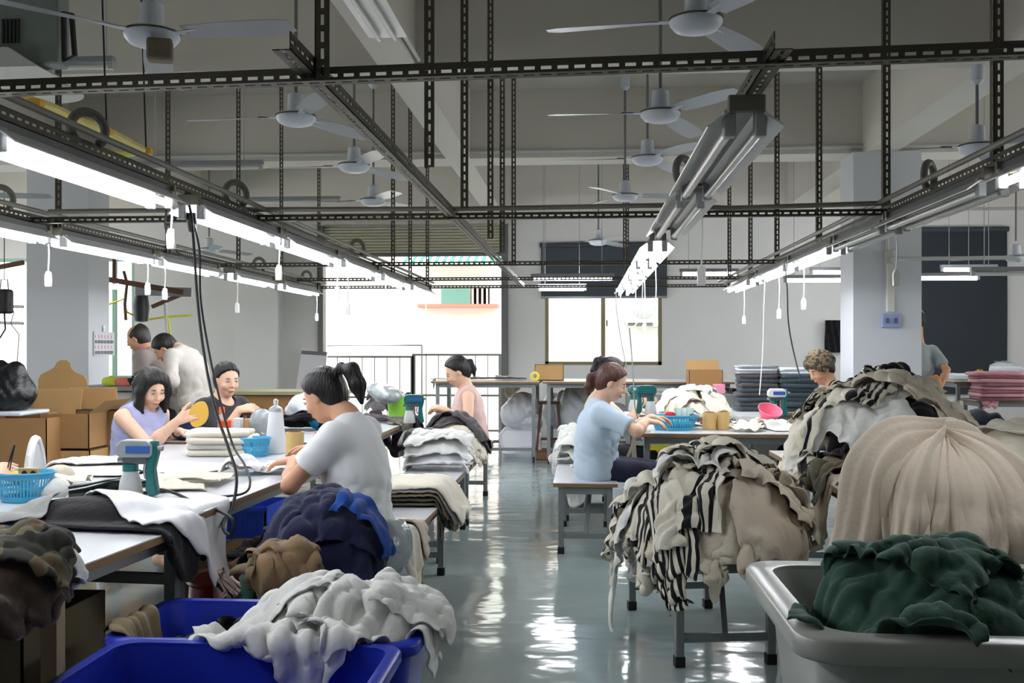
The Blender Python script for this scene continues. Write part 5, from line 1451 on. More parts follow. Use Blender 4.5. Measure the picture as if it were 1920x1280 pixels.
# ---------------------------------------------------------------- right: striped pile on the near bench
hr = hf_region(-0.35, 2.6, 2.1, 7.4, ['BR', 'RF'], 0.0)
hr.dome(0.62, 4.62, 0.38, 0.62, 0.46, 0.30, 2.2); lumps(hr, 0.1, 1.2, 3.9, 5.4, 0.5, 0.05, 5)
heap_core('knitwear_heap', 'crumpled inside of the near black and white striped pile on the bench', 'heap', hr, c_cream, 0.2, 1.04, 3.96, 5.28, 0.5, amp=0.035)
KN = 'sweaters in the near striped pile'
spec = [
 ('cream knit sweater hanging lowest at the left end of the near striped pile', 0.24, 5.05, c_cream, 1.9, .6, (0.7, 0.44)),
 ('lacy white sweater hanging over the bench edge below the fine stripes', 0.24, 4.72, c_white, 1.5, .6, (0.74, 0.46)),
 ('pale cream sweater hanging beside the lacy one on the near pile', 0.27, 4.46, c_cream, 1.4, .62, (0.74, 0.46)),
 ('blue grey striped sweater whose sleeve hangs down to the bench rung', 0.32, 4.28, c_strA, 1.57, .6, (0.8, 0.36)),
 ('oatmeal sweater hanging at the near corner of the striped pile', 0.48, 4.13, c_oat, 0.4, .6, (0.7, 0.46)),
 ('oatmeal sweater hanging beside the grey bin from the striped pile', 0.78, 4.12, c_oat, 2.6, .6, (0.74, 0.5)),
 ('oatmeal sweater hanging deepest over the near end of the bench', 0.60, 4.06, c_oat, 1.5, .72, (0.86, 0.5)),
 ('taupe sweater hanging beside the deepest one over the near end of the bench', 0.76, 4.08, c_beige, 1.65, .72, (0.84, 0.46)),
 ('black barred cream sweater hanging low over the aisle side of the bench', 0.26, 4.36, c_strB, 0.1, .74, (0.84, 0.5)),
 ('lacy white sweater hanging longest over the aisle side of the near pile', 0.25, 4.60, c_white, 0.05, .8, (0.92, 0.5)),
 ('yellowish cream sweater hanging longest at the far end of the near pile', 0.26, 4.92, c_cream, 0.1, .8, (0.84, 0.46)),
 ('finely striped sweater hanging at the near left corner of the near pile', 0.36, 4.10, c_strA, 1.45, .78, (0.84, 0.3)),
 ('barred cream sweater low in the front of the near striped pile', 0.46, 4.16, c_strB, 1.2, .55, (0.66, 0.46)),
 ('oatmeal sweater rolled along the near end of the striped pile', 0.76, 4.24, c_oat, 0.15, .55, (0.8, 0.46)),
 ('black barred sweater poking out at the left middle of the near pile', 0.38, 4.44, c_strB, 2.2, .55, (0.7, 0.44)),
 ('white sweater with black yoke bars low at the left of the near pile', 0.30, 4.98, c_strB, 0.5, .58, (0.8, 0.5)),
 ('white sweater across the middle of the near striped pile', 0.56, 4.36, c_white, 0.8, .6, (0.8, 0.48)),
 ('oatmeal sweater at the right front of the near pile beside the beige bundle', 0.92, 4.36, c_oat, 0.2, .58, (0.9, 0.5)),
 ('finely striped black and white sweater on the left shoulder of the near pile', 0.42, 5.16, c_strA, 2.8, .58, (0.8, 0.46)),
 ('barred sweater spread over the front middle of the near pile', 0.60, 4.36, c_strB, 0.3, .62, (0.72, 0.46)),
 ('white sweater balled up left of the top of the near striped pile', 0.44, 4.78, c_white, 2.4, .55, (0.7, 0.44)),
 ('pale cream sweater on the right shoulder of the near striped pile', 0.92, 4.72, c_cream, 1.0, .6, (0.9, 0.5)),
 ('cream sweater with wide black bars on top of the near striped pile', 0.58, 4.64, c_strB, 1.2, .6, (0.84, 0.52)),
 ('broad barred sweater crowning the near striped pile', 0.70, 4.98, c_strC, 2.0, .58, (0.9, 0.5)),
 ('black edged cream sweater uppermost at the front of the near pile', 0.66, 4.52, c_strB, 2.5, .6, (0.7, 0.46))]
for i, (lb, x, y, m, r, cr, sz) in enumerate(spec):
    garment('sweater', lb, 'sweater', hr, x, y, float(hr.at(np.array([x]), np.array([y]))[0])+0.10, m, 'sweater', r, cr, seed=11+i, group=KN, s=0.018, steps=42, size=sz, th=0.006, lam=0.13, amp=1.1)
# ---------------------------------------------------------------- right: tall pile on the edge table
hr.dome(1.52, 5.25, 0.46, 0.44, 0.74, 0.36, 2.0); lumps(hr, 1.0, 2.1, 4.7, 5.8, 0.8, 0.05, 6)
heap_core('knitwear_heap', 'crumpled inside of the tall striped pile in front of the right column', 'heap', hr, c_oat, 0.98, 2.1, 4.7, 5.8, 0.78, amp=0.04, seed=9)
TL = 'garments in the tall pile'
spec = [
 ('khaki cloth bag slumped at the foot of the tall pile', 1.28, 4.72, c_olive, 0.1, .62, 'sheet', (0.9, 0.6)),
 ('olive cloth spread under the white sweater of the tall pile', 1.46, 4.78, c_khaki, 0.4, .70, 'sheet', (0.8, 0.5)),
 ('black knit showing dark in the middle of the tall pile', 1.55, 4.95, c_black, 0.6, .65, 'sweater', None),
 ('black and white barred sweater hanging at the left foot of the tall pile', 1.08, 5.05, c_strC, 1.5, .6, 'sweater', None),
 ('greenish white sweater hanging down the left flank of the tall pile', 1.14, 5.20, c_cream, 1.4, .7, 'sweater', None),
 ('oatmeal sweater with long folds on the right flank of the tall pile', 1.92, 5.25, c_oat, 1.7, .66, 'sweater', None),
 ('cream sweater with a pleated edge down the right flank of the tall pile', 1.80, 5.12, c_cream, 2.1, .66, 'sweater', None),
 ('white sweater lying across the front of the tall pile', 1.38, 4.90, c_white, 0.2, .62, 'sweater', None),
 ('cream sweater with black bars on the front of the tall pile', 1.36, 5.12, c_strB, 0.9, .55, 'sweater', None),
 ('oatmeal sweater near the top of the tall pile', 1.62, 5.18, c_oat, 2.6, .55, 'sweater', None),
 ('finely striped sweater crowning the tall pile', 1.46, 5.36, c_strA, 0.5, .5, 'sweater', None),
 ('dark barred sweater draped over the crest of the tall pile', 1.62, 5.42, c_strC, 0.25, .55, 'sweater', None)]
for i, (lb, x, y, m, r, cr, sh, sz) in enumerate(spec):
    garment('sweater' if sh == 'sweater' else 'cloth', lb, 'sweater' if sh == 'sweater' else 'cloth', hr, x, y, float(hr.at(np.array([x]), np.array([y]))[0])+0.12, m, sh, r, cr, seed=41+i, group=TL, s=0.022, steps=50, size=sz or (1.1, 0.56), th=0.007)
# cream heap and navy heap further right
hr.dome(2.05, 4.75, 0.34, 0.34, 0.74, 0.20, 2.0)
for i, (lb, x, y, m, r) in enumerate([('cream blouse heaped at the right edge behind the beige bundle', 2.02, 4.66, c_cream, 0.4), ('yellowish white blouse heaped uppermost at the right edge behind the beige bundle', 2.14, 4.78, c_cream, 2.0)]):
    garment('blouse', lb, 'blouse', hr, x, y, 1.08, m, 'sweater', r, .62, seed=61+i, s=0.022, steps=50, th=0.006)
hr.dome(2.12, 5.55, 0.26, 0.22, 0.74, 0.24, 2.0)
garment('sweater', 'navy sweater heaped behind the tall pile at its right', 'sweater', hr, 2.1, 5.52, 1.1, c_navy, 'sweater', 0.3, .6, seed=66, s=0.024, steps=43)
# ---------------------------------------------------------------- right: beige tied bundle
BC = np.array([1.31, 3.74]); TQ = TABLES['RF']
def bundle_sheet(lb, R, top, hem, nf, ph, amp, apex, th0=0.0, th1=2*PI, off=0.0, seed=1):
    """a cloth gathered at a knot (apex) and hanging over a rounded load: long folds fan out from the knot"""
    nth, nt = int(220*(th1-th0)/(2*PI)), 46
    T, A_ = np.meshgrid(np.linspace(0.004, 1, nt), np.linspace(th0, th1, nth), indexing='ij')
    hz_ = hem+0.05*np.sin(A_*2+ph)+0.035*np.sin(A_*5+2*ph)
    k_ = np.clip(T/0.72, 0, 1)*PI/2
    r = R*np.where(T < 0.72, np.sin(k_)**0.9, 1.0+0.10*(T-0.72)/0.28)
    zc = 0.80
    z = np.where(T < 0.72, zc+(top-zc)*np.cos(k_)**0.85, zc+(hz_-zc)*(T-0.72)/0.28)
    x = BC[0]+r*np.cos(A_)*(1+0.05*np.sin(3*A_+ph)); y = BC[1]+r*np.sin(A_)*0.92
    z = z-0.10*np.clip((x-BC[0]-0.02)/0.35, 0, 1)*np.clip(T*1.3, 0, 1)+0.03*np.clip((BC[0]-x)/0.3, 0, 1)
    P = np.stack([x, y, z], -1)
    n_ = np.cross(np.gradient(P, axis=1), np.gradient(P, axis=0)); n_ /= np.linalg.norm(n_, axis=-1, keepdims=True)+1e-9
    o_ = np.stack([x-BC[0], y-BC[1], z-0.6], -1); n_ *= np.sign((n_*o_).sum(-1, keepdims=True))
    dx, dy, dz = x-apex[0], y-apex[1], z-apex[2]
    D = np.sqrt(dx*dx+dy*dy+dz*dz); TH = np.arctan2(dz, dx)
    TH = np.where(dy > 0.05, A_, TH)
    w_ = 0.35*np.sin(D*11+ph)+0.22*np.sin(D*23+2*ph+A_*2)
    G_ = A_+0.55*np.clip(D/0.4, 0, 1)*np.sin(ph)+0.22*np.sin(D*7+ph)
    F_ = (0.5+0.5*np.sin(G_*nf+1.9*np.sin(G_*2+ph)+1.6*w_))**0.8*(0.85+0.45*np.sin(G_*3+ph))+0.6*np.abs(np.sin(G_*nf*0.86+2.4*np.sin(G_*3+2*ph)+1.5*w_))*(0.7+0.5*np.sin(G_*2-ph))+0.28*np.abs(np.sin(G_*nf*2.1+2*w_))
    P = P+n_*(off*np.clip((T-0.05)/0.25, 0, 1)+1.15*amp*np.clip(D/0.20, 0.10, 1.15)*F_)[..., None]
    over = (np.abs(P[..., 0]-TQ[0]) < TQ[2]+0.012) & (np.abs(P[..., 1]-TQ[1]) < TQ[3]+0.012)
    P[..., 2] = np.where(over, np.maximum(P[..., 2], 0.757+off*0.2), P[..., 2])
    o = grid_mesh('knit_sheet', P, np.ones(T.shape, bool), 0.016, c_beige, 0.006, 1)
    return tag(o, lb, 'knit sheet', 'beige sheets in the tied bundle')
AP = (1.30, 3.52, 0.95)
bundle_sheet('innermost beige knit sheet hanging lowest at the right of the tied bundle', 0.235, 0.955, 0.50, 17, 0.7, 0.040, AP)
bundle_sheet('beige knit sheet hanging over the table front under the tied bundle', 0.24, 0.96, 0.60, 14, 2.1, 0.046, AP, PI*0.75, PI*2.05, 0.004)
bundle_sheet('beige knit sheet forming the left side of the tied bundle', 0.242, 0.968, 0.58, 11, 4.0, 0.050, AP, PI*0.55, PI*1.66, 0.024)
bundle_sheet('beige knit sheet with long pleats on the right side of the tied bundle', 0.245, 0.964, 0.60, 15, 5.2, 0.050, AP, PI*1.36, PI*2.45, 0.012)
# ---------------------------------------------------------------- right: dark green velvet in the grey bin
hg = HF(0.3, 2.2, 1.9, 3.8, 0.012, 0.0)
hg.rect(GB[0]+0.06, GB[1]-0.06, GB[2]+0.06, GB[3]-0.06, 0.58)
gm = (hg.X >= GB[0]) & (hg.X <= GB[1]) & (hg.Y >= GB[2]) & (hg.Y <= GB[3]) & ~((hg.X > GB[0]+0.07) & (hg.X < GB[1]-0.07) & (hg.Y > GB[2]+0.07) & (hg.Y < GB[3]-0.07))
hg.H[gm] = 0.705
hg.dome(0.86, 2.62, 0.24, 0.22, 0.6, 0.17, 2.0); hg.dome(1.25, 2.62, 0.36, 0.24, 0.6, 0.11, 2.2)
GV = 'bottle green velvet garments in the grey bin'
for i, (lb, x, y, r, sz, cr, z) in enumerate([('dark green velvet garment filling the right of the grey bin', 1.22, 2.66, 0.1, (1.0, 0.7), .80, 0.85),
        ('dark green velvet garment rolled along the near rim of the grey bin', 1.14, 2.48, 0.04, (1.2, 0.5), .66, 0.88),
        ('dark green velvet garment gathered over the left rim of the grey bin', 0.74, 2.58, 1.3, (0.8, 0.62), .62, 0.92),
        ('dark green velvet garment crumpled on top in the grey bin', 0.90, 2.66, 0.8, (0.7, 0.62), .50, 0.98)]):
    garment('velvet_garment', lb, 'garment', hg, x, y, z, c_green, 'sheet', r, cr, seed=81+i, s=0.018, steps=54, size=sz, group=GV, th=0.008, fdir=[PI/2, PI/2, 0.2, 0.5][i], lam=[0.2, 0.22, 0.11, 0.12][i])
print('right piles', round(_t.time()-_T0, 1))
# ---------------------------------------------------------------- left tables
hl = hf_region(-3.2, -0.3, 1.7, 9.4, ['T1', 'T2', 'T3', 'T4', 'L0', 'L1', 'L2'], 0.0)
# black and white garment over the table corner
c = P_(190, 978, 0.75); hl.dome(c.x-0.02, c.y, 0.25, 0.13, 0.74, 0.075, 2.6)
garment('garment', 'black knit garment humped under the white one on the nearest table corner', 'garment', hl, c.x+0.08, c.y-0.02, 0.9, c_black, 'sheet', -0.12, 0.92, seed=101, s=0.02, steps=50, size=(0.78, 0.38), th=0.012, hfth=0.016, fric=0.0)
garment('garment', 'white satin knit garment hanging over the table edge on top of the black one', 'garment', hl, -1.57, 3.60, 0.93, c_satin, 'sheet', -0.72, 0.95, seed=104, s=0.02, steps=42, size=(0.92, 0.58), th=0.010, fric=0.0, lam=0.2)
c = P_(335, 1020, 0.66)
for i, (lb, m, dx) in enumerate([('lace edged patterned cloth hanging below the white satin garment at the table corner', mat('lace_pattern', (176, 150, 140), 0.8, var=0.5, scale=60), 0.0)]):
    garment('cloth', lb, 'cloth', hl, c.x+0.16, c.y+0.02, 0.80, cloth_mat('lace_print', (170, 140, 128), stripes=(0.03, [(0.0, 0.3)])), 'sheet', 0.3, 0.7, seed=107, s=0.02, steps=57, size=(0.22, 0.3))
def drop(name, lb, cat, px, py, m, rot, cr, size, seed, shape='sheet', z=0.92, zt=0.75, s=0.022, th=0.007, steps=46, hf=None, **kw):
    q = P_(px, py, zt); return garment(name, lb, cat, hf or hl, q.x, q.y, z, m, shape, rot, cr, seed=seed, s=s, steps=steps, size=size, th=th, **kw)
drop('sweater', 'white sweater laid flat at left before the cardboard boxes', 'sweater', 160, 884, c_white, 0.05, 0.92, (0.62, 0.44), 111, hfth=0.01)
drop('sweater', 'white sweater folded on top of the flat one before the cardboard boxes', 'sweater', 180, 872, c_satin, 0.2, 0.8, (0.66, 0.42), 112, hfth=0.01)
drop('sweater', 'white sweater lying right behind the spray gun', 'sweater', 345, 880, c_white, -0.05, 0.92, (0.46, 0.40), 113, hfth=0.01)
drop('sweater', 'cream sweater with open neck lying in front of the folded stack', 'sweater', 338, 906, c_cream, 0.1, 0.72, (0.50, 0.36), 114, hfth=0.015)
drop('sweater', 'pale cream sweater lying beside the spray gun cable', 'sweater', 300, 925, c_cream, 0.4, 0.8, (0.4, 0.3), 115)
drop('cloth', 'grey flat folded cloth at the left edge of the nearest table', 'cloth', 12, 985, c_grey, 0.1, 0.9, (0.34, 0.2), 116, hfth=0.015)
drop('cloth', 'small cream cloth beside the left blue basket', 'cloth', 112, 912, c_cream, 0.3, 0.55, (0.34, 0.26), 117)
drop('cloth', 'white bunched cloth under the hands of the white shirted woman', 'cloth', 498, 884, c_white, 0.3, 0.55, (0.52, 0.42), 118, steps=40)
drop('cloth', 'small white cloth fold beside the bunched cloth being sewn', 'cloth', 455, 888, c_satin, 0.1, 0.7, (0.3, 0.24), 119)
# beyond: black heap, white plastic, charcoal garments
c = P_(545, 812, 0.75); hl.dome(c.x, c.y+0.1, 0.26, 0.2, 0.74, 0.10, 2.0)
drop('garment', 'black knit heap beside the white thread cone', 'garment', 530, 806, c_black, 0.2, 0.6, (0.9, 0.5), 121, z=1.0)
drop('garment', 'black garment lying behind the red thread spool', 'garment', 600, 805, c_navy, 0.0, 0.65, (0.7, 0.4), 122, z=1.0)
drop('cloth', 'dark cloth under the hand of the lavender topped woman', 'cloth', 370, 822, c_black, 0.0, 0.9, (0.6, 0.3), 123)
drop('cloth', 'dark lace cloth before the black blouse woman', 'cloth', 430, 806, c_plum, 0.0, 0.85, (0.5, 0.3), 124)
c = P_(735, 772, 0.75); hl.dome(c.x-0.02, c.y-0.05, 0.22, 0.55, 0.74, 0.20, 2.0); lumps(hl, c.x-.3, c.x+.3, c.y-.7, c.y+.6, 0.77, 0.04, 14)
heap_core('garment_heap', 'crumpled inside of the charcoal heap on the table before the doorway', 'heap', hl, c_char, c.x-.3, c.x+.25, c.y-.65, c.y+.55, 0.78, amp=0.03, seed=21)
for i, (lb, px, py, m, r) in enumerate([('charcoal trousers heaped on the table right behind the ponytail of the white shirted woman', 716, 790, c_char, 1.2),
     ('dark brown grey trousers sloping over the charcoal heap before the doorway', 728, 782, c_plum, 1.4),
     ('grey trousers spilling over the table end before the doorway', 765, 778, c_char, 0.9)]):
    drop('trousers', lb, 'trousers', px, py, m, r, 0.66, (0.44, 0.98), 131+i, shape='pants', z=1.15, group='dark trousers on the doorway table')
# benches beside the aisle
c = P_(862, 872, 0.47); cx_, cy_ = TABLES['L2'][0], TABLES['L2'][1]
cy_ = 7.86; hl.dome(cx_, cy_+0.02, 0.25, 0.34, 0.46, 0.22, 2.6); lumps(hl, cx_-.3, cx_+.3, cy_-.4, cy_+.5, 0.5, 0.03, 12)
for i, (lb, dx, dy, m, r, sh, sz, z) in enumerate([('grey green knits heaped on the bench below the dark trousers', -0.10, 0.0, c_olive, 0.8, 'sweater', (1.0, 0.5), 0.85),
     ('pale grey green knit hanging in folds over the aisle side of the bench', 0.12, 0.10, c_oat, 1.5, 'sweater', (1.0, 0.56), 0.85),
     ('pale knit with many folds hanging nearest the aisle below the dark trousers', 0.14, -0.05, c_cream, 1.57, 'sheet', (0.5, 0.7), 0.86),
     ('dark plum trousers lying over the knits on the bench', 0.02, 0.05, c_plum, 1.9, 'pants', (0.44, 0.98), 0.95),
     ('charcoal trousers uppermost on the bench by the aisle', 0.03, 0.12, c_char, 1.2, 'pants', (0.44, 0.90), 1.0)]):
    garment('trousers' if sh == 'pants' else 'sweater', lb, 'trousers' if sh == 'pants' else 'sweater', hl, cx_+dx, cy_+dy, z, m, sh, r, 0.66, seed=141+i, s=0.022, steps=46, size=sz, group='clothes on the aisle bench')
q1 = TABLES['L1']; hl.dome(q1[0]+0.02, q1[1]+0.40, 0.22, 0.16, 0.46, 0.10, 2.6)
for i, lb in enumerate(['white sweater lowest in the puffy white pile on the bench beside the aisle', 'white sweater in the middle of the puffy white pile on the bench beside the aisle', 'white sweater topmost in the puffy white pile on the bench beside the aisle']):
    garment('sweater', lb, 'sweater', hl, q1[0]+0.0, q1[1]+0.36+0.02*i, 0.72+0.07*i, [c_satin, c_white, c_white][i], 'sheet', 0.1*i, .66, seed=331+i, s=0.022, steps=45, size=(0.62, 0.42), th=0.014, hfth=0.045, group='puffy white pile')
garment('garment', 'grey furry garment behind the puffy white pile', 'garment', hl, q1[0]-0.2, q1[1]+0.52, 0.75, c_grey, 'sheet', 0.3, .6, seed=336, s=0.022, steps=45, size=(0.4, 0.36))
# folded stack draped over the bench end
cx_ = TABLES['L0'][0]; RL = 'folded cloths draped over the bench end'
for i, (lb, m) in enumerate([('dark olive cloth lowest in the folded stack draped over the bench end', c_olive), ('black grey cloth second lowest in the folded stack draped over the bench end', c_char),
        ('taupe cloth in the middle of the folded stack draped over the bench end', c_khaki), ('grey cloth second from the top of the folded stack draped over the bench end', c_grey), ('cream cloth on top of the folded stack draped over the bench end', c_cream)]):
    garment('cloth', lb, 'cloth', hl, cx_+0.08, 5.66, 0.62+0.05*i, m, 'sheet', 0.03*i, 0.95, seed=151+i, s=0.022, steps=50, size=(0.66+0.03*i, 0.50), group=RL, th=0.012, hfth=0.02, bend=0.5)
for i, (lb, m, y, sz) in enumerate([('taupe knit hanging over the bench beside the white shirted woman', c_khaki, 4.72, (0.60, 0.34)), ('cream ribbed knit hanging over the bench edge behind the blue bin', c_cream, 4.62, (0.62, 0.30)), ('oatmeal knit hanging over the bench edge next to the cream ribbed one', c_oat, 4.88, (0.52, 0.26))]):
    garment('knit_garment', lb, 'garment', hl, TABLES['L0'][0]+0.16, y, 0.66, m, 'sheet', 0.1*i-0.1, 0.86, seed=161+i, s=0.02, steps=50, size=sz, th=0.01)
# navy and khaki heaps
nv = at_d(612, 1000, 3.98); hl.dome(nv.x, nv.y, 0.27, 0.26, 0.40, 0.31, 2.2); lumps(hl, nv.x-.3, nv.x+.3, nv.y-.3, nv.y+.3, 0.5, 0.04, 8)
for i, (lb, dx, dy, m, r, cr) in enumerate([('navy garment hanging at the near side of the dark blue heap behind the blue bins', 0.02, -0.12, c_navy, 0.4, .66), ('navy garment uppermost on the dark blue heap beside the white shirted woman', 0.0, 0.02, c_navy, 1.8, .66),
      ('bright blue sleeve at the right foot of the navy heap', 0.20, -0.10, cloth_mat('knit_royal', (24, 66, 140)), 1.5, .6)]):
    garment('garment', lb, 'garment', hl, nv.x+dx, nv.y+dy, 0.86, m, 'sheet', r, cr, seed=171+i, s=0.022, steps=54, size=(0.74, 0.66) if i < 2 else (0.22, 0.4))
kh = at_d(528, 1075, 3.58); hl.dome(kh.x, kh.y, 0.12, 0.12, 0.2, 0.24, 2.2); lumps(hl, kh.x-.2, kh.x+.2, kh.y-.2, kh.y+.2, 0.3, 0.03, 9)
for i, (lb, dx, dy, m, r) in enumerate([('dark green garment at the foot of the khaki heap', -0.03, -0.05, c_green, 0.4), ('khaki garment heaped before the navy heap', 0.02, 0.0, c_khaki, 1.1), ('brown khaki garment uppermost on the small khaki heap', 0.0, 0.03, cloth_mat('knit_brown', (124, 102, 74)), 2.0)]):
    garment('garment', lb, 'garment', hl, kh.x+dx, kh.y+dy, 0.60, m, 'sheet', r, .5, seed=181+i, s=0.018, steps=45, size=(0.40, 0.38), group='garments in the khaki heap')
# ---------------------------------------------------------------- white heap in the blue bin
hw = HF(-1.7, 0.0, 2.3, 3.6, 0.012, 0.0)
hw.rect(B1[0]+0.03, B1[1]-0.03, B1[2]+0.03, B1[3]-0.03, 0.42)
gm = (hw.X >= B1[0]) & (hw.X <= B1[1]) & (hw.Y >= B1[2]) & (hw.Y <= B1[3]) & ~((hw.X > B1[0]+0.035) & (hw.X < B1[1]-0.035) & (hw.Y > B1[2]+0.035) & (hw.Y < B1[3]-0.035))
hw.H[gm] = 0.555
hw.rect(B2[0], B2[1], B2[2], B2[3]-0.035, 0.25); hw.rect(B2[0], B2[1], B2[3]-0.035, B2[3], 0.565)
yc = (B1[2]+B1[3])/2
hw.dome(B1[1]-0.27, yc, 0.22, 0.17, 0.42, 0.16, 2.0); lumps(hw, B1[0]+.05, B1[1]-.05, B1[2]+.05, B1[3]-.05, 0.3, 0.03, 10)
WB = 'white knits in the blue bin'
for i, (lb, x, y, m, r, cr, sz, z) in enumerate([('brown cloth lying at the left in the blue bin', B1[0]+0.16, yc-0.02, c_khaki, 0.3, .62, (0.6, 0.4), 0.75), ('black cloth at the back left of the blue bin', B1[0]+0.16, yc+0.12, c_black, 0.5, .5, (0.4, 0.3), 0.78),
      ('white knit garment at the back of the blue bin', B1[1]-0.26, yc+0.05, c_white, 0.5, .62, (0.8, 0.6), 0.80), ('white knit garment spilling over the near rim of the blue bin', B1[1]-0.34, yc-0.10, c_white, 1.2, .64, (0.7, 0.62), 0.84),
      ('white knit garment uppermost in the blue bin', B1[1]-0.22, yc+0.02, c_white, 2.2, .60, (0.8, 0.62), 0.90), ('white knit sleeve trailing to the left over the brown cloth', B1[1]-0.50, yc-0.02, c_white, 0.1, .66, (0.6, 0.3), 0.86),
      ('white knit edge hanging over the right rim of the blue bin', B1[1]-0.03, yc+0.02, c_white, 1.6, .70, (0.34, 0.36), 0.82)]):
    garment('knit_garment' if 'knit' in lb else 'cloth', lb, 'garment' if 'knit' in lb else 'cloth', hw, x, y, z, m, 'sheet', r, cr, seed=191+i, s=0.017, steps=57, size=sz, th=0.006, group=WB if 'white' in lb else None)
print('left piles', round(_t.time()-_T0, 1))
# ---------------------------------------------------------------- right work table and far tables
h2 = hf_region(-0.4, 2.2, 6.2, 10.0, ['R1', 'R1b', 'R2b'])
h2.dome(0.92, 8.45, 0.30, 0.36, 0.74, 0.22, 2.0); lumps(h2, 0.5, 1.4, 8.0, 9.0, 0.78, 0.05, 7)
heap_core('knitwear_heap', 'crumpled inside of the cream heap beyond the spray gun', 'heap', h2, c_cream, 0.55, 1.3, 8.0, 8.9, 0.78, amp=0.03, seed=19)
for i, (lb, x, y, m, r, sh, sz, z, cr) in enumerate([
    ('cream sweater hanging low on the left side of the cream heap', 0.72, 8.35, c_cream, 0.4, 'sweater', None, 1.2, .64), ('cream sweater on the right of the cream heap beyond the spray gun', 1.10, 8.4, c_cream, 2.0, 'sweater', None, 1.2, .62),
    ('pale cream sweater crowning the heap beyond the spray gun', 0.90, 8.5, c_white, 1.1, 'sweater', None, 1.25, .6),
    ('grey knit crumpled right of the cream heap', 1.34, 8.1, c_grey, 0.2, 'sheet', (0.5, 0.4), 0.95, .6), ('dark red cloth behind the blue basket at right', 1.0, 7.55, cloth_mat('knit_red', (120, 22, 34)), 0.4, 'sheet', (0.34, 0.24), 0.9, .6),
    ('white cloth left of the toothpaste tubes on the right table', 0.74, 7.5, c_white, 0.1, 'sheet', (0.4, 0.3), 0.9, .6), ('cream cloth with dark edging behind the brown cones', 1.28, 7.62, c_cream, 0.6, 'sweater', (0.9, 0.46), 0.95, .6),
    ('white cloth spread at the right end of the right work table', 1.5, 7.45, c_white, 0.2, 'sheet', (0.4, 0.44), 0.9, .8), ('cream lace cloth just behind the two brown cones', 1.18, 7.3, c_cream, 1.0, 'sheet', (0.36, 0.3), 0.9, .6)]):
    garment('sweater' if sh == 'sweater' else 'cloth', lb, 'sweater' if sh == 'sweater' else 'cloth', h2, x, y, z, m, sh, r, cr, seed=211+i, s=0.024, steps=43, size=sz or (1.0, 0.56))
q = P_(1112, 884, 0.47)
garment('cloth', 'white crumpled cloth on the near end of the bench at right', 'cloth', h2, q.x, q.y, 0.62, c_white, 'sheet', 0.4, .58, seed=231, s=0.02, steps=43, size=(0.36, 0.32))
for i in range(4):
    garment('sweater', ['white sweater lowest in the stack behind the pale blue shirt', 'white sweater second lowest in the stack behind the pale blue shirt', 'white sweater second from top in the stack behind the pale blue shirt', 'white sweater topmost in the stack behind the pale blue shirt'][i], 'sweater', h2, -0.10+0.02*i, 7.72, 0.62+0.09*i, c_white, 'sheet', 0.5*i, .55, seed=235+i, s=0.024, steps=40, size=(0.62, 0.5), hfth=0.04, th=0.012, group='white sweaters stacked on the bench')
tq = TABLES['R1']; tx, ty = tq[0]-tq[2], tq[1]-tq[3]
ct_ = thing('cloth_ties', 'beige cloth ties hanging over the left edge of the right work table', 'ties', (tx, ty+0.14, 0.75))
for k_, (dy, L_, sw_) in enumerate([(-0.05, 0.20, -0.06), (0.0, 0.27, -0.02), (0.04, 0.24, 0.0), (0.08, 0.29, 0.02)]):
    pts_ = [(0.10, dy, 0.006), (0.02, dy, 0.008), (-0.008, dy, 0.0), (-0.014+sw_*0.3, dy, -L_*0.5), (-0.012+sw_, dy+0.01, -L_)]
    mbk = MB()
    for p_, q_ in zip(pts_, pts_[1:]): mbk.bar(p_, q_, 0.022, 0.006, (0, 1, 0) if abs(p_[0]-q_[0]) < abs(p_[2]-q_[2]) else (0, 0, 1))
    mbk.build('strip', c_oat, ct_)
h3 = hf_region(-2.2, 6.5, 9.0, 13.8, ['C1', 'C2', 'C3', 'C4', 'C5'], res=0.02)
for i, (lb, px, py, zt, m, r, sz, cr) in enumerate([('black cloth flat on the cutting table right of the pink topped woman', 930, 712, .96, c_black, 0.1, (0.8, 0.34), .85), ('white and black cloth on the cutting table beside the carton', 960, 709, .96, c_oat, 0.3, (0.6, 0.3), .7),
     ('white cloth on the cutting table left of the pink topped woman', 835, 713, .96, c_white, 0.2, (0.5, 0.3), .8), ('grey cloth on the cutting table right of the carton', 1078, 708, .96, c_grey, 0.2, (0.4, 0.3), .6), ('black cloth behind the ponytail on the cutting table', 1100, 709, .96, c_black, 1.0, (0.34, 0.3), .6),
     ('yellow cloth on the cutting table under the bright window', 1108, 706, .96, cloth_mat('knit_yellow', (222, 214, 120)), 0.4, (0.36, 0.26), .6), ('white cloth heap under the right half of the window', 1205, 706, .96, c_white, 0.1, (0.9, 0.4), .7), ('pale blue cloth on the far table right of the window', 1262, 706, .96, cloth_mat('knit_ice', (170, 200, 204)), 0.2, (0.6, 0.36), .6),
     ('dark cloth at the end of the far table below the window', 1212, 708, .96, c_char, 0.4, (0.3, 0.26), .6)]):
    q = P_(px, py, zt); garment('cloth', lb, 'cloth', h3, q.x, q.y, zt+0.15, m, 'sheet', r, cr, seed=251+i, s=0.028, steps=40, size=sz, hfth=0.02, th=0.01)
print('all cloth', round(_t.time()-_T0, 1))

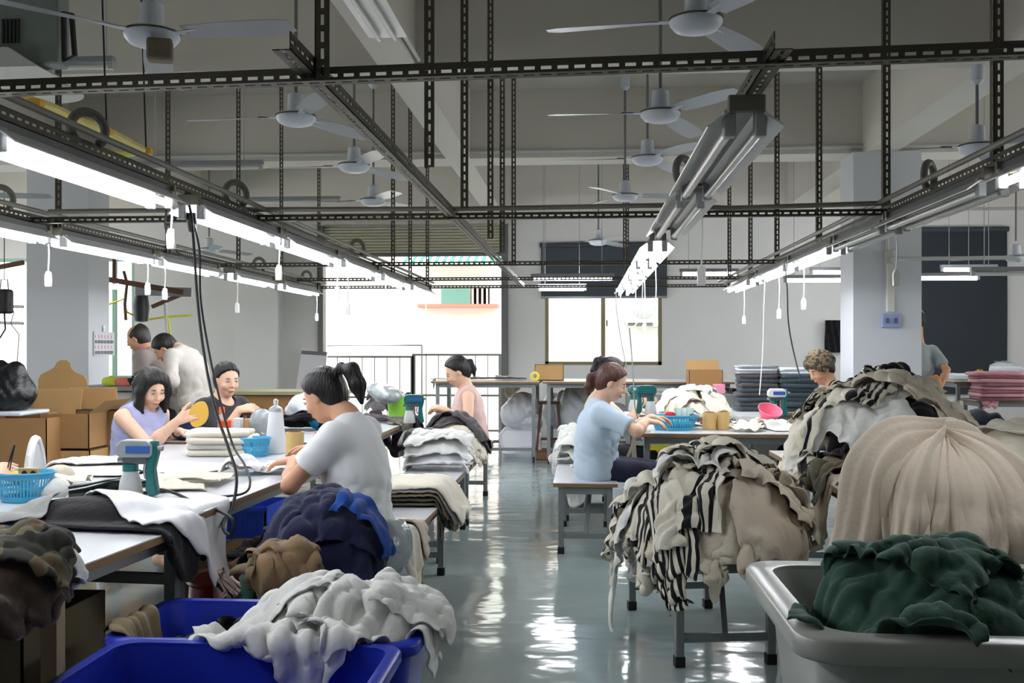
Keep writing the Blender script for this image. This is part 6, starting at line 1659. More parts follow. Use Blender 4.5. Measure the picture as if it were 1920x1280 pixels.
# ================================================================ SMALL THINGS
m_card = mat('cardboard', (150, 112, 70), 0.85, var=0.10, scale=5, bump=0.06, bscale=40)
m_card2 = mat('cardboard_light', (176, 140, 92), 0.85, var=0.08, scale=5)
m_cardin = mat('cardboard_inside', (120, 88, 58), 0.9, var=0.08)
def slab(w, d, h, seed=0, wob=0.006, r=None):
    """a soft folded packet: rounded sides, slightly uneven outline and top"""
    rs = np.random.default_rng(seed); r = r or h*0.5; mb = MB(); n = 28; rings = []
    ph = rs.uniform(0, 6, 6)
    for z, ins in ((0, r*0.7), (h*0.2, r*0.15), (h*0.5, 0), (h*0.8, r*0.15), (h, r*0.7), (h*1.02, w*0.2)):
        ring = []
        for k in range(n):
            a = 2*PI*k/n; c, s = math.cos(a), math.sin(a); p = 0.28
            x = math.copysign(abs(c)**p, c)*(w/2-ins); y = math.copysign(abs(s)**p, s)*(d/2-ins)
            q = wob*(math.sin(3*a+ph[0]+z*40)+math.sin(5*a+ph[1])*0.6)
            ring.append((x+q*c, y+q*s, z+wob*0.7*math.sin(2*a+ph[2])*(1 if z > 0 else 0)))
        rings.append(ring)
    vs = [p for l in rings for p in l]; fs = []
    for i in range(len(rings)-1):
        for k in range(n): k2 = (k+1) % n; fs.append((i*n+k, i*n+k2, (i+1)*n+k2, (i+1)*n+k))
    fs.append(tuple(range(n))[::-1]); fs.append(tuple((len(rings)-1)*n+k for k in range(n)))
    return mb.add(vs, fs)
ORDB = ['lowest', 'second from the bottom', 'third from the bottom', 'fourth from the bottom', 'fifth from the bottom', 'sixth from the bottom', 'seventh from the bottom', 'eighth from the bottom', 'ninth from the bottom', 'tenth from the bottom']
def stack(name, what, where, cat, x, y, z, w, d, h, n, mats, group, rot=0.0, seed=1, jit=0.012):
    rs = np.random.default_rng(seed)
    for i in range(n):
        m = mats[i % len(mats)]
        pos = 'topmost' if i == n-1 else ORDB[i]
        o = slab(w*rs.uniform(.95, 1.03), d*rs.uniform(.95, 1.03), h, seed*50+i).build(name, m, loc=(x+rs.uniform(-jit, jit), y+rs.uniform(-jit, jit), z+i*h*0.96), rotz=rot+rs.uniform(-.05, .05), smooth=60)
        tag(o, '%s, %s %s' % (what, pos, where), cat, group)
def carton(label, x, y, z, w, d, h, rot=0.0, flaps=(), m=None, name='cardboard_box', top=False):
    t = thing(name, label, 'box', (x, y, z), rot)
    m = m or m_card; k = 0.006; mb = MB()
    for lo, hi in (((-w/2, -d/2, 0), (w/2, d/2, k)), ((-w/2, -d/2, 0), (w/2, -d/2+k, h)), ((-w/2, d/2-k, 0), (w/2, d/2, h)), ((-w/2, -d/2, 0), (-w/2+k, d/2, h)), ((w/2-k, -d/2, 0), (w/2, d/2, h))): mb.box(lo, hi)
    if top: mb.box((-w/2, -d/2, h-k), (w/2, d/2, h))
    mb.build('box_body', m, t, smooth=0)
    for s, ang in flaps:            # side and how far it leans out
        L = 0.5*(d if s in 'fb' else w)*0.8; c, q = math.cos(ang), math.sin(ang)
        mb = MB()
        if s == 'f': vs = [(-w/2, -d/2, h), (w/2, -d/2, h), (w/2, -d/2-L*q, h+L*c), (-w/2, -d/2-L*q, h+L*c)]; off = Vector((0, k, 0))
        if s == 'b': vs = [(-w/2, d/2, h), (w/2, d/2, h), (w/2, d/2+L*q, h+L*c), (-w/2, d/2+L*q, h+L*c)]; off = Vector((0, -k, 0))
        if s == 'l': vs = [(-w/2, -d/2, h), (-w/2, d/2, h), (-w/2-L*q, d/2, h+L*c), (-w/2-L*q, -d/2, h+L*c)]; off = Vector((k, 0, 0))
        if s == 'r': vs = [(w/2, -d/2, h), (w/2, d/2, h), (w/2+L*q, d/2, h+L*c), (w/2+L*q, -d/2, h+L*c)]; off = Vector((-k, 0, 0))
        a = [Vector(v) for v in vs]; b = [v+off+Vector((0, 0, -0.003)) for v in a]
        mb.add(a+b, [(0, 1, 2, 3), (7, 6, 5, 4), (0, 4, 5, 1), (1, 5, 6, 2), (2, 6, 7, 3), (3, 7, 4, 0)])
        mb.build('flap', m_card2, t, smooth=0)
    return t
# ---- cardboard boxes before the left column
def atxy(px, d): v = at_d(px, 652, d); return v.x, v.y
x, y = atxy(42, 7.4)
carton('big brown cardboard box at the left edge lowest under the open one', x, y, 0, 0.62, 0.5, 0.44, top=True)
carton('open brown cardboard box at the left edge below the black bag', x+0.02, y, 0.445, 0.60, 0.48, 0.40, flaps=(('b', 0.2),))
x, y = atxy(137, 7.5)
carton('tall cardboard box right beneath the cardboard neck board', x+0.02, y+0.05, 0, 0.40, 0.45, 0.60, m=m_card2, top=True)
carton('open cardboard box with a pale flap standing on the tall one before the left column', x+0.02, y+0.05, 0.605, 0.38, 0.44, 0.26, flaps=(('b', 0.05), ('r', 0.9)))
x, y = atxy(204, 7.8)
carton('dark brown cardboard box between the pale flap and the lavender topped woman', x, y, 0, 0.32, 0.4, 0.88, m=m_cardin, top=True)
# cut out neck board
x, y = atxy(118, 8.3); s_ = FPX/8.3
prof = [(72, 770), (71, 712), (76, 702), (92, 694), (102, 688), (106, 680), (113, 675), (125, 675), (132, 680), (134, 690), (142, 697), (158, 704), (164, 712), (166, 730), (163, 770)]
poly = [((px-118)/s_, CAMZ-(py-652)/s_) for px, py in prof]
zb0 = poly[0][1]
o = MB().prism([(a, b-zb0) for a, b in poly[::-1]], -0.004, 0.004, 'y').build('neck_board', m_card2, loc=(x, y, zb0), rotz=0.03, smooth=0)
tag(o, 'brown cardboard cut out shaped like neck and shoulders standing in front of the left column', 'cardboard form')
carton('cardboard box behind the boxes carrying the cardboard neck board', x, y, 0, 0.5, 0.3, zb0-0.005, top=True)
# black bag on a tray at the left edge
x, y = atxy(18, 7.35)
tr = MB().box((-0.2, -0.2, 0), (0.2, 0.2, 0.03)).build('tray', mat('tray_white', (214, 220, 232), 0.4), loc=(x+0.0, y, 0.86), bevel=0.01)
tag(tr, 'white blue edged tray under the black bag at the left edge', 'tray')
fd = Field((x-0.35, y-0.3, 0.85), (x+0.35, y+0.3, 1.4), 0.012)
I3 = ((1, 0, 0), (0, 1, 0), (0, 0, 1))
fd.ell((x, y, 1.01), I3, (0.18, 0.16, 0.13), 0.05); fd.ell((x-0.01, y, 1.10), I3, (0.13, 0.12, 0.12), 0.06); fd.ell((x-0.07, y, 1.2), I3, (0.04, 0.05, 0.05), 0.03); fd.ell((x+0.05, y, 1.19), I3, (0.05, 0.05, 0.05), 0.03)
fd.plane((x, y, 0.892), (0, 0, -1), 0.01)
fd.noise(lambda a, b, c: np.abs(np.sin(a*34+c*22+2*np.sin(b*20)))+0.6*np.abs(np.sin(b*50-c*30)), -0.010)
tag(fd.obj('black_bag', mat('black_plastic', (16, 18, 20), 0.35, bump=0.3, bscale=60), None), 'knotted black plastic bag at the left edge on the white tray', 'bag')
# white plastic chair whose back shows
x, y = atxy(84, 5.6)
ch = thing('plastic_chair', 'white plastic chair whose backrest shows behind the white sweaters at left', 'chair', (x, y, 0), 0.2)
m_plw = mat('plastic_white', (226, 228, 230), 0.35)
arc = [(-0.05+0.0*t, -0.16+0.32*t, 0.42+0.42*math.sin(PI*min(1, max(0, t)))**0.5) for t in [i/12 for i in range(13)]]
MB().tube(arc, 0.022, 8).build('backrest_frame', m_plw, ch)
MB().prism([(-0.15, 0.45), (0.15, 0.45), (0.13, 0.76), (0, 0.83), (-0.13, 0.76)], -0.055, -0.043, 'x').build('backrest', m_plw, ch, bevel=0.004)
MB().box((-0.06, -0.2, 0.41), (0.36, 0.2, 0.44)).build('seat', m_plw, ch, bevel=0.012)
for a, b in ((-0.03, -0.16), (-0.03, 0.16), (0.32, -0.16), (0.32, 0.16)): MB().tube([(a, b, 0.42), (a*1.1, b*1.15, 0)], 0.02, 8).build('leg', m_plw, ch)

# ---- spray guns
m_teal = mat('gun_teal', (14, 92, 92), 0.35)
m_gung = mat('gun_grey', (150, 158, 160), 0.35, 0.2)
m_gunb = mat('gun_blue_plate', (40, 84, 150), 0.4)
m_bot = mat('bottle_milky', (214, 220, 220), 0.3, trans=0.25)
m_met = mat('bright_metal', (190, 192, 194), 0.25, 0.9)
m_cable = mat('cable_black', (18, 18, 20), 0.5)
def gun(label, loc, rot=0.0, sc=1.0, body=None, group=None):
    t = thing('spray_gun', label, 'spray gun', loc, rot, group); t.scale = (sc, sc, sc)
    MB().prism([(-0.075, 0.165), (-0.06, 0.155), (0.055, 0.155), (0.068, 0.165), (0.068, 0.205), (0.045, 0.222), (-0.055, 0.222), (-0.075, 0.20)], -0.03, 0.03, 'y').build('motor_housing', body or m_gung, t, bevel=0.004)
    MB().box((-0.035, -0.033, 0.172), (0.06, -0.03, 0.2)).build('name_plate', m_gunb, t)
    MB().prism([(0.042, 0.215), (0.078, 0.222), (0.085, 0.17), (0.070, 0.11), (0.078, 0.05), (0.086, 0.008), (0.05, 0.0), (0.036, 0.03), (0.038, 0.11), (0.042, 0.155)], -0.02, 0.02, 'y').build('handle', m_teal, t, bevel=0.008)
    MB().box((-0.055, -0.02, 0.128), (0.045, 0.02, 0.158)).build('pump_block', mat('gun_dark', (84, 92, 96), 0.4, 0.4), t, bevel=0.004)
    MB().tube([(-0.052, 0, 0.142), (-0.078, 0, 0.142)], 0.012, 12).build('nozzle', m_met, t)
    MB().tube([(0.03, -0.0, 0.13), (0.025, 0, 0.10), (0.032, 0, 0.07)], 0.006, 8).build('trigger', m_met, t)
    MB().lathe([(0, 0.1), (0.030, 0.1), (0.030, 0.128), (0, 0.128)], c=(-0.03, 0, 0), n=20).build('bottle_cap', m_teal, t)
    MB().lathe([(0, 0.0), (0.045, 0.002), (0.047, 0.01), (0.040, 0.06), (0.029, 0.095), (0.027, 0.102), (0, 0.102)], c=(-0.03, 0, 0), n=24).build('bottle', m_bot, t)
    MB().tube([(0.066, 0, 0.19), (0.1, 0, 0.188)], 0.010, 10).build('rear_knob', m_gung, t)
    return t
q = at_z(268, 938, 0.755)
gun('teal and grey spray gun with milky bottle standing on the left table', (q.x-0.02, q.y, 0.77), 0.0, 1.0)
q = at_d(1228, 776, 7.3)
gun('teal spray gun held above the right table by the hidden woman', (q.x-0.06, q.y, q.z), PI, 0.95, m_teal)
q = at_z(1408, 758, 0.75)
gun('white and blue spray gun standing at the far right of the right table', (1.55, 8.15, 0.80), 0.0, 1.0, m_plw)
q = at_d(1195, 728, 8.6)
gun('dark teal spray gun half hidden behind the raised hands at right', (q.x, 8.75, 0.80), 0.4, 1.0, m_teal)
q = at_d(775, 752, 7.75)
gun('teal topped spray gun standing near the green tub before the doorway', (q.x, q.y, 0.765), 0.2, 1.0, m_teal)
def cable(label, pts, r=0.006, m=None, name='hanging_cable', group=None):
    P = [Vector(p) for p in pts]; out = []
    for i in range(len(P)-1):
        p0, p1, p2, p3 = P[max(i-1, 0)], P[i], P[i+1], P[min(i+2, len(P)-1)]
        for k in range(8):
            t = k/8; out.append(0.5*((2*p1)+(p2-p0)*t+(2*p0-5*p1+4*p2-p3)*t*t+(3*p1-p0-3*p2+p3)*t*t*t))
    out.append(P[-1]); c = out[len(out)//2].copy()
    o = MB().tube([p-c for p in out], r, 7).build(name, m or m_cable, loc=c)
    return tag(o, label, 'cable', group)
E = lambda px, py, d: at_d(px, py, d)
cable('thick black cable hanging from the lit row to the left table, left of the pair', [E(345, 352, 4.5), E(358, 400, 4.45), E(364, 470, 4.4), E(370, 560, 4.35), E(382, 660, 4.3), E(402, 760, 4.2), E(425, 830, 4.1), E(443, 890, 4.0), E(437, 945, 3.9), E(418, 985, 3.75), E(432, 1003, 3.7), E(436, 975, 3.7), E(412, 958, 3.75), E(372, 945, 3.8), E(330, 925, 3.88), E(302, 917, 3.95)], 0.0065)
cable('thin black cable hanging beside the thick one to the left table', [E(360, 405, 4.5), E(374, 470, 4.45), E(376, 560, 4.4), E(392, 660, 4.35), E(410, 740, 4.3), E(435, 830, 4.2), E(458, 870, 4.1), E(469, 905, 4.0), E(455, 925, 3.95), E(400, 932, 3.95), E(330, 940, 3.9)], 0.005)
cable('black cable loop sagging between the two lit rows at upper left', [E(312, 395, 5.0), E(310, 425, 5.1), E(322, 460, 5.2), E(345, 482, 5.2), E(364, 495, 5.0)], 0.005)
tag(MB().lathe([(0, -0.06), (0.018, -0.05), (0.024, -0.01), (0.022, 0.03), (0, 0.035)], n=14).build('plug', m_cable, loc=E(360, 412, 4.5)), 'black plug socket under the lit row where the two black cables start', 'plug')
cable('thin white cord hanging in a loop from the lit centre row', [E(1163, 545, 7.4), E(1166, 590, 7.4), E(1180, 614, 7.4), E(1198, 600, 7.4), E(1204, 560, 7.4), E(1205, 505, 7.3)], 0.005, m_cordw)
cable('grey cable hanging from the centre row down to the held spray gun', [E(1180, 614, 7.4), E(1184, 660, 7.4), E(1188, 720, 7.35), E(1190, 760, 7.3), E(1198, 790, 7.2)], 0.005, m_rod)
cable('grey cable hanging in front of the window to the hidden woman', [E(1155, 540, 8.0), E(1156, 580, 8.0), E(1165, 640, 8.0), E(1175, 690, 7.9)], 0.004, m_rod)
cable('black cable hanging from the lit right row to the tall striped pile', [E(1471, 490, 6.9), E(1476, 540, 6.9), E(1478, 600, 6.9), E(1486, 650, 6.9), E(1502, 715, 6.8)], 0.005)
cable('thin white cable hanging from the lit right row to the far spray gun', [E(1434, 520, 8.3), E(1432, 580, 8.3), E(1430, 660, 8.3), E(1424, 740, 8.2)], 0.004, m_cordw)
# ---- baskets
def basket(label, loc, rx, ry, h, m, group=None, taper=0.78, rot=0.0):
    t = thing('basket', label, 'basket', loc, rot, group)
    n, k = 48, 9; mb = MB(); vs = []; fs = []
    def P(a, z, ins=0.0):
        f_ = taper+(1-taper)*z/h; return (math.cos(a)*(rx*f_-ins), math.sin(a)*(ry*f_-ins), z)
    # pierced wall: solid bands below and above, thin ribs between them
    def band(z0, z1):
        o = len(vs)
        for a in range(n):
            for z, i in ((z0, 0), (z1, 0), (z1, .003), (z0, .003)): vs.append(P(2*PI*a/n, z, i))
        for a in range(n):
            b = (a+1) % n
            for c in range(4): c2 = (c+1) % 4; fs.append((o+4*a+c, o+4*b+c, o+4*b+c2, o+4*a+c2))
    band(0, h*0.18); band(h*0.44, h*0.54); band(h*0.80, h)
    for z0, z1 in ((h*0.18, h*0.44), (h*0.54, h*0.80)):
        for a in range(n):
            a0, a1 = 2*PI*(a-0.25)/n, 2*PI*(a+0.25)/n; o = len(vs)
            vs += [P(a0, z0), P(a1, z0), P(a1, z1), P(a0, z1), P(a0, z0, .003), P(a1, z0, .003), P(a1, z1, .003), P(a0, z1, .003)]
            fs += [(o, o+1, o+2, o+3), (o+7, o+6, o+5, o+4), (o, o+3, o+7, o+4), (o+1, o+5, o+6, o+2)]
    o = len(vs); vs += [P(2*PI*a/n, 0.002) for a in range(n)]; fs.append(tuple(range(o, o+n)))
    mb.add(vs, fs).build('pierced_wall', m, t, smooth=30)
    MB().tube([P(2*PI*a/32, h, -0.003) for a in range(33)], 0.005, 6).build('rim', m, t)
    return t
m_bask = mat('basket_sky_blue', (72, 176, 220), 0.35, trans=0.15)
q = at_z(22, 945, 0.75)
basket('sky blue oval basket at the left edge holding yellow and red odds and ends', (q.x, q.y+0.09, 0.752), 0.115, 0.09, 0.11, m_bask)
BL = (q.x, q.y+0.09)
tag(slab(0.12, 0.09, 0.03, 5).build('yarn_scraps', cloth_mat('scrap_yellow', (214, 170, 60)), loc=(BL[0]-0.01, BL[1], 0.83)), 'yellow and orange yarn scraps in the left sky blue basket', 'scraps')
tl = thing('wooden_tool', 'flat wooden tool with two round holes lying in the left sky blue basket', 'tool', (BL[0]+0.035, BL[1]-0.03, 0.862), -0.05)
MB().box((-0.042, -0.008, -0.017), (0.042, 0.008, 0.02)).build('block', mat('wood_pale', (176, 150, 96), 0.6), tl, bevel=0.003)
for s_ in (-0.014, 0.022): MB().lathe([(0, 0), (0.011, 0), (0.011, 0.003), (0, 0.003)], n=16, M=Matrix.Translation((s_, -0.008, 0.0)) @ Matrix.Rotation(PI/2, 4, 'X')).build('hole', mat('hole_dark', (30, 22, 18), 0.8), tl)  # solid discs, the shade inside the holes painted as dark colour
tw = thing('tweezers', 'dark thin tweezers held in the hand at the left edge', 'tweezers', tuple(J11['r'][2]+np.array([0.085, 0.02, 0.0])))
MB().tube([(0, 0, -0.03), (0.012, 0, 0.04), (0.026, 0, 0.10)], 0.0028, 6, rf=[0.0016, 0.003, 0.003]).build('arm', m_cable, tw)
MB().tube([(-0.012, 0, -0.03), (0.004, 0, 0.04), (0.024, 0, 0.10)], 0.0028, 6, rf=[0.0016, 0.003, 0.003]).build('arm', m_cable, tw)
q = at_z(472, 857, 0.75)
basket('sky blue basket beside the white thread cone on the left table', (q.x, q.y+0.06, 0.752), 0.085, 0.075, 0.10, m_bask)
q = at_z(1266, 808, 0.75)
basket('sky blue basket at the near edge of the right work table', (q.x, q.y+0.10, 0.752), 0.175, 0.11, 0.105, m_bask)
BRx, BRy = q.x, q.y+0.10
for i, (dx, dy, c, nm) in enumerate([(0.03, 0.0, (60, 170, 140), 'green'), (0.08, 0.02, (232, 236, 236), 'white'), (0.115, 0.0, (80, 190, 160), 'pale green')]):
    o = MB(); vs = []
    tb = thing('tube', '%s toothpaste like tube standing in the right sky blue basket, %s of the three' % (nm, ['leftmost', 'middle', 'rightmost'][i]), 'tube', (BRx+dx, BRy+dy, 0.775), 0.2*i)
    MB().lathe([(0, 0), (0.016, 0), (0.016, 0.025), (0, 0.025)], n=14).build('cap', mat('tube_cap_%d' % i, c, 0.3), tb)
    n = 16; rings = []
    for z, a, b in ((0.025, 0.015, 0.015), (0.035, 0.022, 0.02), (0.09, 0.027, 0.012), (0.135, 0.032, 0.002)): rings.append([(a*math.cos(2*PI*k/n), b*math.sin(2*PI*k/n), z) for k in range(n)])
    fs = [(r*n+k, r*n+(k+1) % n, (r+1)*n+(k+1) % n, (r+1)*n+k) for r in range(3) for k in range(n)]+[tuple(3*n+k for k in range(n))]
    MB().add([p for r in rings for p in r], fs).build('tube_body', mat('tube_mix_%d' % i, (200, 226, 216) if i != 1 else (240, 240, 240), 0.35, var=0.3, scale=40), tb)
tag(slab(0.07, 0.06, 0.05, 8).build('red_pouch', mat('red_cloth', (186, 32, 40), 0.8), loc=(BRx-0.03, BRy-0.02, 0.83)), 'small bright red pouch in the right sky blue basket', 'pouch')
bl_ = MB().lathe([(0, -0.03), (0.018, -0.024), (0.03, 0), (0.018, 0.024), (0, 0.03)], n=18).build('yarn_ball', mat('plum_ball', (70, 60, 84), 0.6), loc=(BRx+0.13, BRy-0.03, 0.845)); tag(bl_, 'dark plum ball at the right end of the right sky blue basket', 'ball')
tag(slab(0.2, 0.14, 0.05, 11).build('cloth_pad', cloth_mat('basket_teal', (60, 160, 170)), loc=(BRx, BRy, 0.77)), 'teal cloth filling the bottom of the right sky blue basket', 'cloth')
# ---- thread cones, spools, cups
m_conep = mat('cone_paper', (196, 164, 104), 0.7, var=0.05)
def cone(label, px, py, r0, r1, h, m, name='thread_cone', cat='thread cone', group=None, z=0.75, tip=True, dy=0.03):
    q = at_z(px, py, z)
    t = thing(name, label, cat, (q.x, q.y+dy, z+0.002), group=group)
    MB().lathe([(0, 0), (r0, 0), (r0, 0.004), (r1, h-0.004), (r1*0.97, h), (r1*0.72, h), (r1*0.70, h-0.012), (0, h-0.012)], n=28).build('cone_body', m, t)
    MB().lathe([(r1*0.70, h-0.006), (r1*0.74, h+0.004), (r1*0.5, h+0.004), (r1*0.5, h-0.006)], n=24).build('core', m_cardin, t)
    return t
cone('left of the two brown paper cones beside the basket at right', 1331, 806, 0.050, 0.050, 0.125, m_conep, group=None)
cone('right of the two brown paper cones beside the basket at right', 1357, 806, 0.047, 0.047, 0.13, m_conep)
cone('brown paper cone beside the red spool in front of the white shirted woman', 550, 857, 0.048, 0.050, 0.135, m_conep)
t = cone('tall white thread cone wrapped in clear plastic on the left table', 514, 850, 0.062, 0.040, 0.235, mat('thread_white', (226, 230, 234), 0.6, bump=0.2, bscale=150, stretch=(1, 1, 12)))
MB().lathe([(0.042, 0.235), (0.036, 0.255), (0.012, 0.27), (0.016, 0.30), (0.0, 0.31)], n=14).build('plastic_top', mat('clear_plastic', (236, 240, 244), 0.15, trans=0.6), t)
t = cone('red thread spool in front of the white shirted woman', 591, 842, 0.022, 0.022, 0.075, mat('thread_red', (224, 66, 30), 0.6), 'thread_spool', 'thread spool')
MB().lathe([(0, 0.075), (0.012, 0.075), (0.010, 0.098), (0, 0.1)], n=14).build('spool_tip', mat('spool_tip', (214, 90, 60), 0.5), t)
t = thing('orange_cup', 'bright orange plastic cup between the lavender and the black topped women', 'cup', tuple(at_d(421, 806, 6.78).xy.to_3d()+Vector((0, 0, 0.753))))
MB().lathe([(0, 0), (0.038, 0), (0.046, 0.105), (0.042, 0.105), (0.035, 0.006), (0, 0.006)], n=24).build('cup_body', mat('plastic_orange', (240, 92, 26), 0.35), t)
MB().torus((0, 0, 0.10), 0.046, 0.004, Matrix.Rotation(PI/2, 4, 'X'), n=24).build('cup_rim', mat('plastic_orange', (240, 92, 26)), t)
t = thing('small_bottle', 'small bottle with orange cap standing behind the orange cup', 'bottle', tuple(at_d(416, 792, 6.86).xy.to_3d()+Vector((0, 0, 0.753))))
MB().lathe([(0, 0), (0.026, 0), (0.028, 0.06), (0.022, 0.13), (0.012, 0.15), (0, 0.15)], n=20).build('bottle_body', mat('bottle_clear', (220, 220, 216), 0.2, trans=0.4), t)
MB().lathe([(0, 0.15), (0.02, 0.15), (0.018, 0.19), (0, 0.192)], n=16).build('cap', mat('plastic_orange', (240, 92, 26)), t)
for lb, px, py, w, h, m in (('white paper wrapped pack beside the orange cup', 447, 808, 0.05, 0.12, m_plw), ('light brown small carton beside the black heap on the left table', 474, 808, 0.10, 0.115, m_card2)):
    q = at_d(px, py, 6.8); tag(MB().box((-w/2, -0.035, 0), (w/2, 0.035, h)).build('small_box', m, loc=(q.x, q.y, 0.752), bevel=0.004), lb, 'box')
# items before the doorway
for lb, px, py, r, h, c in (('light green plastic tub among the dark trousers before the doorway', 745, 765, 0.085, 0.14, (150, 220, 80)), ('black thread spool before the spray gun near the doorway', 770, 772, 0.022, 0.07, (24, 26, 28)), ('red can between the black spool and the pink topped woman', 800, 768, 0.028, 0.10, (206, 40, 36))):
    q = at_d(px, py, 8.45); t = thing('tub' if 'tub' in lb else 'can', lb, 'container', (min(q.x, TABLES['T4'][0]+TABLES['T4'][2]-0.04), q.y, 0.752)); h = h+0.05
    MB().lathe([(0, 0), (r*0.9, 0), (r, h), (r*0.93, h), (r*0.84, 0.006), (0, 0.006)], n=24).build('wall', mat('c_%d%d' % (px, py), c, 0.35), t)
    MB().lathe([(0, h*0.8), (r*0.9, h*0.8), (r*0.9, h*0.82), (0, h*0.82)], n=20).build('content', mat('c_in', (200, 200, 196), 0.6), t)
q = Vector((TABLES['T4'][0]+TABLES['T4'][2]-0.12, 8.3, 0.75))
tag(MB().box((-0.05, -0.03, 0), (0.03, 0.03, 0.21)).build('carton_pack', m_plw, loc=(q.x, q.y+0.1, 0.752), bevel=0.003), 'tall white pack standing before the hands of the pink topped woman', 'box')
tag(MB().box((-0.012, -0.04, 0), (0.012, 0.04, 0.22)).build('black_folder', m_cable, loc=(q.x+0.05, q.y+0.12, 0.752), bevel=0.003), 'black upright folder beside the tall white pack before the doorway', 'folder')
# ---- plastic bags and sacks (soft lumps)
m_bagw = mat('bag_white', (226, 230, 236), 0.3, bump=0.35, bscale=30)
m_bagc = mat('bag_clear', (214, 222, 226), 0.15, trans=0.55, bump=0.4, bscale=30)
def bag(label, c, r, m, name='plastic_bag', cat='bag', seed=1, res=0.012, flat=None, knot=False):
    c = np.array(c, float); r = np.array(r, float); rs = np.random.default_rng(seed); ph = rs.uniform(0, 6, 8)
    fd = Field(c-r-0.09, c+r+0.09, res)
    for k in range(5): o = rs.uniform(-0.45, 0.45, 3)*r; fd.ell(c+o, I3, r*rs.uniform(0.5, 0.72), 0.05)
    if knot: fd.ell(c+np.array([0, 0, r[2]*0.95]), I3, (0.04, 0.04, 0.06), 0.04)
    if flat is not None: fd.plane((0, 0, flat), (0, 0, -1), 0.006)
    f_ = 0.35/max(r)
    fd.noise(lambda x, y, z: np.abs(np.sin((x*20+z*14)*f_+2*np.sin(y*12*f_+ph[0])+ph[1]))+0.7*np.abs(np.sin((y*24-z*20)*f_+1.6*np.sin(x*14*f_+ph[2])+ph[3]))+0.4*np.abs(np.sin((x*40+y*36+z*20)*f_+ph[4])), -0.07*float(r.min()))
    return tag(fd.obj(name, m, None), label, cat)
def recentre(o):
    me = o.data; c = np.zeros(3); n = len(me.vertices); a = np.empty(n*3, np.float32); me.vertices.foreach_get('co', a); a = a.reshape(-1, 3)
    c = np.array([a[:, 0].mean(), a[:, 1].mean(), a[:, 2].min()]); me.vertices.foreach_set('co', (a-c).astype(np.float32).ravel()); o.location = c.tolist(); me.update()
q = at_z(540, 792, 0.75)
bag('white plastic wrapped heap between the black topped woman and the white shirted woman', (q.x+0.16, q.y+0.3, 0.85), (0.28, 0.22, 0.13), m_bagw, seed=3, flat=0.752)
bag('clear plastic bag of scraps right of the hand of the black topped woman', (at_d(487, 772, 6.75).x, at_d(487, 772, 6.75).y, 0.83), (0.08, 0.08, 0.09), m_bagc, seed=4, flat=0.752)
q = at_z(588, 808, 0.75)
bag('bright cyan plastic bag beside the black heap under the chin of the white shirted woman', (q.x+0.02, q.y+0.16, 0.82), (0.15, 0.12, 0.08), mat('bag_cyan', (40, 170, 220), 0.3, trans=0.2, bump=0.3, bscale=30), seed=5, flat=0.752)
q = at_z(735, 770, 0.75)
bag('clear plastic bag lying on the dark trousers near the green tub', (at_d(722, 735, 8.3).x, at_d(722, 735, 8.3).y, at_d(722, 735, 8.3).z), (0.14, 0.12, 0.07), m_bagc, seed=6)
q = at_d(715, 1010, 4.1)
bag('translucent white plastic bag squeezed between navy heap and bench', (q.x+0.03, q.y-0.08, 0.54), (0.085, 0.13, 0.13), m_bagc, seed=7, res=0.008)
tb = TABLES['L1']
o = slab(0.36, 0.34, 0.018, 21, 0.01).build('plastic_bag', m_bagc, loc=(tb[0], tb[1]-0.35, 0.472)); tag(o, 'flat clear plastic packet on the near end of the bench by the aisle', 'bag')
# ---- folded cream stack on the left table
q = at_z(396, 858, 0.75)
stack('sweater', 'cream folded sweater', 'in the stack beside the black cables', 'sweater', q.x, q.y+0.17, 0.752, 0.36, 0.28, 0.036, 4, [c_cream, c_white, c_cream], 'folded cream stack', 0.1, 31, 0.008)
# ---- yellow card held, bracelet
w = J2['r'][2]
hp = MB().prism([(0.052*math.cos(a)*(1+0.12*math.cos(2*a+0.6)), 0.082*math.sin(a)) for a in [2*PI*k/40 for k in range(40)]], -0.004, 0.004, 'y').build('yellow_card', mat('card_yellow', (224, 176, 70), 0.5, var=0.08), loc=(w[0]+0.125, w[1]+0.0, w[2]+0.035))
hp.rotation_euler = (0.15, 0.35, 0.35); tag(hp, 'oval yellow card held up in the hand of the lavender topped woman', 'card')
pw = [o for o in bpy.data.objects if o.get('label', '').startswith('woman in a lavender')][0]
e_, w_ = J2['l'][1], J2['l'][2]; ax = unit(w_-e_); cwr = w_-ax*0.03
Mr = Vector(ax.tolist()).to_track_quat('Y', 'Z').to_matrix().to_4x4()
MB().torus((cwr-np.array(pw.location)).tolist(), 0.033, 0.006, Mr, n=20).build('wristband', m_cable, pw)
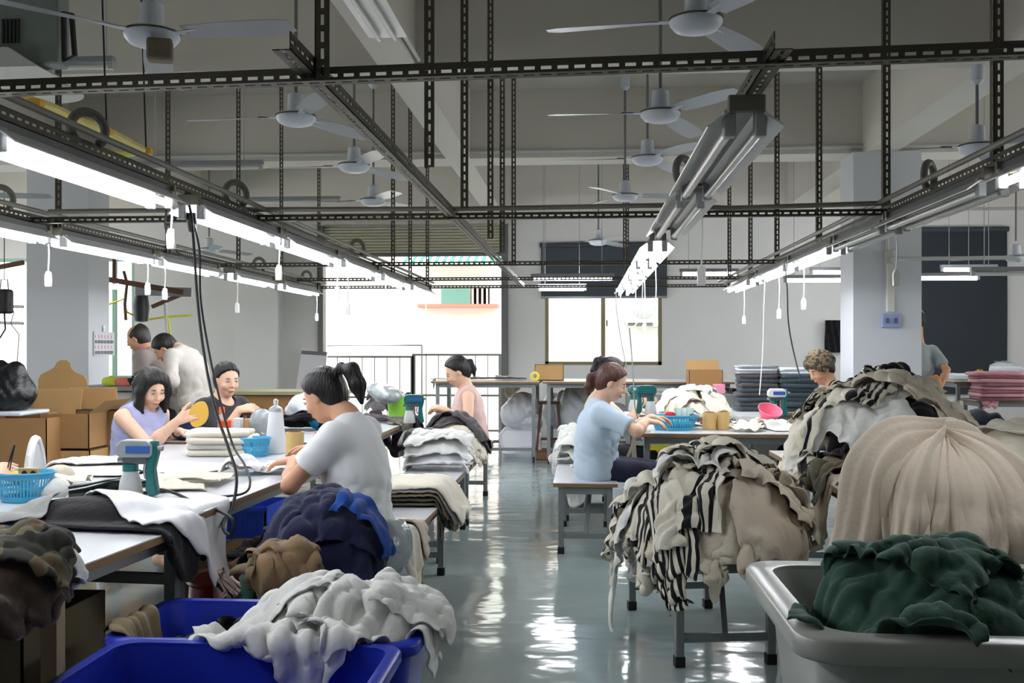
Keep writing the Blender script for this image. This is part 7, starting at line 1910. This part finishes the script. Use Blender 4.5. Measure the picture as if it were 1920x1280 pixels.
# head cloth on woman 9
p9 = [o for o in bpy.data.objects if o.get('label', '').startswith('woman in a patterned')][0]
fd = Field(H9-0.2, H9+0.2, 0.007)
A9 = (hd9, hl9, hu9)
fd.ell(H9+hu9*0.03-hd9*0.010, A9, (0.124, 0.105, 0.118), 0.0); fd.plane(H9+hd9*0.075+hu9*0.045, hd9*0.8-hu9*0.6, 0.01); fd.plane(H9+hu9*0.005-hd9*0.02, -hu9-hd9*0.35, 0.01)
fd.noise(lambda x, y, z: np.abs(np.sin(x*60+z*40)), -0.006)
def mottled(name, a, b, scale):
    m = bpy.data.materials.new(name); m.use_nodes = True; nt = m.node_tree; bs = nt.nodes['Principled BSDF']; bs.inputs['Roughness'].default_value = 0.85
    tc = nt.nodes.new('ShaderNodeTexCoord'); v = nt.nodes.new('ShaderNodeTexNoise'); v.inputs['Scale'].default_value = scale; r = nt.nodes.new('ShaderNodeValToRGB')
    nt.links.new(tc.outputs['Object'], v.inputs['Vector']); nt.links.new(v.outputs['Fac'], r.inputs[0]); nt.links.new(r.outputs[0], bs.inputs['Base Color'])
    r.color_ramp.interpolation = 'CONSTANT'; r.color_ramp.elements[0].color = srgb(*a); r.color_ramp.elements[1].position = 0.5; r.color_ramp.elements[1].color = srgb(*b)
    e = r.color_ramp.elements.new(0.58); e.color = srgb(90, 70, 50)
    return m
fd.obj('head_cloth', mottled('scarf_print', (48, 40, 34), (120, 106, 78), 38.0), p9)
# ---- nearest left edge: plank stool with camouflage and brown garments
st = thing('plank_stool', 'wooden plank stool at the bottom left corner under the camouflage garment', 'stool', (at_d(-60, 1150, 2.25).x, at_d(-60, 1150, 2.25).y, 0))
m_wood = mat('plank_wood', (150, 132, 96), 0.7, var=0.15, scale=6, stretch=(1, 12, 1))
zp = at_d(10, 1142, 2.1).z
MB().box((-0.13, -0.22, zp-0.035), (0.135, 0.22, zp)).build('plank', m_wood, st, bevel=0.003)
for sx in (-0.1, 0.1):
    for sy in (-0.18, 0.18): MB().box((sx-0.02, sy-0.02, 0), (sx+0.02, sy+0.02, zp-0.035)).build('leg', m_wood, st)
hs = HF(-1.9, -0.7, 1.7, 2.8, 0.012); sx, sy = st.location.x, st.location.y
hs.rect(sx-0.13, sx+0.135, sy-0.22, sy+0.22, zp); hs.dome(sx+0.02, sy+0.06, 0.15, 0.15, zp-0.01, 0.10, 2.2)
c_camo = mottled('knit_camo', (38, 38, 30), (92, 84, 62), 14.0)
garment('garment', 'dark brown garment hanging from the plank stool at the bottom left corner', 'garment', hs, sx+0.14, sy+0.0, zp+0.15, cloth_mat('knit_dark_brown', (62, 50, 42)), 'sheet', 0.1, .85, seed=302, s=0.018, steps=50, size=(0.30, 0.36), th=0.008)
garment('garment', 'white cloth peeping out under the camouflage garment at the left edge', 'garment', hs, sx+0.13, sy+0.16, zp+0.2, c_white, 'sheet', 0.6, .75, seed=303, s=0.018, steps=45, size=(0.24, 0.18))
garment('garment', 'dark camouflage garment rolled up on the plank stool at the bottom left corner', 'garment', hs, sx+0.05, sy+0.10, zp+0.25, c_camo, 'sheet', 0.4, .6, seed=301, s=0.014, steps=45, size=(0.40, 0.40), th=0.01, lam=0.09)
# cartons and things below the nearest table
q = at_d(235, 1100, 3.2)
carton('open olive brown carton standing on another under the nearest left table', -1.83, 3.02, 0.27, 0.42, 0.5, 0.26, 0.0, flaps=(('l', 0.5),), m=mat('carton_olive', (120, 108, 84), 0.85, var=0.06))
carton('dark brown carton on the floor under the nearest left table', -1.83, 3.0, 0.0, 0.44, 0.52, 0.265, 0.0, m=mat('carton_dark', (74, 52, 42), 0.85, var=0.08), top=True)
tag(MB().box((-0.035, -0.02, 0), (0.035, 0.02, 0.30)).build('orange_strip_box', mat('orange_red', (190, 80, 56), 0.6), loc=(-1.55, 2.84, 0.0), bevel=0.003), 'narrow orange red box beside the dark carton under the nearest table', 'box')
bag('clear plastic bag lying on the floor under the nearest left table', (-1.95, 2.35, 0.08), (0.2, 0.16, 0.1), m_bagc, seed=12, flat=0.002)
st = thing('red_stool', 'round dark red plastic stool on the floor under the feet of the white shirted woman', 'stool', (at_d(418, 1100, 3.95).x, at_d(418, 1100, 3.95).y, 0))
m_red = mat('plastic_dark_red', (132, 10, 18), 0.35)
zr = at_d(418, 1093, 3.85).z
MB().lathe([(0, zr-0.02), (0.13, zr-0.02), (0.14, zr-0.01), (0.135, zr), (0, zr)], n=32).build('seat', m_red, st)
MB().lathe([(0.16, 0), (0.155, 0.02), (0.128, zr-0.02), (0.122, zr-0.02), (0.148, 0.01), (0.15, 0)], n=32).build('skirt', m_red, st)
hu_ = HF(-2.2, -1.0, 3.6, 5.6, 0.015); hu_.rect(-1.9, -1.5, 4.4, 5.3, 0.32)
garment('garment', 'dark garment bunched on the shelf under the sewing table', 'garment', hu_, -1.62, 4.7, 0.5, c_black, 'sheet', 0.4, .6, seed=311, s=0.022, steps=45, size=(0.5, 0.5))
garment('garment', 'dark purple garment bunched under the far end of the sewing table', 'garment', hu_, -1.55, 5.05, 0.5, c_plum, 'sheet', 1.4, .6, seed=312, s=0.022, steps=45, size=(0.5, 0.5))
carton('low box under the sewing table carrying dark garments', -1.7, 4.85, 0.0, 0.4, 0.9, 0.315, m=m_cardin, top=True)
# black shiny bristle roll on the left table
q = at_z(106, 945, 0.755)
rl = thing('bristle_roll', 'glossy black bent roll with bristle tip lying between basket and white garment', 'tool', (q.x+0.02, q.y+0.05, 0.752), 0.0)
pts = [(0, 0, 0.034), (0.05, 0.03, 0.036), (0.11, 0.09, 0.05), (0.16, 0.15, 0.055), (0.20, 0.20, 0.045), (0.225, 0.24, 0.02)]
MB().tube(pts, 0.03, 14, rf=[0.032, 0.034, 0.031, 0.028, 0.02, 0.008]).build('roll', mat('gloss_black', (12, 20, 18), 0.15), rl)
mb = MB(); rs = np.random.default_rng(4)
for k in range(26):
    a = rs.uniform(0, 2*PI); r_ = rs.uniform(0.004, 0.022); o_ = Vector((math.cos(a)*r_, -math.sin(a)*r_*0.5, math.sin(a)*r_))
    mb.tube([Vector(pts[3])+o_, Vector(pts[4])+o_*1.1, Vector(pts[5])+o_*1.3+Vector((0.02, 0.02, -0.01))], 0.0016, 4)
mb.build('bristles', mat('gloss_black', (12, 20, 18)), rl)
for lb, px, py, c in (('grey beige padded ball behind the left basket', 108, 912, c_oat), ('white padded ball beside the left basket', 92, 938, c_white)):
    q = at_z(px, py, 0.75); bag(lb, (q.x, q.y+0.03, 0.785), (0.05, 0.05, 0.036), c, name='padded_ball', cat='ball', seed=px, res=0.007, flat=0.752)

# ================================================================ FAR END
q = at_d(1030, 709, 11.9)
carton('brown carton standing on the cutting tables under the left window edge', q.x, 11.95, 0.965, 0.34, 0.26, 0.19, m=m_card2, top=True)
tag(MB().torus((0, 0, 0.03), 0.04, 0.018, Matrix(), n=20).build('tape_roll', mat('tape_yellow', (226, 210, 90), 0.4), loc=(at_d(1003, 708, 11.7).x, 11.68, 0.985)), 'yellow tape roll left of the carton on the cutting table', 'tape')
for i, (lb, px, py, d, r) in enumerate([('white sack lying on a white bale under the left cutting table', 975, 760, 12.4, (0.26, 0.2, 0.22)), ('white bale lowest under the left cutting table beside the table legs', 975, 792, 12.4, (0.25, 0.2, 0.12)), ('big pale plastic sack under the right cutting table', 1085, 765, 12.5, (0.32, 0.25, 0.36)), ('white plastic sack behind the brown stool under the right cutting table', 1050, 770, 12.7, (0.2, 0.2, 0.28)), ('pale grey plastic sack hidden behind the pale blue shirted woman', 1140, 790, 12.4, (0.25, 0.2, 0.25))]):
    q = at_d(px, py, d); bag(lb, (q.x, q.y, q.z), r, m_bagw, name='sack', cat='sack', seed=20+i, res=0.02)
tag(slab(0.5, 0.42, 0.35, 77, 0.02, 0.06).build('bale', m_bagw, loc=(at_d(978, 810, 12.45).x, 12.35, 0.0)), 'square white bale on the floor under the sacks at the left cutting table', 'bale')
bst = thing('wooden_stool', 'reddish brown wooden stool under the right cutting table', 'stool', (at_d(1030, 800, 12.2).x, 12.2, 0))
m_stw = mat('stool_wood', (84, 50, 36), 0.6)
zs = at_d(1030, 752, 12.2).z
MB().box((-0.13, -0.12, zs-0.03), (0.13, 0.12, zs)).build('seat', m_stw, bst, bevel=0.004)
for sx in (-1, 1):
    for sy in (-1, 1): MB().bar((sx*0.1, sy*0.09, zs-0.03), (sx*0.15, sy*0.12, 0.1), 0.03, 0.03).build('leg', m_stw, bst)
MB().box((-0.14, -0.012, 0.22), (0.14, 0.012, 0.25)).build('rung', m_stw, bst)
carton('low brown carton under the right cutting table supporting the stool', at_d(1035, 830, 12.2).x, 12.2, 0.0, 0.36, 0.4, 0.10, m=m_cardin, top=True)
# white panel leaning at the shutter
pn = thing('leaning_panel', 'white sheet panel leaning on the far wall left of the doorway', 'panel', (at_d(553, 700, 13.5).x, 13.75, 0))
pn.rotation_euler = (-0.1, 0.06, 0.0)
MB().prism([(-0.25, 0), (0.23, 0), (0.20, 1.28), (-0.16, 1.36)], -0.012, 0.012, 'y').build('sheet', mat('panel_white', (206, 204, 206), 0.5, var=0.06, scale=3), pn, smooth=0)
MB().box((-0.16, -0.03, 1.26), (0.2, 0.03, 1.31)).build('top_edge', m_jamb, pn)
# low shelf board behind the black topped woman
tag(MB().box((-0.7, -0.3, 0), (0.7, 0.3, 0.04)).build('shelf_board', mat('board_olive', (150, 146, 116), 0.6), loc=(at_d(520, 735, 10.4).x, 10.4, 0.86), bevel=0.004), 'pale shelf board behind the white plastic heap near the leaning panel', 'board')
carton('long brown carton under the pale shelf board behind the black topped woman', at_d(520, 745, 10.4).x, 10.4, 0.0, 1.3, 0.5, 0.858, m=m_card, top=True)
# left rear work bench of the two men
wb = table('W', 'work bench at the back left where the two men bend over', (at_d(330, 720, 9.4).x, 9.05), (at_d(330, 720, 9.4).x, 10.0), 1.1, -1, 0.86, name='work_bench') if False else None
bx = at_d(232, 730, 9.55)
t = thing('sewing_bench', 'narrow bench at the back left covered with colourful cloth before the window', 'bench', (bx.x, bx.y, 0))
zb_ = at_d(232, 722, 9.55).z
MB().box((-0.35, -0.35, zb_-0.04), (0.30, 0.35, zb_)).build('bench_top', m_leg, t, bevel=0.004)
for sx in (-0.3, 0.25):
    for sy in (-0.3, 0.3): MB().box((sx-0.02, sy-0.02, 0), (sx+0.02, sy+0.02, zb_-0.04)).build('leg', m_leg, t)
MB().box((-0.3, -0.25, zb_-0.35), (0.25, 0.25, zb_-0.05)).build('machine_box', mat('machine_white', (206, 208, 206), 0.4), t, bevel=0.01)
for lb, dx, c, sd in (('lime green cloth on the bench at the back left', -0.05, (200, 214, 70), 5), ('orange pink cloth on the bench at the back left', 0.10, (214, 120, 100), 6), ('black cloth on the bench at the back left', 0.2, (24, 22, 24), 7)):
    bag(lb, (bx.x+dx, bx.y-0.15, zb_+0.03), (0.10, 0.08, 0.04), cloth_mat('bench_%d' % sd, c), name='cloth', cat='cloth', seed=sd, flat=zb_+0.001)
# overhead rig at the back left
rg = thing('hoist_rig', 'rusty overhead beam with black motor and yellow hose above the two men', 'rig', (at_d(280, 540, 11.0).x, 11.0, at_d(280, 540, 11.0).z))
m_rust = mat('rust_brown', (96, 66, 50), 0.7, var=0.2)
ox_, oy_, oz_ = rg.location
R3 = lambda px, py, d=11.0: (at_d(px, py, d).x-ox_, at_d(px, py, d).y-oy_, at_d(px, py, d).z-oz_)
MB().bar(R3(205, 524), R3(345, 548), 0.06, 0.06).build('beam', m_rust, rg); MB().bar(R3(255, 545), R3(360, 548), 0.05, 0.10).build('light_rail', m_house, rg)
MB().bar(R3(285, 575), R3(340, 552), 0.04, 0.04).build('brace', m_rust, rg)
MB().lathe([(0, -0.17), (0.07, -0.16), (0.085, 0.0), (0.07, 0.12), (0, 0.13)], c=R3(265, 575), n=16).build('motor', mat('motor_black', (20, 24, 30), 0.5), rg)
MB().tube([R3(232, 508), R3(238, 530), R3(234, 570), R3(236, 600)], 0.018, 8).build('pole', m_rust, rg)
MB().tube([R3(205, 570), R3(232, 560), R3(238, 585), R3(268, 600), R3(310, 594), R3(362, 590)], 0.012, 8).build('yellow_hose', mat('hose_yellow', (214, 214, 60), 0.5), rg)
MB().tube([R3(310, 560), R3(312, 600), R3(316, 640)], 0.02, 8).build('drop_pipe', m_pipe, rg)
MB().tube([R3(314, 590), R3(319, 620), R3(318, 640)], 0.012, 8).build('yellow_hose', mat('hose_yellow', (214, 214, 60)), rg)
MB().tube([R3(214, 537), R3(214, 470)], 0.02, 8).build('hanger_rod', m_rust, rg)
MB().tube([R3(206, 537), R3(222, 537)], 0.03, 8).build('small_lamp', m_tubeon, rg)
# wall organiser of cards on the left column side
oc = thing('card_organiser', 'pale pocket board with rows of cards on the right face of the left column', 'board', (cL1+0.004, at_x(190, 640, cL1).y-0.05, CAMZ))
zz = lambda py: -(py-652)/FPX*10.15
MB().box((0, -0.13, zz(666)), (0.012, 0.30, zz(622))).build('backing', mat('organiser_white', (206, 206, 212), 0.5), oc)
for k in range(4):
    z1 = zz(627+10*k)
    mb = MB()
    for j in range(6): y0 = -0.11+0.066*j; mb.box((0.012, y0, z1-0.035), (0.020, y0+0.045, z1-0.004))
    mb.build('card_row', mat('card_mix_%d' % (k % 2), (120, 122, 132) if k % 2 else (226, 206, 214), 0.5), oc)
MB().tube([(0.006, 0.08, zz(622)), (0.006, 0.08, zz(610))], 0.012, 8).build('hook', m_met, oc)
tag(MB().box((-0.25, -0.02, 0), (0.25, 0.02, 0.36)).build('wall_fan_box', mat('old_vent', (130, 134, 130), 0.6), loc=(at_y(188, 395, 14.15).x, 14.16, at_y(188, 405, 14.15).z), bevel=0.01), 'grey vent panel high on the far wall beside the left column', 'vent')
# black box hanging at the left window
hbx = thing('hanging_speaker', 'black box hanging on cables in front of the left window', 'speaker', tuple(at_d(8, 565, 9.0)))
MB().box((-0.075, -0.06, -0.11), (0.06, 0.06, 0.11)).build('box', mat('speaker_black', (18, 20, 20), 0.5), hbx, bevel=0.02)
MB().tube([(-0.04, 0, 0.1), (-0.03, 0, 0.2), (0.03, 0, 0.2), (0.04, 0, 0.1)], 0.006, 6).build('carry_loop', m_rod, hbx)
MB().tube([(0, 0, 0.19), (0, 0, 1.0)], 0.004, 6).build('hanging_wire', m_cable, hbx)
MB().tube([(0.0, 0, -0.1), (0.01, 0, -0.25), (-0.06, 0, -0.36), (-0.14, 0, -0.3)], 0.008, 6).build('cable', m_cable, hbx)
MB().tube([(0.05, 0, 0.02), (0.09, 0, -0.1), (0.06, 0, -0.2), (0.14, 0, -0.3), (0.12, 0, -0.55), (0.05, 0, -0.8)], 0.005, 6).build('thin_cable', m_rod, hbx)
# pipes across the left window
for lb, py0, py1, m, d in (('brown pipe crossing the left window at the top', 506, 492, m_rust, 11.5), ('thin white pipe crossing the left window', 573, 575, m_pipe, 12.5), ('lower thin white pipe crossing the left window', 604, 606, m_pipe, 12.5)):
    a, b = at_d(-30, py0, d), at_d(44, py1, d); c = (a+b)/2; tag(MB().tube([a-c, b-c], 0.03 if m is m_rust else 0.02, 8).build('window_pipe', m, loc=c), lb, 'pipe')
# right rear: cartons, black heap, folded stacks, packed goods
tc5 = TABLES['C5']
q = at_d(1320, 700, 10.9)
carton('open brown carton with papers on the table below the right wall', q.x, 11.0, 0.87, 0.36, 0.3, 0.24, flaps=(('b', 0.5),))
tag(MB().box((-1.05, -0.35, 0), (0.55, 0.35, 0.86)).build('storage_cabinet', mat('cabinet_grey', (110, 112, 110), 0.6, var=0.06), loc=(at_d(1345, 700, 11.0).x+0.05, 11.0, 0.0), bevel=0.006), 'plain grey cabinet below the right part of the far wall carrying the brown carton', 'cabinet')
for lb, px, w, h, c in (('pink box beside the open brown carton', 1344, 0.12, 0.10, (232, 150, 176)), ('yellow box beside the open brown carton', 1322, 0.08, 0.05, (220, 204, 60))):
    tag(MB().box((-w/2, -0.05, 0), (w/2, 0.05, h)).build('small_box', mat('sb_%d' % px, c, 0.5), loc=(at_d(px, 690, 10.75).x, 10.72, 0.865), bevel=0.004), lb, 'box')
h5 = HF(0.5, 4.5, 9.4, 12.0, 0.02); h5.rect(-1.05+at_d(1345, 700, 11.0).x, 0.6+at_d(1345, 700, 11.0).x+0.3, 10.65, 11.35, 0.865)
h5.rect(tc5[0]-tc5[2], tc5[0]+tc5[2], tc5[1]-tc5[3], tc5[1]+tc5[3], 0.72)
q = at_d(1412, 690, 10.8)
garment('garment', 'black garment heap with white cloth on the cabinet below the right wall', 'garment', h5, q.x-0.1, 10.95, 1.1, c_black, 'sweater', 0.1, .55, seed=321, s=0.024, steps=45, size=(1.1, 0.6))
garment('cloth', 'white cloth piece lying on the black garment heap at the right wall', 'cloth', h5, q.x-0.12, 10.85, 1.15, c_white, 'sheet', 0.4, .7, seed=322, s=0.02, steps=45, size=(0.26, 0.2))
x0 = at_d(1412, 790, 10.2).x; x1 = at_d(1487, 790, 10.2).x
c_dk = cloth_mat('knit_slate', (62, 72, 82)); c_dk2 = cloth_mat('knit_dark_green', (52, 68, 70))
stack('folded_garment', 'dark slate folded garment', 'in the left dark stack before the wall', 'garment', x0, 10.15, 0.722, 0.40, 0.34, 0.048, 8, [c_dk, c_char], 'left dark folded stack', 0, 41)
stack('folded_garment', 'dark greenish folded garment', 'in the right dark stack before the wall', 'garment', x1, 10.15, 0.722, 0.40, 0.34, 0.048, 8, [c_dk2, c_dk], 'right dark folded stack', 0, 42)
stack('packed_garment', 'silvery packed garment', 'on the left dark stack before the right wall', 'garment', x0, 10.15, 0.722+8*0.0461, 0.40, 0.32, 0.03, 3, [m_bagc, m_bagw], 'silvery packs', 0, 43)
stack('packed_garment', 'silvery packed garment', 'on the right dark stack before the right wall', 'garment', x1, 10.15, 0.722+8*0.0461, 0.40, 0.32, 0.03, 2, [m_bagw], 'silvery packs', 0, 44)
q = at_z(1412, 768, 0.75)
t = thing('pink_bowl', 'bright pink plastic bowl tilted on the right work table before the far spray gun', 'bowl', (1.42, 7.85, 0.80), 0)
t.rotation_euler = (0.5, 0.2, 0)
MB().lathe([(0, 0), (0.05, 0), (0.095, 0.085), (0.09, 0.085), (0.046, 0.006), (0, 0.006)], n=26).build('bowl_wall', mat('plastic_pink', (240, 120, 150), 0.35), t)
MB().torus((0, 0, 0.085), 0.093, 0.004, Matrix.Rotation(PI/2, 4, 'X'), n=26).build('bowl_rim', mat('plastic_pink', (240, 120, 150)), t)
tag(MB().box((-0.10, -0.004, -0.018), (0.10, 0.004, 0.018)).build('yellow_sign', mat('sign_yellow', (214, 200, 30), 0.5), loc=at_d(1246, 839, 6.98)), 'yellow strip plate fixed below the near edge of the right work table', 'plate')
rc = thing('red_chair', 'dark red plastic chair under the right work table', 'chair', (1.02, 7.9, 0))
MB().box((-0.17, -0.17, 0.42), (0.17, 0.17, 0.45)).build('seat', m_red, rc, bevel=0.01)
MB().prism([(-0.16, 0.45), (0.16, 0.45), (0.13, 0.66), (-0.13, 0.66)], 0.15, 0.17, 'y').build('backrest', m_red, rc, bevel=0.008)
for sx in (-1, 1):
    for sy in (-1, 1): MB().tube([(sx*0.14, sy*0.14, 0.42), (sx*0.17, sy*0.17, 0)], 0.018, 8).build('leg', m_red, rc)
# pink packs at the right edge
tc4 = TABLES['C4']; xpk = at_d(1880, 720, 11.3).x
m_pk = mat('pack_pink', (206, 150, 160), 0.3, var=0.2, scale=20, bump=0.3, bscale=40); m_pk2 = mat('pack_dusty', (150, 100, 108), 0.3, var=0.2, scale=20)
stack('packed_garment', 'pink packed garment', 'in the stack at the right edge', 'garment', xpk, tc4[1]-0.2, 0.752, 0.55, 0.4, 0.042, 8, [m_pk2, m_pk], 'pink packs', 0, 45, 0.03)
tag(slab(0.3, 0.3, 0.06, 91).build('packed_garment', m_bagw, loc=(xpk+0.1, tc4[1]-0.2, 0.752+8*0.0404)), 'white packed goods lying on the pink stack at the right edge', 'garment')
h6 = HF(4.0, 7.5, 9.5, 13.5, 0.02); h6.obj(tc4)
q = at_d(1880, 760, 11.0)
garment('garment', 'pink garment with a strap hanging over the table edge at the right edge', 'garment', h6, q.x, tc4[1]-tc4[3]+0.04, 0.9, cloth_mat('knit_pink', (222, 160, 172)), 'sheet', 0.1, .7, seed=341, s=0.02, steps=50, size=(0.24, 0.5))
tc3 = TABLES['C3']
for i, (lb, px, w, h, c) in enumerate([('white packed pile at the left on the table before the charcoal blind', 1790, 0.5, 0.08, (200, 206, 206)), ('clear packed pile in the middle on the table before the charcoal blind', 1840, 0.4, 0.10, (150, 160, 164)), ('yellow box on the table before the charcoal blind', 1829, 0.1, 0.12, (206, 168, 70)), ('pale bag standing on the table before the charcoal blind', 1870, 0.24, 0.22, (176, 190, 188))]):
    tag(slab(w, 0.35 if w > 0.2 else 0.1, h, 95+i).build('packed_pile' if w > 0.2 else 'small_box', mat('pp_%d' % i, c, 0.4), loc=(at_d(px, 712, 12.4).x, 12.4+(0.25 if i > 1 else 0), 0.962)), lb, 'pack' if w > 0.2 else 'box')
q = at_d(1756, 716, 10.7)
bag('orange bag held by the person behind the right column', (q.x, q.y, q.z-0.05), (0.06, 0.05, 0.11), mat('bag_orange', (206, 120, 30), 0.5), seed=51)
for i in range(3): bag(['silver packed bag lowest under the pink table', 'silver packed bag in the middle under the pink table', 'dark packed bag uppermost under the pink table'][i], (tc4[0]-0.3+0.2*i, tc4[1], 0.12+0.16*i), (0.3, 0.25, 0.1), [m_bagc, m_bagc, c_dk][i], name='packed_bag', seed=60+i, res=0.02, flat=0.001)
hd_ = MB(); hgx = at_y(1563, 630, 14.1)
tag(wavy_sheet(-0.12, 0.14, -0.45, 0.0, 0, 0.02).build('hanging_garment', c_black, loc=(hgx.x, 14.1, at_y(1563, 600, 14.1).z)), 'dark garment hanging on the far wall just left of the right column', 'garment')
for o in list(COL.objects):
    if o.type == 'MESH' and o.parent is None and o.name.split('.')[0] in ('plastic_bag', 'sack', 'padded_ball', 'black_bag', 'cloth', 'packed_bag') and tuple(o.location) == (0, 0, 0): recentre(o)

for o in bpy.data.objects:
    l = o.get('label')
    if l and not (4 <= len(l.split()) <= 16): print('LABEL', len(l.split()), o.name, '|', l)
_c = {}
for o in bpy.data.objects:
    if o.parent is None and o.get('label'): _c.setdefault(o['label'], []).append(o.name)
for l, n in _c.items():
    if len(n) > 1: print('SAME', n, l)
